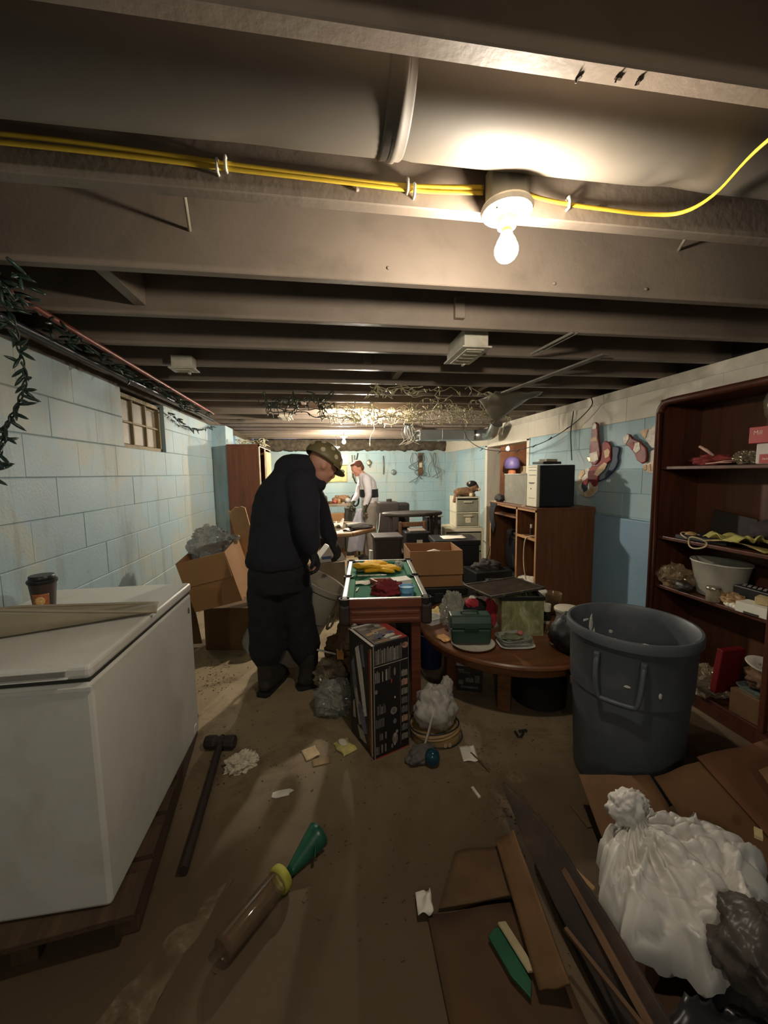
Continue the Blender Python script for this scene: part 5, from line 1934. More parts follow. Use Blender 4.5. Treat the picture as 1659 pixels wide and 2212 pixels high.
# ================================================================ wall ornaments
DEC = {
'lobe_a': [(3.57, 1.439), (3.52, 1.455), (3.501, 1.416), (3.558, 1.372), (3.594, 1.388)],
'lobe_b': [(3.605, 1.36), (3.558, 1.367), (3.555, 1.317), (3.597, 1.299)],
'lobe_c': [(3.568, 1.249), (3.516, 1.229), (3.496, 1.192), (3.531, 1.195)],
'lobe_d': [(3.466, 1.243), (3.442, 1.254), (3.384, 1.22), (3.414, 1.191), (3.447, 1.2)],
'lobe_e': [(3.435, 1.266), (3.372, 1.289), (3.339, 1.259), (3.369, 1.231)],
'tan2': [(3.306, 1.468), (3.221, 1.517), (3.185, 1.501), (3.217, 1.447), (3.301, 1.39), (3.356, 1.406)],
'red2': [(3.514, 1.345), (3.457, 1.373), (3.431, 1.341), (3.47, 1.302), (3.512, 1.307)],
'band1': [(3.403, 1.748), (3.323, 1.757), (3.313, 1.715), (3.409, 1.717)],
'stripe2': [(2.929, 1.665), (2.883, 1.675), (2.856, 1.624), (2.896, 1.608)],
'claw1': [(2.796, 1.478), (2.763, 1.487), (2.755, 1.447), (2.776, 1.438)],
'claw2': [(2.752, 1.482), (2.726, 1.49), (2.717, 1.433), (2.743, 1.434)],
'claw3': [(2.715, 1.49), (2.69, 1.502), (2.675, 1.437), (2.706, 1.429)],
'tab2': [(2.847, 1.748), (2.798, 1.765), (2.765, 1.761), (2.788, 1.694), (2.823, 1.719)],
'bottle1': [(3.4, 1.883), (3.354, 1.895), (3.319, 1.871), (3.32, 1.828), (3.313, 1.776), (3.302, 1.714), (3.284, 1.652), (3.276, 1.59), (3.291, 1.529), (3.33, 1.494), (3.385, 1.501), (3.407, 1.544), (3.423, 1.608), (3.422, 1.671), (3.406, 1.722), (3.405, 1.785), (3.405, 1.837)] ,
'cap1': [(3.391, 1.872), (3.354, 1.888), (3.33, 1.864), (3.335, 1.829), (3.389, 1.83)] ,
'label1': [(3.411, 1.607), (3.308, 1.622), (3.288, 1.545), (3.34, 1.521), (3.394, 1.527)] ,
'redlobe': [(3.268, 1.691), (3.233, 1.711), (3.183, 1.694), (3.156, 1.658), (3.152, 1.594), (3.156, 1.55), (3.138, 1.534), (3.179, 1.516), (3.219, 1.487), (3.275, 1.452), (3.301, 1.39), (3.326, 1.301), (3.364, 1.29), (3.448, 1.362), (3.452, 1.427), (3.4, 1.491), (3.322, 1.489), (3.281, 1.544), (3.263, 1.61)] ,
'buff': [(3.234, 1.618), (3.186, 1.64), (3.157, 1.614), (3.168, 1.565), (3.216, 1.552)] ,
'blue': [(3.152, 1.643), (3.112, 1.657), (3.065, 1.637), (3.069, 1.599), (3.08, 1.561), (3.071, 1.523), (3.094, 1.47), (3.145, 1.416), (3.212, 1.371), (3.313, 1.338), (3.314, 1.354), (3.229, 1.406), (3.176, 1.466), (3.151, 1.525), (3.14, 1.564)] ,
'paw1': [(3.447, 1.47), (3.496, 1.465), (3.57, 1.439), (3.602, 1.388), (3.612, 1.332), (3.597, 1.287), (3.567, 1.227), (3.513, 1.185), (3.438, 1.179), (3.383, 1.204), (3.331, 1.249), (3.326, 1.296), (3.36, 1.348), (3.443, 1.4)] ,
'pawdark': [(3.531, 1.345), (3.454, 1.314), (3.459, 1.254), (3.507, 1.23), (3.553, 1.283)] ,
'silver1': [(3.506, 1.58), (3.453, 1.577), (3.414, 1.597), (3.406, 1.533), (3.458, 1.524)] ,
'bottle2': [(2.994, 1.722), (2.965, 1.747), (2.928, 1.738), (2.896, 1.704), (2.819, 1.67), (2.756, 1.617), (2.741, 1.556), (2.748, 1.504), (2.791, 1.492), (2.844, 1.524), (2.87, 1.575), (2.933, 1.638), (2.984, 1.665)] ,
'cap2': [(2.994, 1.722), (2.964, 1.744), (2.931, 1.736), (2.932, 1.702), (2.959, 1.663), (2.984, 1.67)] ,
'label2': [(2.864, 1.66), (2.819, 1.666), (2.804, 1.603), (2.847, 1.579), (2.878, 1.603)] ,
'paw2': [(2.738, 1.59), (2.676, 1.612), (2.658, 1.416), (2.721, 1.416), (2.77, 1.429), (2.805, 1.452), (2.802, 1.487), (2.748, 1.504)] ,
'furry2': [(2.853, 1.753), (2.804, 1.77), (2.744, 1.768), (2.685, 1.82), (2.666, 1.612), (2.728, 1.611), (2.775, 1.662), (2.799, 1.691), (2.828, 1.715)] ,

}
def ornament(name, label, parts, cat='wall ornament'):
    anchor = DEC[parts[0][0]]
    r = root(name, label, cat, (0, 0, 0))
    cy_ = sum(p[0] for p in anchor) / len(anchor)
    cz_ = sum(p[1] for p in anchor) / len(anchor)
    r.location = (2.545, cy_, cz_)
    for key, nm, mat, x0_, th in parts:
        pts = [(p[0] - cy_, p[1] - cz_) for p in DEC[key]]
        ar = sum(pts[i][0] * pts[(i + 1) % len(pts)][1] - pts[(i + 1) % len(pts)][0] * pts[i][1] for i in range(len(pts)))
        if ar > 0:
            pts = pts[::-1]
        b = MB()
        b.prism(pts, 0, th, T(-x0_, 0, 0) @ Matrix(((0, 0, -1, 0), (1, 0, 0, 0), (0, 1, 0, 0), (0, 0, 0, 1))))
        b.build(nm, mat, r, bevel=min(.01, th * .45), seg=3)
    return r
redgl = M('red_gloss', (140, 44, 44), .6, var=.4, scale=18)
buff = M('buff_gloss', (206, 172, 132), .6, var=.25, scale=20)
blgl = M('blue_gloss', (44, 58, 84), .6, var=.3, scale=14)
fur = M('white_fur', (206, 196, 178), .5, var=.3, scale=28)
bot = M('bottle_brown', (124, 48, 42), .5, var=.45, scale=16)
ornament('bottle_ornament', 'red, blue and white bottle-shaped cutout hung on the blue right wall', (
    ('bottle1', 'bottle', bot, .02, .022), ('cap1', 'cap', fur, .042, .004), ('label1', 'label', fur, .042, .004), ('redlobe', 'red_shape', redgl, .01, .02),
    ('buff', 'tan_patch', buff, .03, .004), ('blue', 'blue_shape', blgl, .0, .02), ('paw1', 'white_shape', fur, .0, .016), ('pawdark', 'dark_patch', blgl, .016, .004), ('silver1', 'silver_tab', M('tarnished_silver', (150, 140, 118)), .0, .014),
    ('lobe_a', 'pad', buff, .016, .006), ('lobe_b', 'pad', buff, .016, .006), ('lobe_c', 'pad', buff, .016, .006), ('lobe_d', 'pad', buff, .016, .006), ('lobe_e', 'pad', buff, .016, .006), ('tan2', 'tan_patch', buff, .03, .003), ('red2', 'red_patch', redgl, .02, .006), ('band1', 'neck_band', buff, .042, .003)))
ornament('bottle_ornament', 'second bottle cutout with white fur shape, half hidden by the bookcase', (
    ('bottle2', 'bottle', bot, .02, .022), ('cap2', 'cap', fur, .042, .004), ('label2', 'label', fur, .042, .004), ('paw2', 'white_shape', fur, .0, .018), ('furry2', 'furry_shape', fur, .0, .016), ('stripe2', 'red_stripe', redgl, .042, .003),
    ('claw1', 'pad', buff, .018, .006), ('claw2', 'pad', buff, .018, .006), ('claw3', 'pad', buff, .018, .006), ('tab2', 'striped_tab', buff, .016, .004)))
# ================================================================ people
skin = M('skin', (196, 140, 116), .55, var=.08)
def head_shape(mb, X):
    mb.blob((0, 0, .03), (.098, .076, .1), 24, 16, 0, 3, X=X)
    mb.blob((.03, 0, -.035), (.066, .058, .07), 20, 14, 0, 3, X=X)
    mb.blob((.07, 0, -.075), (.028, .034, .026), 14, 10, 0, 3, X=X)          # chin
    mb.blob((.085, 0, .028), (.02, .05, .014), 14, 10, 0, 3, X=X)            # brow
    mb.blob((.104, 0, -.012), (.018, .013, .022), 12, 10, 0, 3, X=X)         # nose
    mb.blob((.096, 0, -.048), (.012, .024, .009), 12, 8, 0, 3, X=X)          # lips
    for s_ in (-1, 1):
        mb.blob((-.005, .074 * s_, -.004), (.018, .008, .026), 10, 8, 0, 3, X=X)  # ears
        mb.blob((.07, .04 * s_, -.015), (.025, .02, .02), 10, 8, 0, 3, X=X)
def hand_shape(mb, X, s=1.0, curl=.6, thumb=1, fat=1.0):
    """hand in its own frame: wrist at the origin, fingers along +x, palm facing -z"""
    def tb(pts, rr, **k):
        mb.tube([X @ V([c * s for c in p]) for p in pts], [q * s * fat for q in rr], 10, dome=True, **k)
    for y in (-.026, -.009, .009, .026):
        tb([(-.01, y * .75, 0), (.045, y, .004), (.085, y, .002)], [.015, .016, .014])
    for i, (y, L) in enumerate(((-.031, .062), (-.0105, .078), (.0105, .083), (.031, .07))):
        p = V((.085, y, .002))
        pts = [tuple(p)]
        a = 0
        for j in range(3):
            a += curl * (1.05, 1.1, .8)[j]
            p = p + V((math.cos(a), 0, -math.sin(a))) * L * (.44, .32, .24)[j]
            pts.append(tuple(p))
        tb(pts, [.0098, .0092, .0086, .0074])
    t = thumb
    tb([(.018, -.026 * t, -.004), (.042, -.048 * t, -.018), (.062, -.052 * t, -.036), (.078, -.044 * t, -.048)], [.015, .0125, .0105, .0085])
def eyes(parent, X):
    for s_ in (-1, 1):
        b = MB()
        b.blob((0, 0, 0), (.0105, .0105, .0105), 12, 8, 0, 3, X=X @ T(.081, .031 * s_, .008))
        b.build('eye', M('eye_white', (226, 220, 210), .2), parent, smooth=True)
        b = MB()
        b.blob((0, 0, 0), (.004, .0055, .0055), 10, 8, 0, 3, X=X @ T(.0905, .031 * s_, .006))
        b.build('iris', M('iris_dark', (46, 34, 26), .2), parent, smooth=True)

# ---- hooded person in the middle
PO = V((-.30, 2.58, 0))
P1 = root('person', 'person in black hoodie, baggy trousers and dotted hard hat bending over a grey bin', 'person', PO)
def L(*p):
    return V(p) - PO
HX1 = T(*L(-.025, 2.56, 1.50)) @ RZ(D(22)) @ RY(D(34))
b = MB()
head_shape(b, HX1)
b.tube([L(-.26, 2.58, .9), L(-.27, 2.6, 1.1), L(-.24, 2.6, 1.3), L(-.17, 2.59, 1.41), L(-.08, 2.57, 1.46)], [.14, .14, .15, .09, .06], 14, dome=True)
ARM = [L(-.16, 2.42, 1.37), L(-.13, 2.37, 1.13), L(-.10, 2.41, .985)]
ARM2 = [L(-.16, 2.77, 1.37), L(-.04, 2.85, 1.13), L(.03, 2.82, .97)]
b.tube(ARM, [.055, .045, .034], 12, dome=True)
b.tube(ARM2, [.055, .045, .034], 12, dome=True)
LEGA = [L(-.375, 2.57, .92), L(-.40, 2.6, .5), L(-.42, 2.59, .1)]
LEGB = [L(-.22, 2.6, .92), L(-.2, 2.62, .5), L(-.165, 2.62, .1)]
b.tube(LEGA, [.085, .06, .042], 12, dome=True)
b.tube(LEGB, [.085, .06, .042], 12, dome=True)
HA = T(*L(-.098, 2.415, .975)) @ RZ(D(25)) @ RY(D(72))
HB = T(*L(.032, 2.818, .96)) @ RZ(D(-30)) @ RY(D(60))
hand_shape(b, HA, .93, .55, 1, .85)
hand_shape(b, HB, .93, .55, -1, .85)
for (p, d) in (((-.425, 2.57), (.36, .93)), ((-.165, 2.6), (.94, .34))):
    b.tube([L(p[0], p[1], .05), L(p[0] + d[0] * .12, p[1] + d[1] * .12, .045), L(p[0] + d[0] * .2, p[1] + d[1] * .2, .035)], [.04, .036, .028], 10, dome=True)
fuse('body', b, skin, P1, .0085, 2)
eyes(P1, HX1)
# hoodie
hood = M('black_hoodie', (30, 30, 38), .95, var=.12, scale=30, bump=.1, bscale=200)
b = MB()
def rings(mb, secs, n=20):
    """closed loft of ellipses (x,y,z,rx,ry)"""
    vs_, fs = [], []
    for (x, y, z, rx_, ry_) in secs:
        for i in range(n):
            a = 2 * PI * i / n
            vs_.append((x + rx_ * math.cos(a), y + ry_ * math.sin(a), z))
    k = len(secs)
    for j in range(k - 1):
        for i in range(n):
            i2 = (i + 1) % n
            fs.append((j * n + i, j * n + i2, (j + 1) * n + i2, (j + 1) * n + i))
    fs.append(tuple(reversed(range(n))))
    fs.append(tuple(range((k - 1) * n, k * n)))
    mb.add(vs_, fs)
def S1_(secs):
    return [(x - PO.x, y - PO.y, z, a, c) for x, y, z, a, c in secs]
rings(b, S1_([(-.318, 2.58, .855, .195, .185), (-.322, 2.58, .90, .208, .2), (-.305, 2.58, 1.0, .2, .2), (-.285, 2.59, 1.12, .205, .2), (-.262, 2.59, 1.25, .21, .21), (-.232, 2.59, 1.36, .195, .205), (-.205, 2.59, 1.44, .16, .17), (-.175, 2.585, 1.495, .125, .13), (-.15, 2.58, 1.53, .09, .1), (-.14, 2.58, 1.545, .04, .05)]))
b.blob(L(-.175, 2.58, 1.485), (.15, .125, .095), 24, 16, 0, 3)             # hood bunched behind the neck
b.tube([L(-.12, 2.57, 1.40), L(-.08, 2.565, 1.405), L(-.055, 2.56, 1.39)], [.095, .08, .06], 14, dome=True)   # collar
b.tube([L(-.15, 2.43, 1.38), L(-.125, 2.385, 1.25), L(-.115, 2.37, 1.12), L(-.10, 2.4, 1.0)], [.098, .09, .078, .055], 14, dome=True)
b.tube([L(-.15, 2.75, 1.38), L(-.06, 2.83, 1.22), L(-.03, 2.85, 1.12), L(.03, 2.82, .98)], [.095, .085, .075, .052], 14, dome=True)
fuse('hoodie', b, hood, P1, .013, 5, .009, .11, 2)
# trousers
trs = M('black_trousers', (24, 24, 28), .92, var=.12, scale=30)
b = MB()
rings(b, S1_([(-.315, 2.58, .70, .18, .16), (-.318, 2.58, .80, .195, .175), (-.318, 2.58, .90, .185, .17), (-.318, 2.58, .93, .15, .14)]))
b.tube([L(-.395, 2.58, .82), L(-.41, 2.59, .62), L(-.415, 2.6, .42), L(-.42, 2.6, .27), L(-.42, 2.6, .2)], [.125, .12, .115, .115, .085], 16, dome=True)
b.tube([L(-.235, 2.6, .82), L(-.225, 2.61, .62), L(-.20, 2.62, .42), L(-.175, 2.62, .27), L(-.168, 2.62, .2)], [.12, .118, .112, .112, .085], 16, dome=True)
fuse('trousers', b, trs, P1, .013, 5, .009, .09, 5)
bootm = M('dark_brown_boot', (40, 33, 29), .7, var=.2, scale=14)
solem = M('boot_sole', (24, 22, 20), .8)
for (p, d) in (((-.43, 2.55), (.36, .93)), ((-.175, 2.58), (.94, .34))):
    b = MB()
    dd = V((d[0], d[1], 0)).normalized()
    o0 = V((p[0], p[1], 0)) - PO
    b.tube([o0 + dd * .03 + V((0, 0, .24)), o0 + dd * .03 + V((0, 0, .15)), o0 + dd * .02 + V((0, 0, .07))], [.068, .063, .06], 14, dome=True)
    b.tube([o0 + V((0, 0, .06)), o0 + dd * .1 + V((0, 0, .062)), o0 + dd * .18 + V((0, 0, .056)), o0 + dd * .235 + V((0, 0, .05))], [.052, .056, .054, .042], 14, dome=True)
    bt = fuse('boot', b, bootm, P1, .009, 3, .003, .05, 1)
    b = MB()
    X = T(*o0) @ RZ(math.atan2(dd.y, dd.x))
    b.prism([(-.06, -.03), (-.04, -.046), (.06, -.05), (.17, -.056), (.25, -.046), (.285, -.015), (.285, .015), (.25, .046), (.17, .056), (.06, .05), (-.04, .046), (-.06, .03)], 0, .024, X)
    b.build('sole', solem, bt, bevel=.004)
glv = M('black_glove', (22, 22, 24), .8, var=.1)
for X, th in ((HA, 1), (HB, -1)):
    b = MB()
    hand_shape(b, X, 1.05, .55, th, 1.3)
    b.tube([X @ V((-.05, 0, 0)), X @ V((0, 0, 0))], [.04, .034], 12, dome=True)
    fuse('glove', b, glv, P1, .006, 2)
# hard hat with pale dots
hm = M('olive_helmet', (122, 108, 74), .5, var=.08)
HH = HX1 @ T(-.008, 0, .045)
b = MB()
prof = [(.118 * math.cos(D(a)), .112 * math.sin(D(a))) for a in range(0, 91, 10)]
b.shell([(.112, -.012), (.118, 0)] + prof[1:-1] + [(.0005, .112)], 36, HH, sx=1.08, sy=.92)
hel = b.build('hard_hat', hm, P1, smooth=True, solid=.004)
b = MB()
def fn(u, v):
    a = D(-75 + 150 * u)
    R_ = .118 + .045 * v * math.cos(a * .9)
    return HH @ V((R_ * math.cos(a) * 1.08, R_ * math.sin(a) * .92, -.006 - .014 * v))
b.sheet(24, 4, fn)
b.build('brim', hm, hel, smooth=True, solid=.006)
dotm = M('pale_dot', (206, 192, 158), .6)
dg_ = [(-170, 22), (-140, 45), (-120, 14), (-95, 40), (-75, 18), (-50, 46), (-42, 14), (-20, 30), (0, 52), (5, 18), (30, 36), (60, 18), (90, 40), (130, 25), (160, 50), (-110, 68), (40, 72)]
for az, el in dg_:
    b = MB()
    c = V((.12 * math.cos(D(az)) * math.cos(D(el)) * 1.08, .12 * math.sin(D(az)) * math.cos(D(el)) * .92, .114 * math.sin(D(el))))
    nrm = V((c.x / 1.08 ** 2, c.y / .92 ** 2, c.z)).normalized()
    b.lathe([(.0, .001), (.016, .0), (.013, -.005), (0, -.005)][::-1], 12, HH @ along(c * 1.012, c * 1.012 + nrm))
    b.build('dot', dotm, hel)
b = MB()
b.tube([L(-.075, 2.5, 1.33), L(-.06, 2.49, 1.27), L(-.06, 2.5, 1.22)], .0035, 6)
b.build('drawstring', M('cord_tan', (150, 136, 96), .7), P1, smooth=True)

# ---- the tilted grey bin the person holds
base_c, axis = V((-.355, 2.9, .085)), V((.33, -.02, .60)).normalized()
gb = root('grey_bin', 'tall grey plastic bin tilted toward the pool table by the hooded person', 'trash can', base_c)
X = along((0, 0, 0), axis)
gbm = M('warm_grey_plastic', (150, 142, 126), .55, var=.06, scale=5)
b = MB()
b.shell([(0, .004), (.15, .004), (.16, .012), (.18, .38), (.187, .385), (.197, .60), (.21, .612), (.212, .65), (.205, .655), (.197, .648), (.189, .60), (.172, .38), (.15, .02), (0, .018)], 56, X)
b.build('body', gbm, gb, smooth=True, angle=35)
b = MB()
for az in (250, 70):
    b.tube(smoothpath([X @ RZ(D(az)) @ V(p) for p in ((.188, -.06, .47), (.2, -.06, .46), (.212, -.05, .38), (.212, .05, .38), (.2, .06, .46), (.188, .06, .47))], 4), .009, 8)
b.build('handle', gbm, gb, smooth=True)

# ---- second person at the back
QO = V((.74, 6.3, 0))
P2 = root('person', 'person in a white shirt, black back belt and grey trousers stooping at the far end', 'person', QO)
def N(*p):
    return V(p) - QO
HX2 = T(*N(.615, 6.28, 1.52)) @ RZ(D(196)) @ RY(D(30))
b = MB()
head_shape(b, HX2)
b.tube([N(.80, 6.3, .95), N(.79, 6.3, 1.1), N(.765, 6.3, 1.25), N(.725, 6.3, 1.37), N(.665, 6.29, 1.45)], [.13, .12, .13, .08, .055], 14, dome=True)
RA = [N(.735, 6.12, 1.35), N(.755, 6.07, 1.1), N(.70, 6.06, .93)]
LA = [N(.70, 6.46, 1.34), N(.63, 6.48, 1.12), N(.53, 6.44, .96)]
for A in (RA, LA):
    b.tube(A, [.05, .042, .032], 12, dome=True)
LG1 = [N(.79, 6.22, .92), N(.80, 6.2, .5), N(.83, 6.22, .1)]
LG2 = [N(.80, 6.40, .92), N(.77, 6.42, .5), N(.80, 6.44, .1)]
for A in (LG1, LG2):
    b.tube(A, [.085, .06, .042], 12, dome=True)
H1 = T(*N(.698, 6.058, .925)) @ RZ(D(180)) @ RY(D(75))
H2 = T(*N(.528, 6.438, .955)) @ RZ(D(180)) @ RY(D(60))
hand_shape(b, H1, 1, .7, 1)
hand_shape(b, H2, 1, .7, -1)
for y in (6.22, 6.44):
    b.tube([N(.83, y, .05), N(.72, y, .045), N(.64, y, .035)], [.04, .036, .028], 10, dome=True)
fuse('body', b, skin, P2, .0085, 2)
eyes(P2, HX2)
b = MB()
b.blob((-.018, 0, .05), (.094, .08, .088), 24, 16, .04, 8, X=HX2, seed=3)
b.blob((-.055, 0, -.0), (.052, .078, .07), 18, 12, .04, 8, X=HX2, seed=4)
b.blob((.03, 0, .1), (.055, .06, .028), 18, 12, .04, 8, X=HX2, seed=4)
fuse('hair', b, M('auburn_hair', (96, 58, 38), .8, var=.25, scale=60), P2, .007, 2)
b = MB()
def S2s(secs):
    return [(x - QO.x, y - QO.y, z, a, c) for x, y, z, a, c in secs]
rings(b, S2s([(.80, 6.3, .96, .135, .175), (.80, 6.3, 1.05, .135, .175), (.785, 6.3, 1.18, .14, .185), (.765, 6.3, 1.3, .14, .195), (.735, 6.3, 1.39, .115, .16), (.70, 6.3, 1.435, .075, .09), (.68, 6.3, 1.455, .05, .06)]))
b.tube([N(.735, 6.14, 1.355), N(.75, 6.09, 1.22), N(.755, 6.07, 1.09), N(.705, 6.06, .955)], [.075, .066, .056, .042], 12, dome=True)
b.tube([N(.71, 6.45, 1.35), N(.66, 6.47, 1.22), N(.63, 6.48, 1.11), N(.54, 6.445, .98)], [.075, .066, .056, .042], 12, dome=True)
fuse('shirt', b, M('white_shirt', (206, 200, 204), .9, var=.06, bump=.1), P2, .011, 4, .006, .07, 3)
b = MB()
rings(b, S2s([(.797, 6.3, 1.06, .15, .19), (.79, 6.3, 1.12, .152, .195), (.785, 6.3, 1.19, .154, .198)]))
fuse('back_belt', b, M('black_belt', (22, 22, 24), .7), P2, .009, 2)
b = MB()
rings(b, S2s([(.80, 6.3, .84, .13, .17), (.80, 6.3, .95, .14, .18), (.80, 6.3, 1.04, .135, .172)]))
for A, off_ in ((LG1, 0), (LG2, 0)):
    b.tube([A[0], A[0].lerp(A[1], .6), A[1], A[1].lerp(A[2], .6), A[2] + V((0, 0, -.03))], [.12, .1, .09, .082, .08], 14, dome=True)
fuse('trousers', b, M('grey_trousers', (138, 128, 116), .9, var=.1, scale=20), P2, .011, 4, .006, .08, 7)
for y in (6.22, 6.44):
    b = MB()
    b.tube([N(.84, y, .05), N(.76, y, .055), N(.68, y, .045), N(.63, y, .038)], [.05, .052, .048, .036], 12, dome=True)
    fuse('shoe', b, bootm, P2, .009, 2)
gl2 = M('olive_glove', (66, 66, 48), .85, var=.2, scale=30)
for X, th in ((H1, 1), (H2, -1)):
    b = MB()
    hand_shape(b, X, 1.03, .7, th, 1.15)
    b.tube([X @ V((-.04, 0, 0)), X @ V((0, 0, 0))], [.038, .032], 12, dome=True)
    fuse('glove', b, gl2, P2, .006, 2)
P2.location.x -= .09
# white sack held in the hands
b = MB()
def fn(u, v):
    a = 2 * PI * u
    R_ = .03 + .13 * math.sin(min(1, v * 1.15) * PI * .6) + .012 * math.sin(a * 5 + v * 4)
    return (.51 + .09 * (1 - v) - .06 + R_ * math.cos(a) * .8 , 6.18 + .2 * (1 - v) * .3 + R_ * math.sin(a) * .8, .87 - .66 * v + .015 * math.sin(a * 3))
b.sheet(34, 24, fn)
tag(b.build('white_sack', FILM('white_sack', (206, 204, 214), .12, .4, .4), smooth=True, solid=.002), 'long white plastic sack held by the person in the white shirt', 'sack')

# ================================================================ poker table and clutter at the back
otm = WOOD('poker_wood', (96, 70, 46), (134, 102, 68), .5, axis=0)
ot = root('octagon_table', 'octagonal wooden table piled with junk behind the hooded person', 'table', (.0, 5.12, 0), D(6))
oc = lambda R_, k=0: [(R_ * math.cos(D(22.5 + 45 * i)), R_ * math.sin(D(22.5 + 45 * i))) for i in range(8)]
b = MB()
b.prism(oc(.61), .70, .725)
b.build('tabletop', M('brown_felt', (92, 78, 56), .9), ot)
for i in range(8):
    a, c = V(oc(.64)[i] + (0,)), V(oc(.64)[(i + 1) % 8] + (0,))
    b = MB()
    m_ = (a + c) / 2 * .955
    b.box((m_.x, m_.y, .725), ((c - a).length * .97, .085, .05), RZ(math.atan2((c - a).y, (c - a).x)))
    b.build('rail', otm, ot, bevel=.012)
b = MB()
b.lathe([(.0, .04), (.3, .04), (.3, .08), (.12, .12), (.1, .5), (.2, .70), (0, .70)], 8)
b.build('pedestal', M('dark_pedestal', (52, 42, 34), .6), ot)
b = MB()
for a in (45, 135):
    b.box((0, 0, .02), (.9, .09, .04), RZ(D(a)))
b.build('foot', M('dark_pedestal', (52, 42, 34)), ot, bevel=.008)
ZO = .752
paper('white paper sheet at the front of the octagonal table', (.12, 4.72, ZO - .026), .16, .2, D(14), .03, 9)
paper('white paper sheet at the middle of the octagonal table', (.28, 4.95, ZO - .026), .14, .18, D(-20), .03, 4)
paper('folded card propped on the octagonal table', (.16, 5.2, ZO - .026), .1, .16, D(50), .12, 2)
b = MB()
b.blob((0, 0, .05), (.07, .07, .06), 26, 18, .5, 5, seed=51, floor=0)
tag(b.build('foil_wad', M('bright_foil', (222, 216, 190), .15, .9), loc=(.0, 4.78, ZO - .026)), 'glinting crumpled foil on the octagonal table', 'foil')
b = MB()
b.blob((0, 0, .04), (.05, .05, .04), 24, 14, .1, 3, seed=5, floor=0)
tag(b.build('black_ball', M('pocket_black', (22, 20, 20)), smooth=True, loc=(-.04, 4.66, ZO - .026)), 'small black round thing beside the foil', 'ball')
r = root('grey_case', 'low grey box on the octagonal table behind the papers', 'box', (.36, 5.12, ZO - .026), D(10))
b = MB(); b.bx(-.1, .1, -.06, .06, 0, .05); b.build('case', M('grey_green', (120, 122, 108), .6), r, bevel=.004)
b = MB(); b.bx(-.102, .102, -.062, .062, .05, .062); b.build('lid', M('grey_green_lid', (142, 142, 126), .6), r, bevel=.004)
b = MB()
b.blob((0, 0, .04), (.16, .08, .05), 34, 18, .3, 4, seed=61, floor=0)
tag(b.build('dark_jacket', M('dark_grey_cloth', (62, 58, 54), .9), smooth=True, loc=(.42, 4.86, ZO - .02), rz=D(20)), 'dark grey cloth draped at the right corner of the octagonal table', 'cloth')
b = MB()
b.blob((0, 0, .05), (.1, .1, .07), 34, 20, .45, 5, seed=62, floor=0)
tag(b.build('tan_heap', M('tan_mix', (150, 120, 86), .8, var=.5, scale=20), smooth=True, loc=(-.22, 4.85, ZO - .026)), 'tan junk heap at the left of the octagonal table', 'heap')
jar('round_tin', 'pale round tin standing on the octagonal table', (.05, 5.02, ZO - .026), .05, .05, .06, M('pale_tin', (176, 166, 142), .4), M('tin_lid', (196, 186, 160), .35), .01, cat='tin')
# below and before the table
r = root('green_bin', 'low dark bin with grey-green lid in front of the octagonal table', 'bin', (.265, 4.3, 0), D(4))
b = MB(); b.box((0, 0, .17), (.36, .3, .34), None, 0, 1.06); b.build('tub', M('black_plastic', (26, 26, 27)), r, bevel=.02)
b = MB(); b.bx(-.21, .21, -.18, .18, .34, .375); b.build('lid', M('grey_green', (120, 122, 108)), r, bevel=.012)
b = MB()
b.prism([(-.16, 0), (.16, 0), (.1, .1), (-.02, .16)], -.09, .09, RX(PI / 2))
o = tag(b.build('white_folder', M('white_print', (206, 204, 196), .5, var=.12), bevel=.003, loc=(.02, 4.0, .56), rz=D(14)), 'white and blue wedge-shaped package beside the grey bin', 'package')
b = MB(); b.box((-.05, -.0915, .045), (.1, .002, .03)); b.build('blue_print', M('blue_ink', (70, 96, 140), .5), o)
b = MB(); b.box((0, 0, .28), (.26, .24, .56)); tag(b.build('crate', M('grey_crate', (128, 116, 98), .8), bevel=.006, loc=(.03, 4.0, 0), rz=D(8)), 'grey crate carrying the white and blue package', 'crate')
b = MB()
b.box((0, 0, .07), (.07, .05, .14), RY(.12), 0, 1.25)
o = tag(b.build('white_carton', M('white_card', (224, 220, 204)), bevel=.003, loc=(.53, 4.5, .40), rz=D(10)), 'small white carton hanging on a cord beside the dark bins', 'box')
cord('pale_cable', 'pale cable running down to the small white carton', 'cord', [(.66, 4.75, .95), (.63, 4.65, .8), (.58, 4.55, .66), (.53, 4.5, .545)], .006, M('pale_wire', (190, 184, 166)))
b = MB()
b.blob((0, 0, .0), (.2, .14, .14), 40, 22, .45, 5, seed=71)
tag(b.build('brown_rubble', M('brown_mix', (112, 84, 58)), smooth=True, loc=(-.05, 4.5, .3)), 'brown junk heap under the front of the octagonal table', 'heap')
b = MB()
b.box((0, 0, .06), (.14, .1, .12), RX(.4) @ RZ(.3))
tag(b.build('tan_carton', card, bevel=.003, loc=(.14, 4.62, .42)), 'small tan carton under the octagonal table edge', 'box')
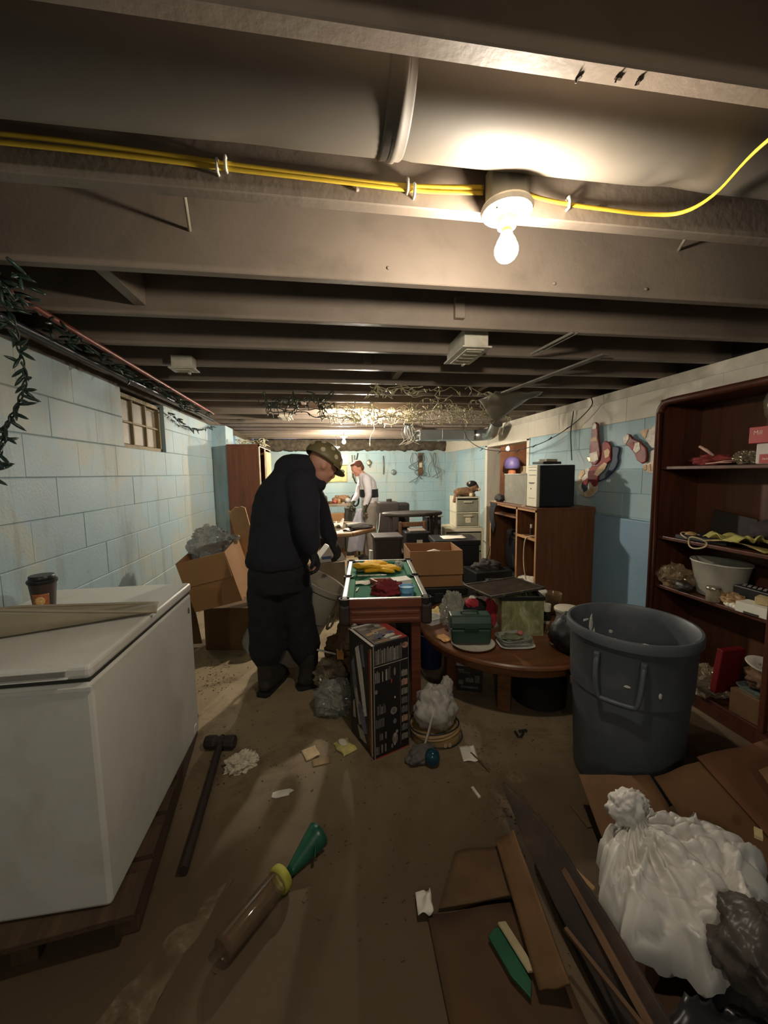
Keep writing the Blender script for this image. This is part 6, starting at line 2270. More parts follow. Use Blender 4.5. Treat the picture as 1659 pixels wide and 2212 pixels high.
# dark bins
dkb = M('dark_brown_plastic', (52, 44, 40), .6, var=.1)
r = root('dark_bin', 'tall ribbed dark brown bin behind the pool table', 'trash can', (.68, 4.36, 0))
b = MB(); b.box((0, 0, .36), (.27, .27, .72), None, 0, 1.12); b.build('body', dkb, r, bevel=.03, seg=3)
for i in range(6):
    b = MB(); b.box((-.11 + i * .044, -.14, .34), (.014, .012, .56), RX(.02)); b.build('rib', dkb, r, bevel=.003)
b = MB(); b.bx(-.165, .165, -.165, .165, .70, .745); b.build('rim', dkb, r, bevel=.012)
r = root('dark_bin', 'tall plain dark brown bin behind the ribbed one', 'trash can', (.87, 5.45, .0))
b = MB(); b.box((0, .0, .52), (.27, .25, 1.04), None, 0, 1.05); b.build('body', dkb, r, bevel=.02, seg=3)
b = MB(); b.lathe([(.04, 1.04), (.04, 1.075), (.03, 1.08)], 14, T(.02, 0, 0)); b.build('cap', dkb, r)
b = MB(); b.box((0, 0, .5), (.2, .2, 1.0), None, 0, 1.05); tag(b.build('dark_canister', M('dark_canister', (40, 36, 34), .5), bevel=.03, loc=(1.13, 5.75, 0)), 'black canister behind the dark bins', 'canister')
# dark round table
r = root('dark_table', 'dark half-round table beyond the pool table', 'table', (1.12, 4.98, 0))
b = MB(); b.lathe([(0, .885), (.43, .885), (.45, .9), (.45, .925), (.43, .935), (0, .935)], 40, sx=.9, sy=.42); b.build('tabletop', M('dark_top', (60, 54, 48), .5, var=.3, scale=8), r, smooth=True, angle=35)
legw = WOOD('chair_leg_wood', (88, 60, 38), (120, 84, 54), .5, axis=2)
for x, y in ((-.3, -.08), (.3, -.08), (-.28, .08), (.28, .08)):
    b = MB(); b.box((x, y, .445), (.04, .04, .885)); b.build('leg', M('dark_pedestal', (52, 42, 34)), r, bevel=.003)
# chair with box
ch = root('wooden_chair', 'brown wooden chair in front of the dark table', 'chair', (1.08, 4.58, 0), D(4))
for x, y, h_ in ((-.16, -.15, .47), (.16, -.15, .47), (-.16, .16, .84), (.16, .16, .84)):
    b = MB(); b.box((x, y, h_ / 2), (.035, .035, h_)); b.build('leg', legw, ch, bevel=.005)
b = MB(); b.box((0, 0, .485), (.38, .37, .035)); b.build('seat', M('dark_seat', (72, 56, 44), .6), ch, bevel=.012)
for z in (.66, .8):
    b = MB(); b.box((0, .165, z), (.32, .018, .06)); b.build('back_rail', legw, ch, bevel=.004)
for z in (.2, .3):
    b = MB(); b.box((0, -.15, z), (.3, .02, .02)); b.build('stretcher', legw, ch)
r = root('black_case', 'black printer-like case with a white label on the chair seat', 'case', (1.07, 4.55, .505))
b = MB(); b.bx(-.15, .15, -.12, .12, 0, .24); b.build('case', M('black_plastic', (26, 26, 27)), r, bevel=.012)
b = MB(); b.box((0, -.02, .252), (.2, .16, .03), RX(.08)); b.build('top_tray', M('grey_tray', (120, 112, 100), .5), r, bevel=.008)
b = MB(); b.bx(-.02, .05, -.1215, -.1195, .08, .15); b.build('label', M('white_paper', (222, 214, 196)), r)
# drawers
dr = root('drawer_unit', 'white two-drawer plastic tower with frosted drawers near the far right wall', 'drawer unit', (2.0, 5.42, .66), D(-6))
wp = M('dirty_white_plastic', (204, 196, 170), .5, var=.08)
fro = M('frosted_drawer', (138, 136, 116), .4, var=.2, scale=9)
b = MB()
b.bx(-.17, .17, -.19, .22, 0, .02); b.bx(-.17, .17, -.19, .22, .2, .218); b.bx(-.17, .17, -.19, .22, .415, .435)
b.bx(-.17, -.15, -.19, .22, .02, .415); b.bx(.15, .17, -.19, .22, .02, .415); b.bx(-.15, .15, .2, .22, .02, .415)
b.build('frame', wp, dr, bevel=.004)
for z in (.024, .222):
    b = MB(); b.bx(-.147, .147, -.195, .19, z, z + .17); d_ = b.build('drawer', fro, dr, bevel=.006)
    b = MB(); b.bx(-.06, .06, -.212, -.194, z + .135, z + .15); b.build('handle', wp, d_, bevel=.003)
b = MB(); b.bx(-.035, .04, -.197, -.1945, .07, .15); b.build('sticker', M('sticker', (214, 202, 170), .6, var=.3, scale=60), dr)
dr2 = root('drawer_unit', 'wide low frosted drawer unit under the white tower', 'drawer unit', (1.95, 5.45, 0), D(-6))
b = MB(); b.bx(-.28, .28, -.22, .24, .6, .655); b.bx(-.28, -.25, -.22, .24, 0, .6); b.bx(.25, .28, -.22, .24, 0, .6); b.bx(-.25, .25, -.22, .24, 0, .03); b.build('frame', wp, dr2, bevel=.006)
for z in (.04, .32):
    b = MB(); b.bx(-.246, .246, -.225, .2, z, z + .26); d_ = b.build('drawer', fro, dr2, bevel=.008)
    b = MB(); b.bx(-.08, .08, -.242, -.223, z + .2, z + .22); b.build('handle', wp, d_, bevel=.003)
r = root('drawer_unit', 'narrow black drawer stack left of the white drawers', 'drawer unit', (1.5, 5.4, 0))
b = MB(); b.bx(-.1, .1, -.14, .14, .0, .82); b.build('frame', M('black_plastic', (26, 26, 27)), r, bevel=.004)
for i in range(6):
    b = MB(); b.bx(-.088, .088, -.15, -.138, .05 + i * .125, .15 + i * .125); b.build('drawer', M('smoky_drawer', (66, 62, 60), .3), r, bevel=.003)
b = MB(); b.bx(-.12, .12, -.16, .16, .82, .84); b.build('top', M('grey_green', (120, 122, 108)), r, bevel=.004)
paper('pale papers on the black drawer stack', (1.5, 5.38, .842), .18, .14, D(10), .04, 6)
# plush on the drawers
b = MB()
b.blob((0, 0, .06), (.15, .085, .065), 24, 16, .1, 6, seed=1)
b.blob((.135, -.02, .13), (.065, .065, .06), 20, 14, .05, 6, seed=2)
b.blob((.17, -.05, .1), (.04, .04, .035), 16, 12, 0, 6)
b.tube([(-.08, -.05, .05), (-.15, -.08, .02), (-.18, -.1, -.06)], [.035, .03, .028], 12, dome=True)
b.tube([(.06, -.06, .04), (.1, -.1, .02)], [.035, .03], 12, dome=True)
pl = root('plush_toy', 'brown plush animal with a black cap sprawled on the white drawers', 'plush toy', (1.98, 5.38, 1.10))
fuse('body', b, M('brown_plush', (124, 94, 66), .95, var=.3, scale=40, bump=.4, bscale=90), pl, .009, 2, .006, .02, 4)
b = MB(); b.blob((.11, -.01, .17), (.075, .075, .05), 20, 14, .03, 4); b.build('cap', M('black_fabric', (24, 23, 25)), pl, smooth=True)
b = MB(); b.blob((.19, -.09, .095), (.02, .015, .02), 12, 8, 0, 4); b.blob((.06, -.12, .02), (.03, .025, .03), 12, 8, 0, 4); b.build('muzzle', M('cream_plush', (214, 196, 160), .9), pl, smooth=True)
b = MB(); b.box((.06, -.06, .19), (.03, .004, .03), RX(-.5)); b.build('cap_badge', M('badge', (220, 200, 170), .5), pl)
# black trunk with paper, other dark junk on the right
r = root('black_chest', 'black storage chest with white paper on it, behind the cardboard box', 'chest', (1.40, 4.14, 0), D(-6))
b = MB(); b.bx(-.24, .24, -.2, .2, 0, .66); b.build('body', M('black_plastic', (26, 26, 27)), r, bevel=.01)
b = MB(); b.bx(-.25, .25, -.21, .21, .66, .72); b.build('lid', M('black_plastic', (26, 26, 27)), r, bevel=.01)
paper('white papers spread on the black storage chest', (1.39, 4.12, .722), .26, .2, D(-4), .012, 7)
r = root('black_crate', 'black plastic crate beside the media cabinet', 'crate', (1.62, 3.72, 0), D(4))
b = MB(); b.bx(-.2, .2, -.16, .16, .0, .46); b.build('crate', M('black_plastic', (26, 26, 27)), r, bevel=.012)
b = MB(); b.blob((0, 0, .46), (.15, .11, .09), 28, 16, .4, 4, seed=81); b.build('contents', M('dark_grey_cloth', (62, 58, 54)), r, smooth=True)
b = MB(); b.box((-.05, -.1625, .3), (.09, .003, .03)); b.build('label', M('dull_label', (110, 104, 96), .6), r)
cord('black_cable', 'thin black cable looping beside the cabinet', 'cable', [(1.6, 3.7, .55), (1.72, 3.9, .62), (1.8, 4.2, .64), (1.86, 4.4, .62)], .006, blkw)
b = MB()
b.blob((0, 0, .16), (.13, .12, .18), 34, 22, .35, 4, seed=83, floor=0)
tag(b.build('white_bag', FILM('milky_film', (176, 178, 166)), smooth=True, loc=(1.75, 4.75, 0)), 'pale plastic sack on the floor before the white drawers', 'sack')
b = MB(); b.box((0, 0, .26), (.16, .12, .52)); o = tag(b.build('printed_bag', M('pink_print', (176, 150, 146), .6, var=.4, scale=12), bevel=.02, loc=(1.27, 5.42, 0)), 'pinkish printed package standing behind the chair', 'package')
b = MB(); b.box((.02, -.061, .36), (.09, .002, .1)); b.build('red_print', M('red_card', (158, 44, 44)), o)

# ---- workbench at the far wall
wb = root('workbench', 'cluttered wooden workbench against the far wall', 'workbench', (.05, 7.5, 0))
b = MB(); b.bx(-.75, .45, -.3, .3, .84, .885); b.build('worktop', M('grey_worktop', (120, 108, 92), .7, var=.3), wb, bevel=.004)
for x in (-.7, .4):
    for y in (-.25, .25):
        b = MB(); b.box((x, y, .42), (.07, .07, .84)); b.build('leg', otm, wb, bevel=.003)
rq = random.Random(31)
junk = [('glass jar', (150, 150, 140)), ('blue can', (60, 80, 120)), ('tan box', (160, 124, 84)), ('rusty tin', (110, 70, 46)), ('grey tool', (110, 110, 108)), ('white tub', (206, 200, 186)), ('black radio', (34, 32, 30)), ('brown bottle', (84, 56, 34)), ('red tin', (140, 60, 50)), ('wooden block', (140, 100, 62)), ('cream jug', (214, 200, 170)), ('steel part', (150, 150, 148))]
for i, (nm, c) in enumerate(junk):
    x = -.5 + i * .083
    y = 7.35 + rq.uniform(-.1, .12)
    h_ = rq.uniform(.05, .15)
    b = MB()
    if i % 3 == 0:
        b.lathe([(0, 0), (.03, 0), (.034, .01), (.034, h_ * .7), (.02, h_), (.0, h_)], 14)
    elif i % 3 == 1:
        b.box((0, 0, h_ / 2), (.07, .06, h_), RZ(rq.uniform(-.6, .6)), 0, .94)
    else:
        b.blob((0, 0, h_ * .45), (.05, .04, h_ * .5), 16, 10, .3, 4, seed=i, floor=0)
    tag(b.build(nm.replace(' ', '_'), M('junk_%d' % i, c, .5, var=.2), bevel=.003 if i % 3 == 1 else 0, smooth=(i % 3 != 1), loc=(x, y, .886)), '%s among the clutter on the far workbench' % nm, nm.split()[-1])
b = MB(); b.blob((0, 0, .06), (.16, .1, .09), 34, 18, .45, 5, seed=91, floor=0)
tag(b.build('brown_heap', M('brown_mix', (112, 84, 58)), smooth=True, loc=(.3, 7.5, .886)), 'brown junk heap at the right end of the far workbench', 'heap')
carton('cardboard_box', 'tan cardboard box under the far workbench', (.18, 7.1, .42), (.34, .26, .3), D(5), None, (0, 0, 0, 0), mat=card)
b = MB(); b.bx(-.22, .22, -.14, .14, 0, .42); tag(b.build('low_stand', M('dark_pedestal', (52, 42, 34)), bevel=.004, loc=(.18, 7.1, 0)), 'dark low stand carrying the cardboard box under the workbench', 'stand')
r = root('black_bin', 'dark waste bin before the far workbench', 'waste bin', (.42, 6.85, .0))
b = MB(); b.box((0, 0, .42), (.17, .16, .84), None, 0, 1.1); b.build('body', M('dark_grey_bin', (58, 58, 54), .6), r, bevel=.015)
b = MB(); b.bx(-.1, .1, -.095, .095, .82, .85); b.build('rim', M('dark_grey_bin', (58, 58, 54)), r, bevel=.006)
b = MB(); b.tube([(.06 * math.cos(D(a)), .0, .1 * math.sin(D(a))) for a in range(0, 360, 15)], .017, 8, closed=True)
tag(b.build('black_belt_loop', M('black_rubber', (20, 20, 21)), smooth=True, loc=(.52, 6.9, .97)), 'black rubber belt loop hanging at the workbench end', 'belt')
r = root('wooden_stool', 'small wooden folding stool right of the waste bin', 'stool', (.56, 6.7, 0))
for x, t_ in ((-.07, .12), (.07, -.12)):
    b = MB(); b.box((x * .6, -.05, .36), (.03, .03, .76), RY(t_)); b.build('leg', legw, r, bevel=.004)
    b = MB(); b.box((x * .6, .08, .36), (.03, .03, .76), RY(-t_)); b.build('leg', legw, r, bevel=.004)
b = MB(); b.box((0, 0, .38), (.2, .16, .02)); b.build('shelf', M('orange_shelf', (178, 104, 72), .6), r, bevel=.003)
b = MB(); b.box((0, 0, .74), (.14, .18, .03)); b.build('seat', legw, r, bevel=.006)
b = MB(); b.blob((0, 0, .05), (.07, .05, .06), 24, 14, .4, 4, seed=95, floor=0)
tag(b.build('pink_rag', M('pink_rag', (196, 160, 144), .9), smooth=True, loc=(.56, 6.64, .395)), 'pinkish rag on the small wooden stool', 'rag')

# ---- things hanging on the far wall
YB = BY - .012
fw = root('wall_window', 'small white framed window high on the far wall', 'window', (.34, YB, 1.74))
b = MB()
for (x0_, x1_, z0, z1) in ((-.14, .14, -.12, -.095), (-.14, .14, .095, .12), (-.14, -.115, -.095, .095), (.115, .14, -.095, .095)):
    b.bx(x0_, x1_, -.03, .0, z0, z1)
b.build('frame', M('cream_paint', (220, 210, 180), .5), fw, bevel=.003)
b = MB(); b.bx(-.115, .115, -.014, -.008, -.095, .095); b.build('pane', M('lilac_pane', (168, 164, 186), .2, var=.15), fw)
r = root('wall_poster', 'yellowed poster with dark blots on the far wall', 'poster', (.2, YB, 1.44))
b = MB(); b.sheet(14, 10, lambda u, v: ((u - .5) * .5, -.004 - .006 * math.sin(u * 7), (v - .5) * .34)); b.build('sheet', M('yellow_poster', (206, 198, 140), .7, var=.2, scale=10), r, smooth=True, solid=.002)
b = MB()
for (x, z, s_) in ((.05, .06, .03), (.15, .04, .05), (.16, -.02, .03), (-.04, .05, .025)):
    b.blob((x, -.016, z), (s_, .006, s_ * .9), 14, 10, .3, 5, seed=int(x * 100))
b.build('dark_blot', M('green_black', (58, 66, 56), .6, var=.4), r, smooth=True)
b = MB(); b.bx(-.25, .25, -.02, -.002, .175, .19); b.build('batten', M('dark_batten', (92, 84, 66), .6), r)
def hang(name, label, cat, fnb, loc, mat):
    b = MB(); fnb(b)
    return tag(b.build(name, mat, smooth=True, loc=loc), label, cat)
hang('wall_ornament', 'small silver ornament hanging on the far wall right of the stooping person', 'ornament', lambda b: (b.blob((0, 0, 0), (.05, .02, .06), 16, 12, .4, 4, seed=2), b.tube([(0, -.005, -.05), (.02, -.005, -.1)], .01, 6)), (.91, YB - .02, 1.66), M('tarnished_silver', (150, 140, 118)))
hang('wall_gauge', 'round grey gauge fixed to the far wall', 'gauge', lambda b: (b.lathe([(0, 0), (.05, 0), (.055, .02), (.04, .03), (0, .03)], 20, RX(PI / 2))), (1.42, YB, 1.46), M('grey_gauge', (130, 136, 136), .4, .4))
for (x, z0, z1, lab) in ((1.205, 1.8, 1.42, 'long speckled rod hanging on the far wall'), (.56, 1.82, 1.36, 'long thin tube hanging beside the far window'), (.61, 1.82, 1.3, 'second thin tube hanging beside the far window')):
    b = MB(); b.tube([(0, 0, 0), (.006, 0, (z1 - z0) / 2), (.0, 0, z1 - z0)], .012, 8)
    tag(b.build('hanging_rod', M('speckled_rod', (130, 128, 112), .5, var=.5, scale=40), smooth=True, loc=(x, YB - .02, z0)), lab, 'rod')
cord('hanging_hose', 'dark hose hanging down the far wall behind the stooping person', 'hose', [(.68, YB - .03, 1.86), (.64, YB - .03, 1.7), (.57, YB - .04, 1.5), (.6, YB - .03, 1.3), (.7, YB - .03, 1.2)], .012, blkw)
r = root('fuse_board', 'narrow wooden board with fuse boxes high on the far wall', 'fuse board', (2.0, YB, 1.62))
b = MB(); b.bx(-.045, .045, -.025, 0, -.24, .24); b.build('board', M('rusty_board', (110, 84, 58), .7), r, bevel=.004)
for z, c in ((.13, (50, 42, 38)), (-.02, (196, 180, 150)), (-.14, (120, 70, 40))):
    b = MB(); b.bx(-.03, .03, -.06, -.025, z - .05, z + .05); b.build('fuse_box', M('fuse_%d' % int(100 + z * 100), c, .5), r, bevel=.004)
rw = random.Random(12)
for i in range(9):
    x = 1.68 + rw.uniform(0, .75)
    pts = [(x, YB - .02, 1.86)]
    for j in range(4):
        pts.append((x + rw.uniform(-.14, .14), YB - .02 - rw.uniform(0, .05), 1.7 - j * rw.uniform(.1, .17)))
    cord('loose_wire', 'loose grey wire dangling on the far wall near the fuse board', 'wire', pts, .006, M('grey_wire', (96, 96, 88), .6), 5, 5)['group'] = 'loose wires by the fuse board'
# things in the next room
b = MB(); b.lathe([(0, 0), (.1, .0), (.12, .05), (.1, .12), (.06, .16), (0, .17)], 20)
r = root('purple_lampshade', 'purple shade on an orange stand in the next room', 'lamp', (3.9, 7.75, 0))
b.M = T(0, 0, 0)
b2 = MB(); b2.lathe([(0, 1.5), (.14, 1.5), (.17, 1.56), (.15, 1.68), (.09, 1.74), (0, 1.75)], 20); b2.build('shade', M('purple_shade', (92, 84, 140), .5), r, smooth=True, angle=50)
b2 = MB(); b2.lathe([(0, 0), (.09, 0), (.08, .1), (.06, 1.0), (.09, 1.3), (.07, 1.5), (0, 1.5)], 16); b2.build('stand', M('orange_stand', (170, 110, 76), .6), r, smooth=True)
b = MB(); b.bx(-.2, .2, -.02, .02, 0, 1.55); tag(b.build('leaning_board', M('cream_panel', (186, 174, 150), .6), bevel=.004, loc=(4.35, 7.85, 0)), 'cream panel leaning in the next room', 'panel')

# ================================================================ things on the floor
# sledgehammer
r = root('sledgehammer', 'sledgehammer with dark handle lying on the floor beside the freezer', 'hammer', (-.64, 2.07, 0))
b = MB()
b.lathe([(.03, 0), (.035, .008), (.035, .05), (.029, .06), (.029, .10), (.035, .11), (.035, .152), (.03, .16)], 8, T(-.03, -.01, .037) @ RZ(D(-10)) @ RY(PI / 2))
hd = b.build('head', M('dark_steel', (62, 56, 50), .5, .5, dirt=(96, 74, 52), damt=.5), r, bevel=.003)
b = MB()
pp = [V((.05, .02, .034)), V((.062, -.2, .03)), V((.076, -.45, .024)), V((.09, -.7, .022))]
b.tube(pp, [.017, .019, .0195, .0205], 12, fx=.85, fy=1.05, dome=False)
b.build('handle', M('dark_handle', (50, 38, 34), .6, var=.2), r, smooth=True, angle=50)
# clear tube with yellow collar and green fin
d = V((.63, .77, 0)).normalized()
tu = root('clear_tube', 'clear plastic tube with a yellow collar lying on the floor', 'tube', (-.345, 1.085, 0))
e = d * .20
b = MB()
ax = along((0, 0, .04), (e.x, e.y, .04))
b.shell([(.0, 0), (.034, 0), (.038, .01), (.038, .23), (.0345, .23), (.0345, .014), (0, .012)], 28, ax)
b.build('tube', FILM('brown_clear', (140, 112, 84), .72, .06, .15), tu, smooth=True, angle=50)
b = MB()
b.shell([(.036, .222), (.0425, .224), (.045, .235), (.043, .25), (.037, .252), (.034, .24), (.036, .222)], 28, ax)
b.build('collar', M('yellow_collar', (168, 162, 60), .6, var=.15, scale=30), tu, smooth=True)
gf = M('green_fin', (28, 84, 62), .35, var=.2, scale=14)
gr = root('green_funnel', 'folded dark green plastic funnel in front of the clear tube', 'funnel', (-.175, 1.30, 0))
a0 = math.atan2(d.y, d.x) - .08
b = MB()
def fn(u, v):
    aa = D(-160 + 250 * u)
    R_ = .012 + .032 * v
    q = RZ(a0) @ V((.0 + .155 * v, R_ * math.sin(aa) * 1.1, R_ * (1 + math.cos(aa)) + .003))
    return q
b.sheet(18, 8, fn)
b.build('cone', gf, gr, smooth=True, solid=.003)
b = MB()
b.box((.12, .014, .055), (.1, .003, .03), RZ(a0) @ RY(-.3))
b.v = [tuple(RZ(a0 * .9) @ V((p[0], p[1] - .03, p[2]))) for p in b.v]
b.build('loose_fin', gf, gr)
# papers and wrappers on the floor
b = MB(); b.blob((0, 0, .012), (.075, .055, .045), 56, 36, .5, 6, seed=101, floor=0, pleat=.22)
tag(b.build('crumpled_paper', M('dirty_tissue', (204, 192, 168), .9, var=.2, scale=16), loc=(-.455, 1.9, .001), rz=.5), 'crumpled dirty white tissue beside the sledgehammer', 'paper')
paper('small torn beige card lying flat on the floor', (-.115, 1.925, .001), .075, .085, D(20), .008, 2, M('beige_card', (190, 166, 126), .8))
paper('faint beige paper flat beside the torn card', (-.06, 1.86, .001), .09, .05, D(8), .003, 7, M('faint_paper', (146, 122, 86), .9))
b = MB()
def fn(u, v):
    e_ = .5 - abs(u - .5)
    x = (u - .5) * .085; y = (v - .5) * .12
    return (x + .006 * math.sin(v * 9), y, .003 + .022 * math.sin(PI * u) ** .6 * math.sin(PI * min(1, max(0, (v * 1.2 - .1)))) ** .6 + .004 * noise.noise(V((u * 9, v * 9, 4))))
b.sheet(14, 18, fn)
w_ = root('snack_wrapper', 'pale yellow snack wrapper on the floor left of the printed box', 'wrapper', (.062, 1.945, .002), D(28))
b.build('foil', M('yellow_wrapper', (196, 182, 110), .35, var=.25, scale=26), w_, smooth=True, solid=.001)
b = MB(); b.blob((-.004, .01, .024), (.022, .03, .004), 14, 8, .2, 4); b.build('printed_patch', M('pale_patch', (216, 206, 182), .4), w_, smooth=True)
b = MB()
b.prism([(-.05, -.014), (-.045, .012), (-.02, .018), (.03, .018), (.05, .004), (.03, -.006), (.028, -.018), (-.03, -.022)], 0, .004)
tag(b.build('white_shard', M('white_plastic', (214, 208, 190), .5), bevel=.001, loc=(-.232, 1.69, .001), rz=D(4)), 'white spoon-shaped scrap in the middle of the floor', 'scrap')
paper('white paper slip on the floor right of the printed box', (.69, 1.785, .001), .075, .11, D(-8), .012, 3)
b = MB(); b.tube([(0, 0, .012), (.03, -.07, .01), (.045, -.13, .006)], [.004, .005, .003], 6)
tag(b.build('twig', M('twig_brown', (92, 70, 46), .8), smooth=True, loc=(.70, 1.78, 0)), 'thin brown stick lying across the paper slip', 'stick')
b = MB(); b.box((0, 0, .003), (.012, .06, .006)); tag(b.build('white_chip', M('white_plastic', (214, 208, 190)), loc=(.635, 1.55, 0), rz=.2), 'tiny white chip on the floor right of the middle', 'chip')
b = MB(); b.box((0, 0, .004), (.02, .11, .006)); tag(b.build('brown_chip', M('twig_brown', (92, 70, 46)), loc=(1.02, 1.36, 0), rz=.05), 'small brown wood chip on the floor near the broken board', 'chip')
paper('white tag sticking out from the cardboard at the bottom', (.285, 1.125, .018), .05, .07, D(-6), .03, 3)
b = MB()
for q in ((0, 0, .006, .3), (.03, .015, .01, -.5), (-.02, .02, .008, 1.0)):
    b.box((q[0], q[1], q[2]), (.05, .012, .008), RZ(q[3]))
tag(b.build('metal_clip', M('dark_steel', (62, 56, 50)), bevel=.002, loc=(1.03, 1.87, 0), rz=.5), 'little dark metal clip on the floor before the coffee table', 'clip')
# white bag on coiled cable
r = root('cable_coil', 'coil of tan and black cable on the floor beside the printed box', 'cable coil', (.565, 1.955, 0))
rc = random.Random(6)
for i in range(7):
    b = MB()
    R_ = .115 + rc.uniform(-.015, .03)
    ex, ey, z0 = rc.uniform(-.015, .015), rc.uniform(-.015, .015), .01 + i * .011
    b.tube([(ex + R_ * math.cos(D(a)), ey + R_ * math.sin(D(a)) * .85, z0 + .006 * math.sin(D(a * 2 + i * 40))) for a in range(0, 360, 12)], .0075 if i % 3 else .004, 7, closed=True)
    b.build('loop', M('tan_cable', (150, 122, 80), .6) if i % 3 else blkw, r, smooth=True)
b = MB(); b.lathe([(.13, .0), (.135, .005), (.135, .05), (.12, .055)], 28, sx=1, sy=.86); b.build('hub', M('tan_band', (146, 118, 78), .7), r, smooth=True, angle=40)
text_mesh('stamped_figures', '8 8', .032, M('pale_ink2', (196, 176, 136), .6), T(.01, -.1185, .012) @ RX(PI / 2), r)
b = MB(); b.blob((0, 0, .105), (.11, .095, .12), 64, 44, .3, 4, seed=111, floor=0, pleat=.16)
o = tag(b.build('white_bag', FILM('white_bag_film', (214, 206, 192), .12, .3, .35), smooth=True, loc=(.565, 1.965, .058)), 'knotted white plastic bag sitting on the cable coil', 'plastic bag')
b = MB(); b.blob((.07, .02, .2), (.035, .03, .06), 20, 12, .3, 5, seed=3); b.tube(smoothpath([(-.02, -.07, .15), (-.05, -.1, .09), (-.075, -.12, .03), (-.1, -.14, -.02)], 5), .012, 7, fx=.5)
b.build('tied_ears', FILM('white_bag_film', (214, 206, 192)), o, smooth=True)
b = MB(); b.blob((0, 0, .02), (.09, .05, .035), 34, 20, .35, 4, seed=121, floor=0)
tag(b.build('grey_rag', M('grey_rag', (92, 86, 80), .95, var=.2, scale=40, bump=.3, bscale=120), smooth=True, loc=(.445, 1.80, .001), rz=.5), 'dark grey rag on the floor at the printed box corner', 'rag')
b = MB(); b.lathe([(.0, .0)] + [(.038 * math.sin(D(a)), .042 - .042 * math.cos(D(a))) for a in range(12, 175, 9)] + [(.006, .083), (.0, .0835)], 28)
tag(b.build('blue_ball', M('teal_glass', (24, 60, 74), .12, var=.1), smooth=True, loc=(.487, 1.745, 0)), 'shiny dark blue glass ball on the floor', 'ball')
# rubbish under and beside the pool table
for i, (x, y, rx_, ry_, rz_, mt, lab, nm, ct_) in enumerate((
    (.02, 2.28, .11, .12, .1, FILM('grey_film', (176, 176, 162)), 'crumpled clear bag beside the printed box, left side', 'plastic_bag', 'plastic bag'),
    (.0, 2.5, .1, .1, .12, FILM('dim_film', (168, 150, 124)), 'rumpled brownish bag at the left legs of the pool table', 'plastic_bag', 'plastic bag'),
    (.16, 2.75, .16, .14, .2, M('brown_mix', (112, 84, 58)), 'brown rubbish heap under the pool table', 'rubbish_heap', 'heap'),
    (.42, 2.9, .15, .12, .3, M('dark_mix', (52, 46, 42), .8, var=.5, scale=20), 'dark rubbish heap under the far end of the pool table', 'rubbish_heap', 'heap'))):
    b = MB(); b.blob((0, 0, rz_ * .8), (rx_, ry_, rz_), 56, 40, .4, 5, seed=130 + i, floor=0, pleat=.1)
    tag(b.build(nm, mt, smooth=i > 1, loc=(x, y, .001)), lab, ct_)
pl = root('plush_owl', 'grey-brown plush bird with big round eyes under the pool table', 'plush toy', (.36, 2.62, .22), D(10))
b = MB(); b.blob((0, 0, .12), (.11, .09, .13), 22, 16, .06, 6); b.tube([(-.06, -.02, .2), (-.2, .02, .12), (-.24, .04, .02)], [.05, .05, .03], 12, dome=True)
fuse('body', b, M('grey_plush', (118, 98, 82), .95, var=.3, scale=30), pl, .01, 2, .006, .03, 2)
b = MB()
for x in (.0, .075):
    b.lathe([(0, 0), (.032, 0), (.03, .01), (0, .012)], 20, T(x - .02, -.085, .13) @ RX(PI / 2))
b.build('eye_ring', M('cream_plush', (214, 196, 160)), pl)
b = MB()
for x in (.0, .075):
    b.blob((x - .02, -.1, .13), (.011, .008, .011), 10, 8, 0, 3)
b.build('pupil', M('pocket_black', (22, 20, 20)), pl, smooth=True)
b = MB(); b.blob((.02, -.085, .165), (.06, .02, .02), 14, 8, .2, 4); b.build('red_tuft', M('red_fabric', (162, 40, 52)), pl, smooth=True)
b = MB(); b.box((0, 0, .11), (.3, .2, .22)); tag(b.build('dark_case', M('dark_carton', (46, 40, 36)), bevel=.006, loc=(.36, 2.62, 0), rz=D(8)), 'dark case under the pool table carrying the plush bird', 'case')
b = MB(); b.lathe([(0, 0), (.045, 0), (.055, .03), (.055, .09), (.05, .09), (.05, .03), (0, .01)], 24, RX(D(70)))
tag(b.build('white_roll', M('white_plastic', (214, 208, 190)), smooth=True, angle=50, loc=(.545, 2.86, .40)), 'white paper roll between the pool table legs', 'roll')
b = MB(); b.box((0, 0, .17), (.16, .14, .34)); tag(b.build('dark_carton', M('dark_carton', (46, 40, 36)), bevel=.004, loc=(.56, 2.87, 0)), 'dark carton under the white roll', 'box')
b = MB(); b.prism([(-.02, -.03), (.02, -.035), (.025, .0), (.015, .03), (.0, .02), (-.02, .035)], 0, .008)
o = tag(b.build('orange_scrap', M('orange_scrap', (206, 148, 76), .6), loc=(.06, 2.42, .29)), 'orange scrap on the rubbish left of the printed box', 'scrap')
o.rotation_euler = (1.0, .2, .4)
b = MB(); b.tube([(0, 0, 0), (-.12, .02, .03)], .006, 6)
tag(b.build('white_rod', M('white_plastic', (214, 208, 190)), smooth=True, loc=(.035, 2.45, .28)), 'short white rod next to the orange scrap', 'rod')
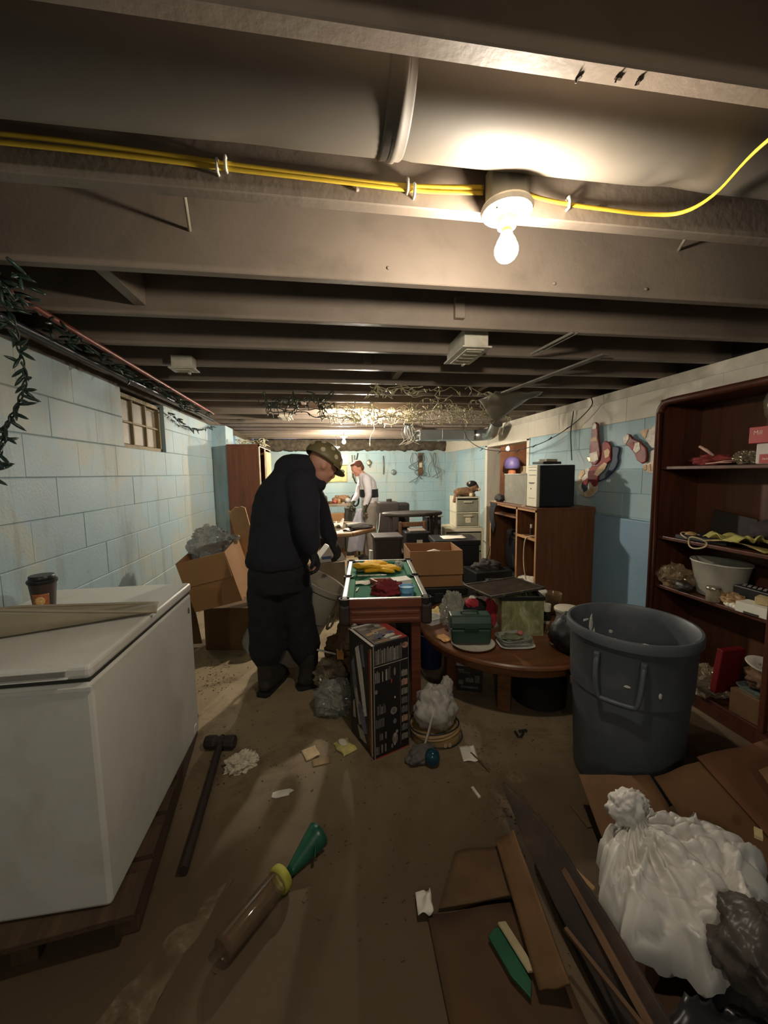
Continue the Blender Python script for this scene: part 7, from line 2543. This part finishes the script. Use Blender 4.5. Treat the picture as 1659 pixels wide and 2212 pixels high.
# dirt flakes on the floor
b = MB()
rf = random.Random(77)
for (cx_, cy_, sx_, sy_, n_) in ((-.9, 3.0, .22, .3, 90), (-.8, 2.75, .2, .2, 60), (.75, 1.45, .16, .14, 90), (.2, 1.9, 1.2, .8, 160), (-.5, 1.95, .3, .2, 40), (.75, 1.6, .1, .2, 50), (1.0, 1.9, .5, .3, 60), (.3, 1.2, .5, .3, 70)):
    for i in range(n_):
        x, y = rf.gauss(cx_, sx_ * .5), rf.gauss(cy_, sy_ * .5)
        s_ = rf.uniform(.0025, .0075)
        b.box((x, y, .002), (s_ * rf.uniform(.6, 2.2), s_ * .6, .003), RZ(rf.uniform(0, 3.1)) @ RX(rf.uniform(-.3, .3)))
o = tag(b.build('dirt_flakes', M('dirt_flake', (92, 74, 50), .9, var=.5, scale=3)), 'brown dirt flakes scattered over the concrete floor', 'dirt')
o['kind'] = 'stuff'

# ================================================================ cardboard heap in the right foreground
def quad_sheet(name, label, c4, mat, th=.006, bend=.01, seed=0, n=10, cat='cardboard'):
    A, B_, C_, D_ = [V(p) for p in c4]
    def fn(u, v):
        p = A.lerp(B_, u).lerp(D_.lerp(C_, u), v)
        return p + V((0, 0, bend * noise.noise(V((u * 2.3 + seed, v * 2.3, seed)))))
    b = MB()
    o0 = (A + B_ + C_ + D_) / 4
    b.sheet(n, n, lambda u, v: fn(u, v) - o0)
    return tag(b.build(name, mat, smooth=True, solid=th, loc=o0), label, cat)
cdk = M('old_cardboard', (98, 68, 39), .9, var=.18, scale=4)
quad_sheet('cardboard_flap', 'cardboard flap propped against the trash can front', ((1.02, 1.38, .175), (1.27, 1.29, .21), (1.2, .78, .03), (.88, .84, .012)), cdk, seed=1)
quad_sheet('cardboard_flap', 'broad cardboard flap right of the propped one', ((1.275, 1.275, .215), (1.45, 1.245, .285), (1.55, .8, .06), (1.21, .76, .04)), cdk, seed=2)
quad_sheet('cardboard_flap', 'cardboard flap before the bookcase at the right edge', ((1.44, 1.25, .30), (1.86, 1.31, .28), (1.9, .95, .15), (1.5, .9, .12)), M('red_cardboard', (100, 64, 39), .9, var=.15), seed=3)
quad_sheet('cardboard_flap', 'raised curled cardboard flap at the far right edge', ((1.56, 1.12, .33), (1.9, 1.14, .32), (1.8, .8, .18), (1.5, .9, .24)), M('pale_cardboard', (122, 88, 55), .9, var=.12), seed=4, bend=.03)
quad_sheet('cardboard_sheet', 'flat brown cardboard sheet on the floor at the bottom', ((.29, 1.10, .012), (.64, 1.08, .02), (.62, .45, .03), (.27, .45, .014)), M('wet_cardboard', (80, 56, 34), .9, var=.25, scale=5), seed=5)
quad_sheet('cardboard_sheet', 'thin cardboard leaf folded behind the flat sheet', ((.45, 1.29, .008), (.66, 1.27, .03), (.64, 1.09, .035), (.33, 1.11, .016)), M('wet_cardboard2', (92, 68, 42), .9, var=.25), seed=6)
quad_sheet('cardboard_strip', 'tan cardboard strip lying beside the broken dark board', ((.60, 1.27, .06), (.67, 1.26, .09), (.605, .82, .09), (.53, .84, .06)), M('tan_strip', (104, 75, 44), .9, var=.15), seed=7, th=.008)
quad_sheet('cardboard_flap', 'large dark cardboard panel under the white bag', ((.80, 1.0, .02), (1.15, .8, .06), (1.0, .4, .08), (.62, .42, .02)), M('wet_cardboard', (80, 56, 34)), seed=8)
# broken dark board
bb = M('rotten_wood', (44, 30, 20), .8, var=.45, scale=7, dirt=(84, 60, 38), damt=.6, dscale=9)
r = root('broken_board', 'rotten dark board with a splintered point sticking up on the right', 'board', (.72, 1.0, 0))
b = MB()
b.prism([(-.052, -.5), (.06, -.5), (.075, -.1), (.07, .14), (.05, .26), (.015, .4), (.0, .42), (-.015, .33), (-.035, .2), (-.05, .0)], -.011, .011, T(.0, 0, .11) @ RZ(D(-2)) @ RY(D(-48)) @ RX(D(6)))
b.build('plank', bb, r, bevel=.003)
b = MB()
b.box((.012, -.08, .145), (.02, .5, .012), RZ(D(-3)) @ RY(D(-48)))
b.build('batten', M('lighter_batten', (96, 68, 42), .8, var=.3), r, bevel=.002)
b = MB()
b.box((.05, .02, .16), (.012, .1, .008), RZ(D(20)) @ RY(D(-40)))
b.build('splinter', M('pale_splinter', (150, 118, 78), .8), r)
b = MB()
b.box((.0, -.22, .05), (.05, .5, .09), RZ(D(-3)))
b.build('backing_strip', M('dark_backing', (34, 25, 18), .9), r, bevel=.004)
b = MB()
b.box((-.02, -.3, .145), (.012, .42, .012), RZ(D(16)))
b.build('loose_lath', M('lath_brown', (88, 62, 38), .8), r, bevel=.002)
b = MB(); b.prism([(-.025, .04), (.005, .06), (.03, .05), (.05, -.08), (.03, -.11), (.0, -.06)], 0, .01)
tag(b.build('green_scrap', M('green_plastic', (30, 84, 54), .4), bevel=.002, loc=(.475, .95, .036), rz=D(0)), 'dark green plastic scrap on the brown cardboard sheet', 'scrap')
b = MB(); b.box((0, 0, .006), (.03, .13, .006), RY(.4)); tag(b.build('pale_scrap', M('pale_card2', (186, 170, 132), .8), loc=(.52, .95, .045), rz=D(14)), 'pale wedge of card beside the green scrap', 'scrap')
# big white bag and dark plastic
WB = V((1.05, .92, .0))
outl = smoothpath([(-.07, .20, 0), (-.17, .15, 0), (-.24, .05, 0), (-.255, -.06, 0), (-.17, -.14, 0), (-.06, -.19, 0), (.08, -.16, 0), (.22, -.1, 0), (.30, .0, 0), (.28, .1, 0), (.15, .14, 0), (.03, .17, 0), (-.07, .20, 0)], 10)
nO = len(outl) - 1
kn = V((-.085, .12, 0))
def bagtop(u, v):
    """pleated plastic gathered toward a knot at one corner"""
    e_ = outl[int(round(u * nO)) % nO]
    p = kn.lerp(e_, v) if v > 0 else kn.copy()
    th = 2 * PI * u
    c_, s_ = math.cos(th), math.sin(th)
    dome = .17 * (max(0, 1 - v ** 3)) ** .55 + .035
    edge = min(1, v * 3)
    f1 = noise.noise(V((c_ * 4, s_ * 4, v * 1.3)))
    f2 = noise.noise(V((c_ * 9 + 5, s_ * 9, v * 2.2)))
    q1 = noise.noise(V((p.x * 6 + 3, p.y * 6, 2)) + V((f1, f1, 0)) * .25)
    q2 = noise.noise(V((p.x * 13, p.y * 13 + 4, 5)))
    z = dome + edge * (1 - .6 * v) * (.05 * f1 + .014 * f2) + .026 * math.exp(-(q1 / .06) ** 2) - .02 * math.exp(-(q2 / .06) ** 2) - .024 * math.exp(-((q1 - .22) / .05) ** 2)
    z += .06 * math.exp(-(v / .16) ** 2)
    k = 1 + (.12 * f1 + .05 * f2) * v
    return V((p.x * k, p.y * k, z))
b = MB()
b.sheet(nO + 1, 46, bagtop)
b.sheet(nO + 1, 4, lambda u, v: (lambda e_: V((e_.x * (1 - .6 * v), e_.y * (1 - .6 * v), e_.z - .03 * v)))(bagtop(u, 1)))
o = tag(b.build('white_bag', M('white_bag_plastic', (206, 200, 190), .38, var=.04), smooth=True, loc=WB + V((0, 0, .10))), 'big crumpled white plastic bag on the cardboard in the right foreground', 'plastic bag')
o.rotation_euler = (D(6), D(-4), 0)
b = MB()
b.blob((-.10, .14, .255), (.06, .04, .055), 40, 28, .3, 5, seed=5, pleat=.2)
b.blob((-.05, .16, .235), (.05, .03, .035), 36, 24, .3, 5, seed=6, pleat=.2)
b.build('tied_ears', M('white_bag_plastic', (206, 200, 190)), o, smooth=True)
b = MB(); b.blob((0, 0, 0), (.12, .1, .09), 60, 40, .25, 4, seed=161, pleat=.2)
tag(b.build('grey_bag', FILM('brown_grey_film', (96, 84, 74), .3, .35, .3), smooth=True, loc=(1.07, .73, .22)), 'grey-brown plastic lump in front of the big white bag', 'plastic bag')
b = MB()
def fn(u, v):
    q = noise.noise(V((u * 3, v * 3, 9)))
    q2 = noise.noise(V((u * 6, v * 6, 3)))
    return ((u - .5) * .62, (v - .5) * .5, .05 + .12 * abs(q) + .03 * math.exp(-(q2 / .1) ** 2) - .06 * v + .1 * u)
b.sheet(44, 40, fn)
tag(b.build('dark_plastic', FILM('dark_film', (58, 56, 58), .25, .25, .2), smooth=True, solid=.001, loc=(1.1, .52, .04), rz=D(12)), 'sheet of dark crumpled plastic in the lower right corner', 'plastic sheet')
b = MB(); b.box((0, 0, .006), (.04, .02, .01)); o = tag(b.build('cream_chip', M('cream_card', (204, 182, 132)), loc=(1.33, .94, .285), rz=.7), 'tiny cream chip on the broad cardboard flap', 'chip')
# trodden plaster dust in front of the pallet
def dust_mat():
    m, nt, bs = _new('plaster_dust')
    vec = _coord(nt, True)
    nt.links.new(_ramp(nt, _noise(nt, vec, 9, 5), [(.3, lin((146, 128, 98))), (.7, lin((184, 164, 128)))]), bs.inputs['Base Color'])
    bs.inputs['Roughness'].default_value = .95
    a = _ramp(nt, _noise(nt, vec, 7, 7, .7, .5), [(.4, (0, 0, 0, 1)), (.62, (.7, .7, .7, 1))])
    nt.links.new(a, bs.inputs['Alpha'])
    return m
b = MB()
def fn(u, v):
    x = -.78 + .40 * u + .05 * noise.noise(V((u * 5, v * 2, 1)))
    y = .78 + .55 * u ** 1.4 + (v - .5) * (.24 + .1 * noise.noise(V((u * 7, 0, 4)))) * math.sin(PI * min(1, u * .9 + .1))
    return (x, y, .0015)
b.sheet(30, 10, fn)
o = tag(b.build('plaster_dust', dust_mat(), smooth=True), 'streak of pale plaster dust on the floor before the pallet', 'dust')
o['kind'] = 'stuff'
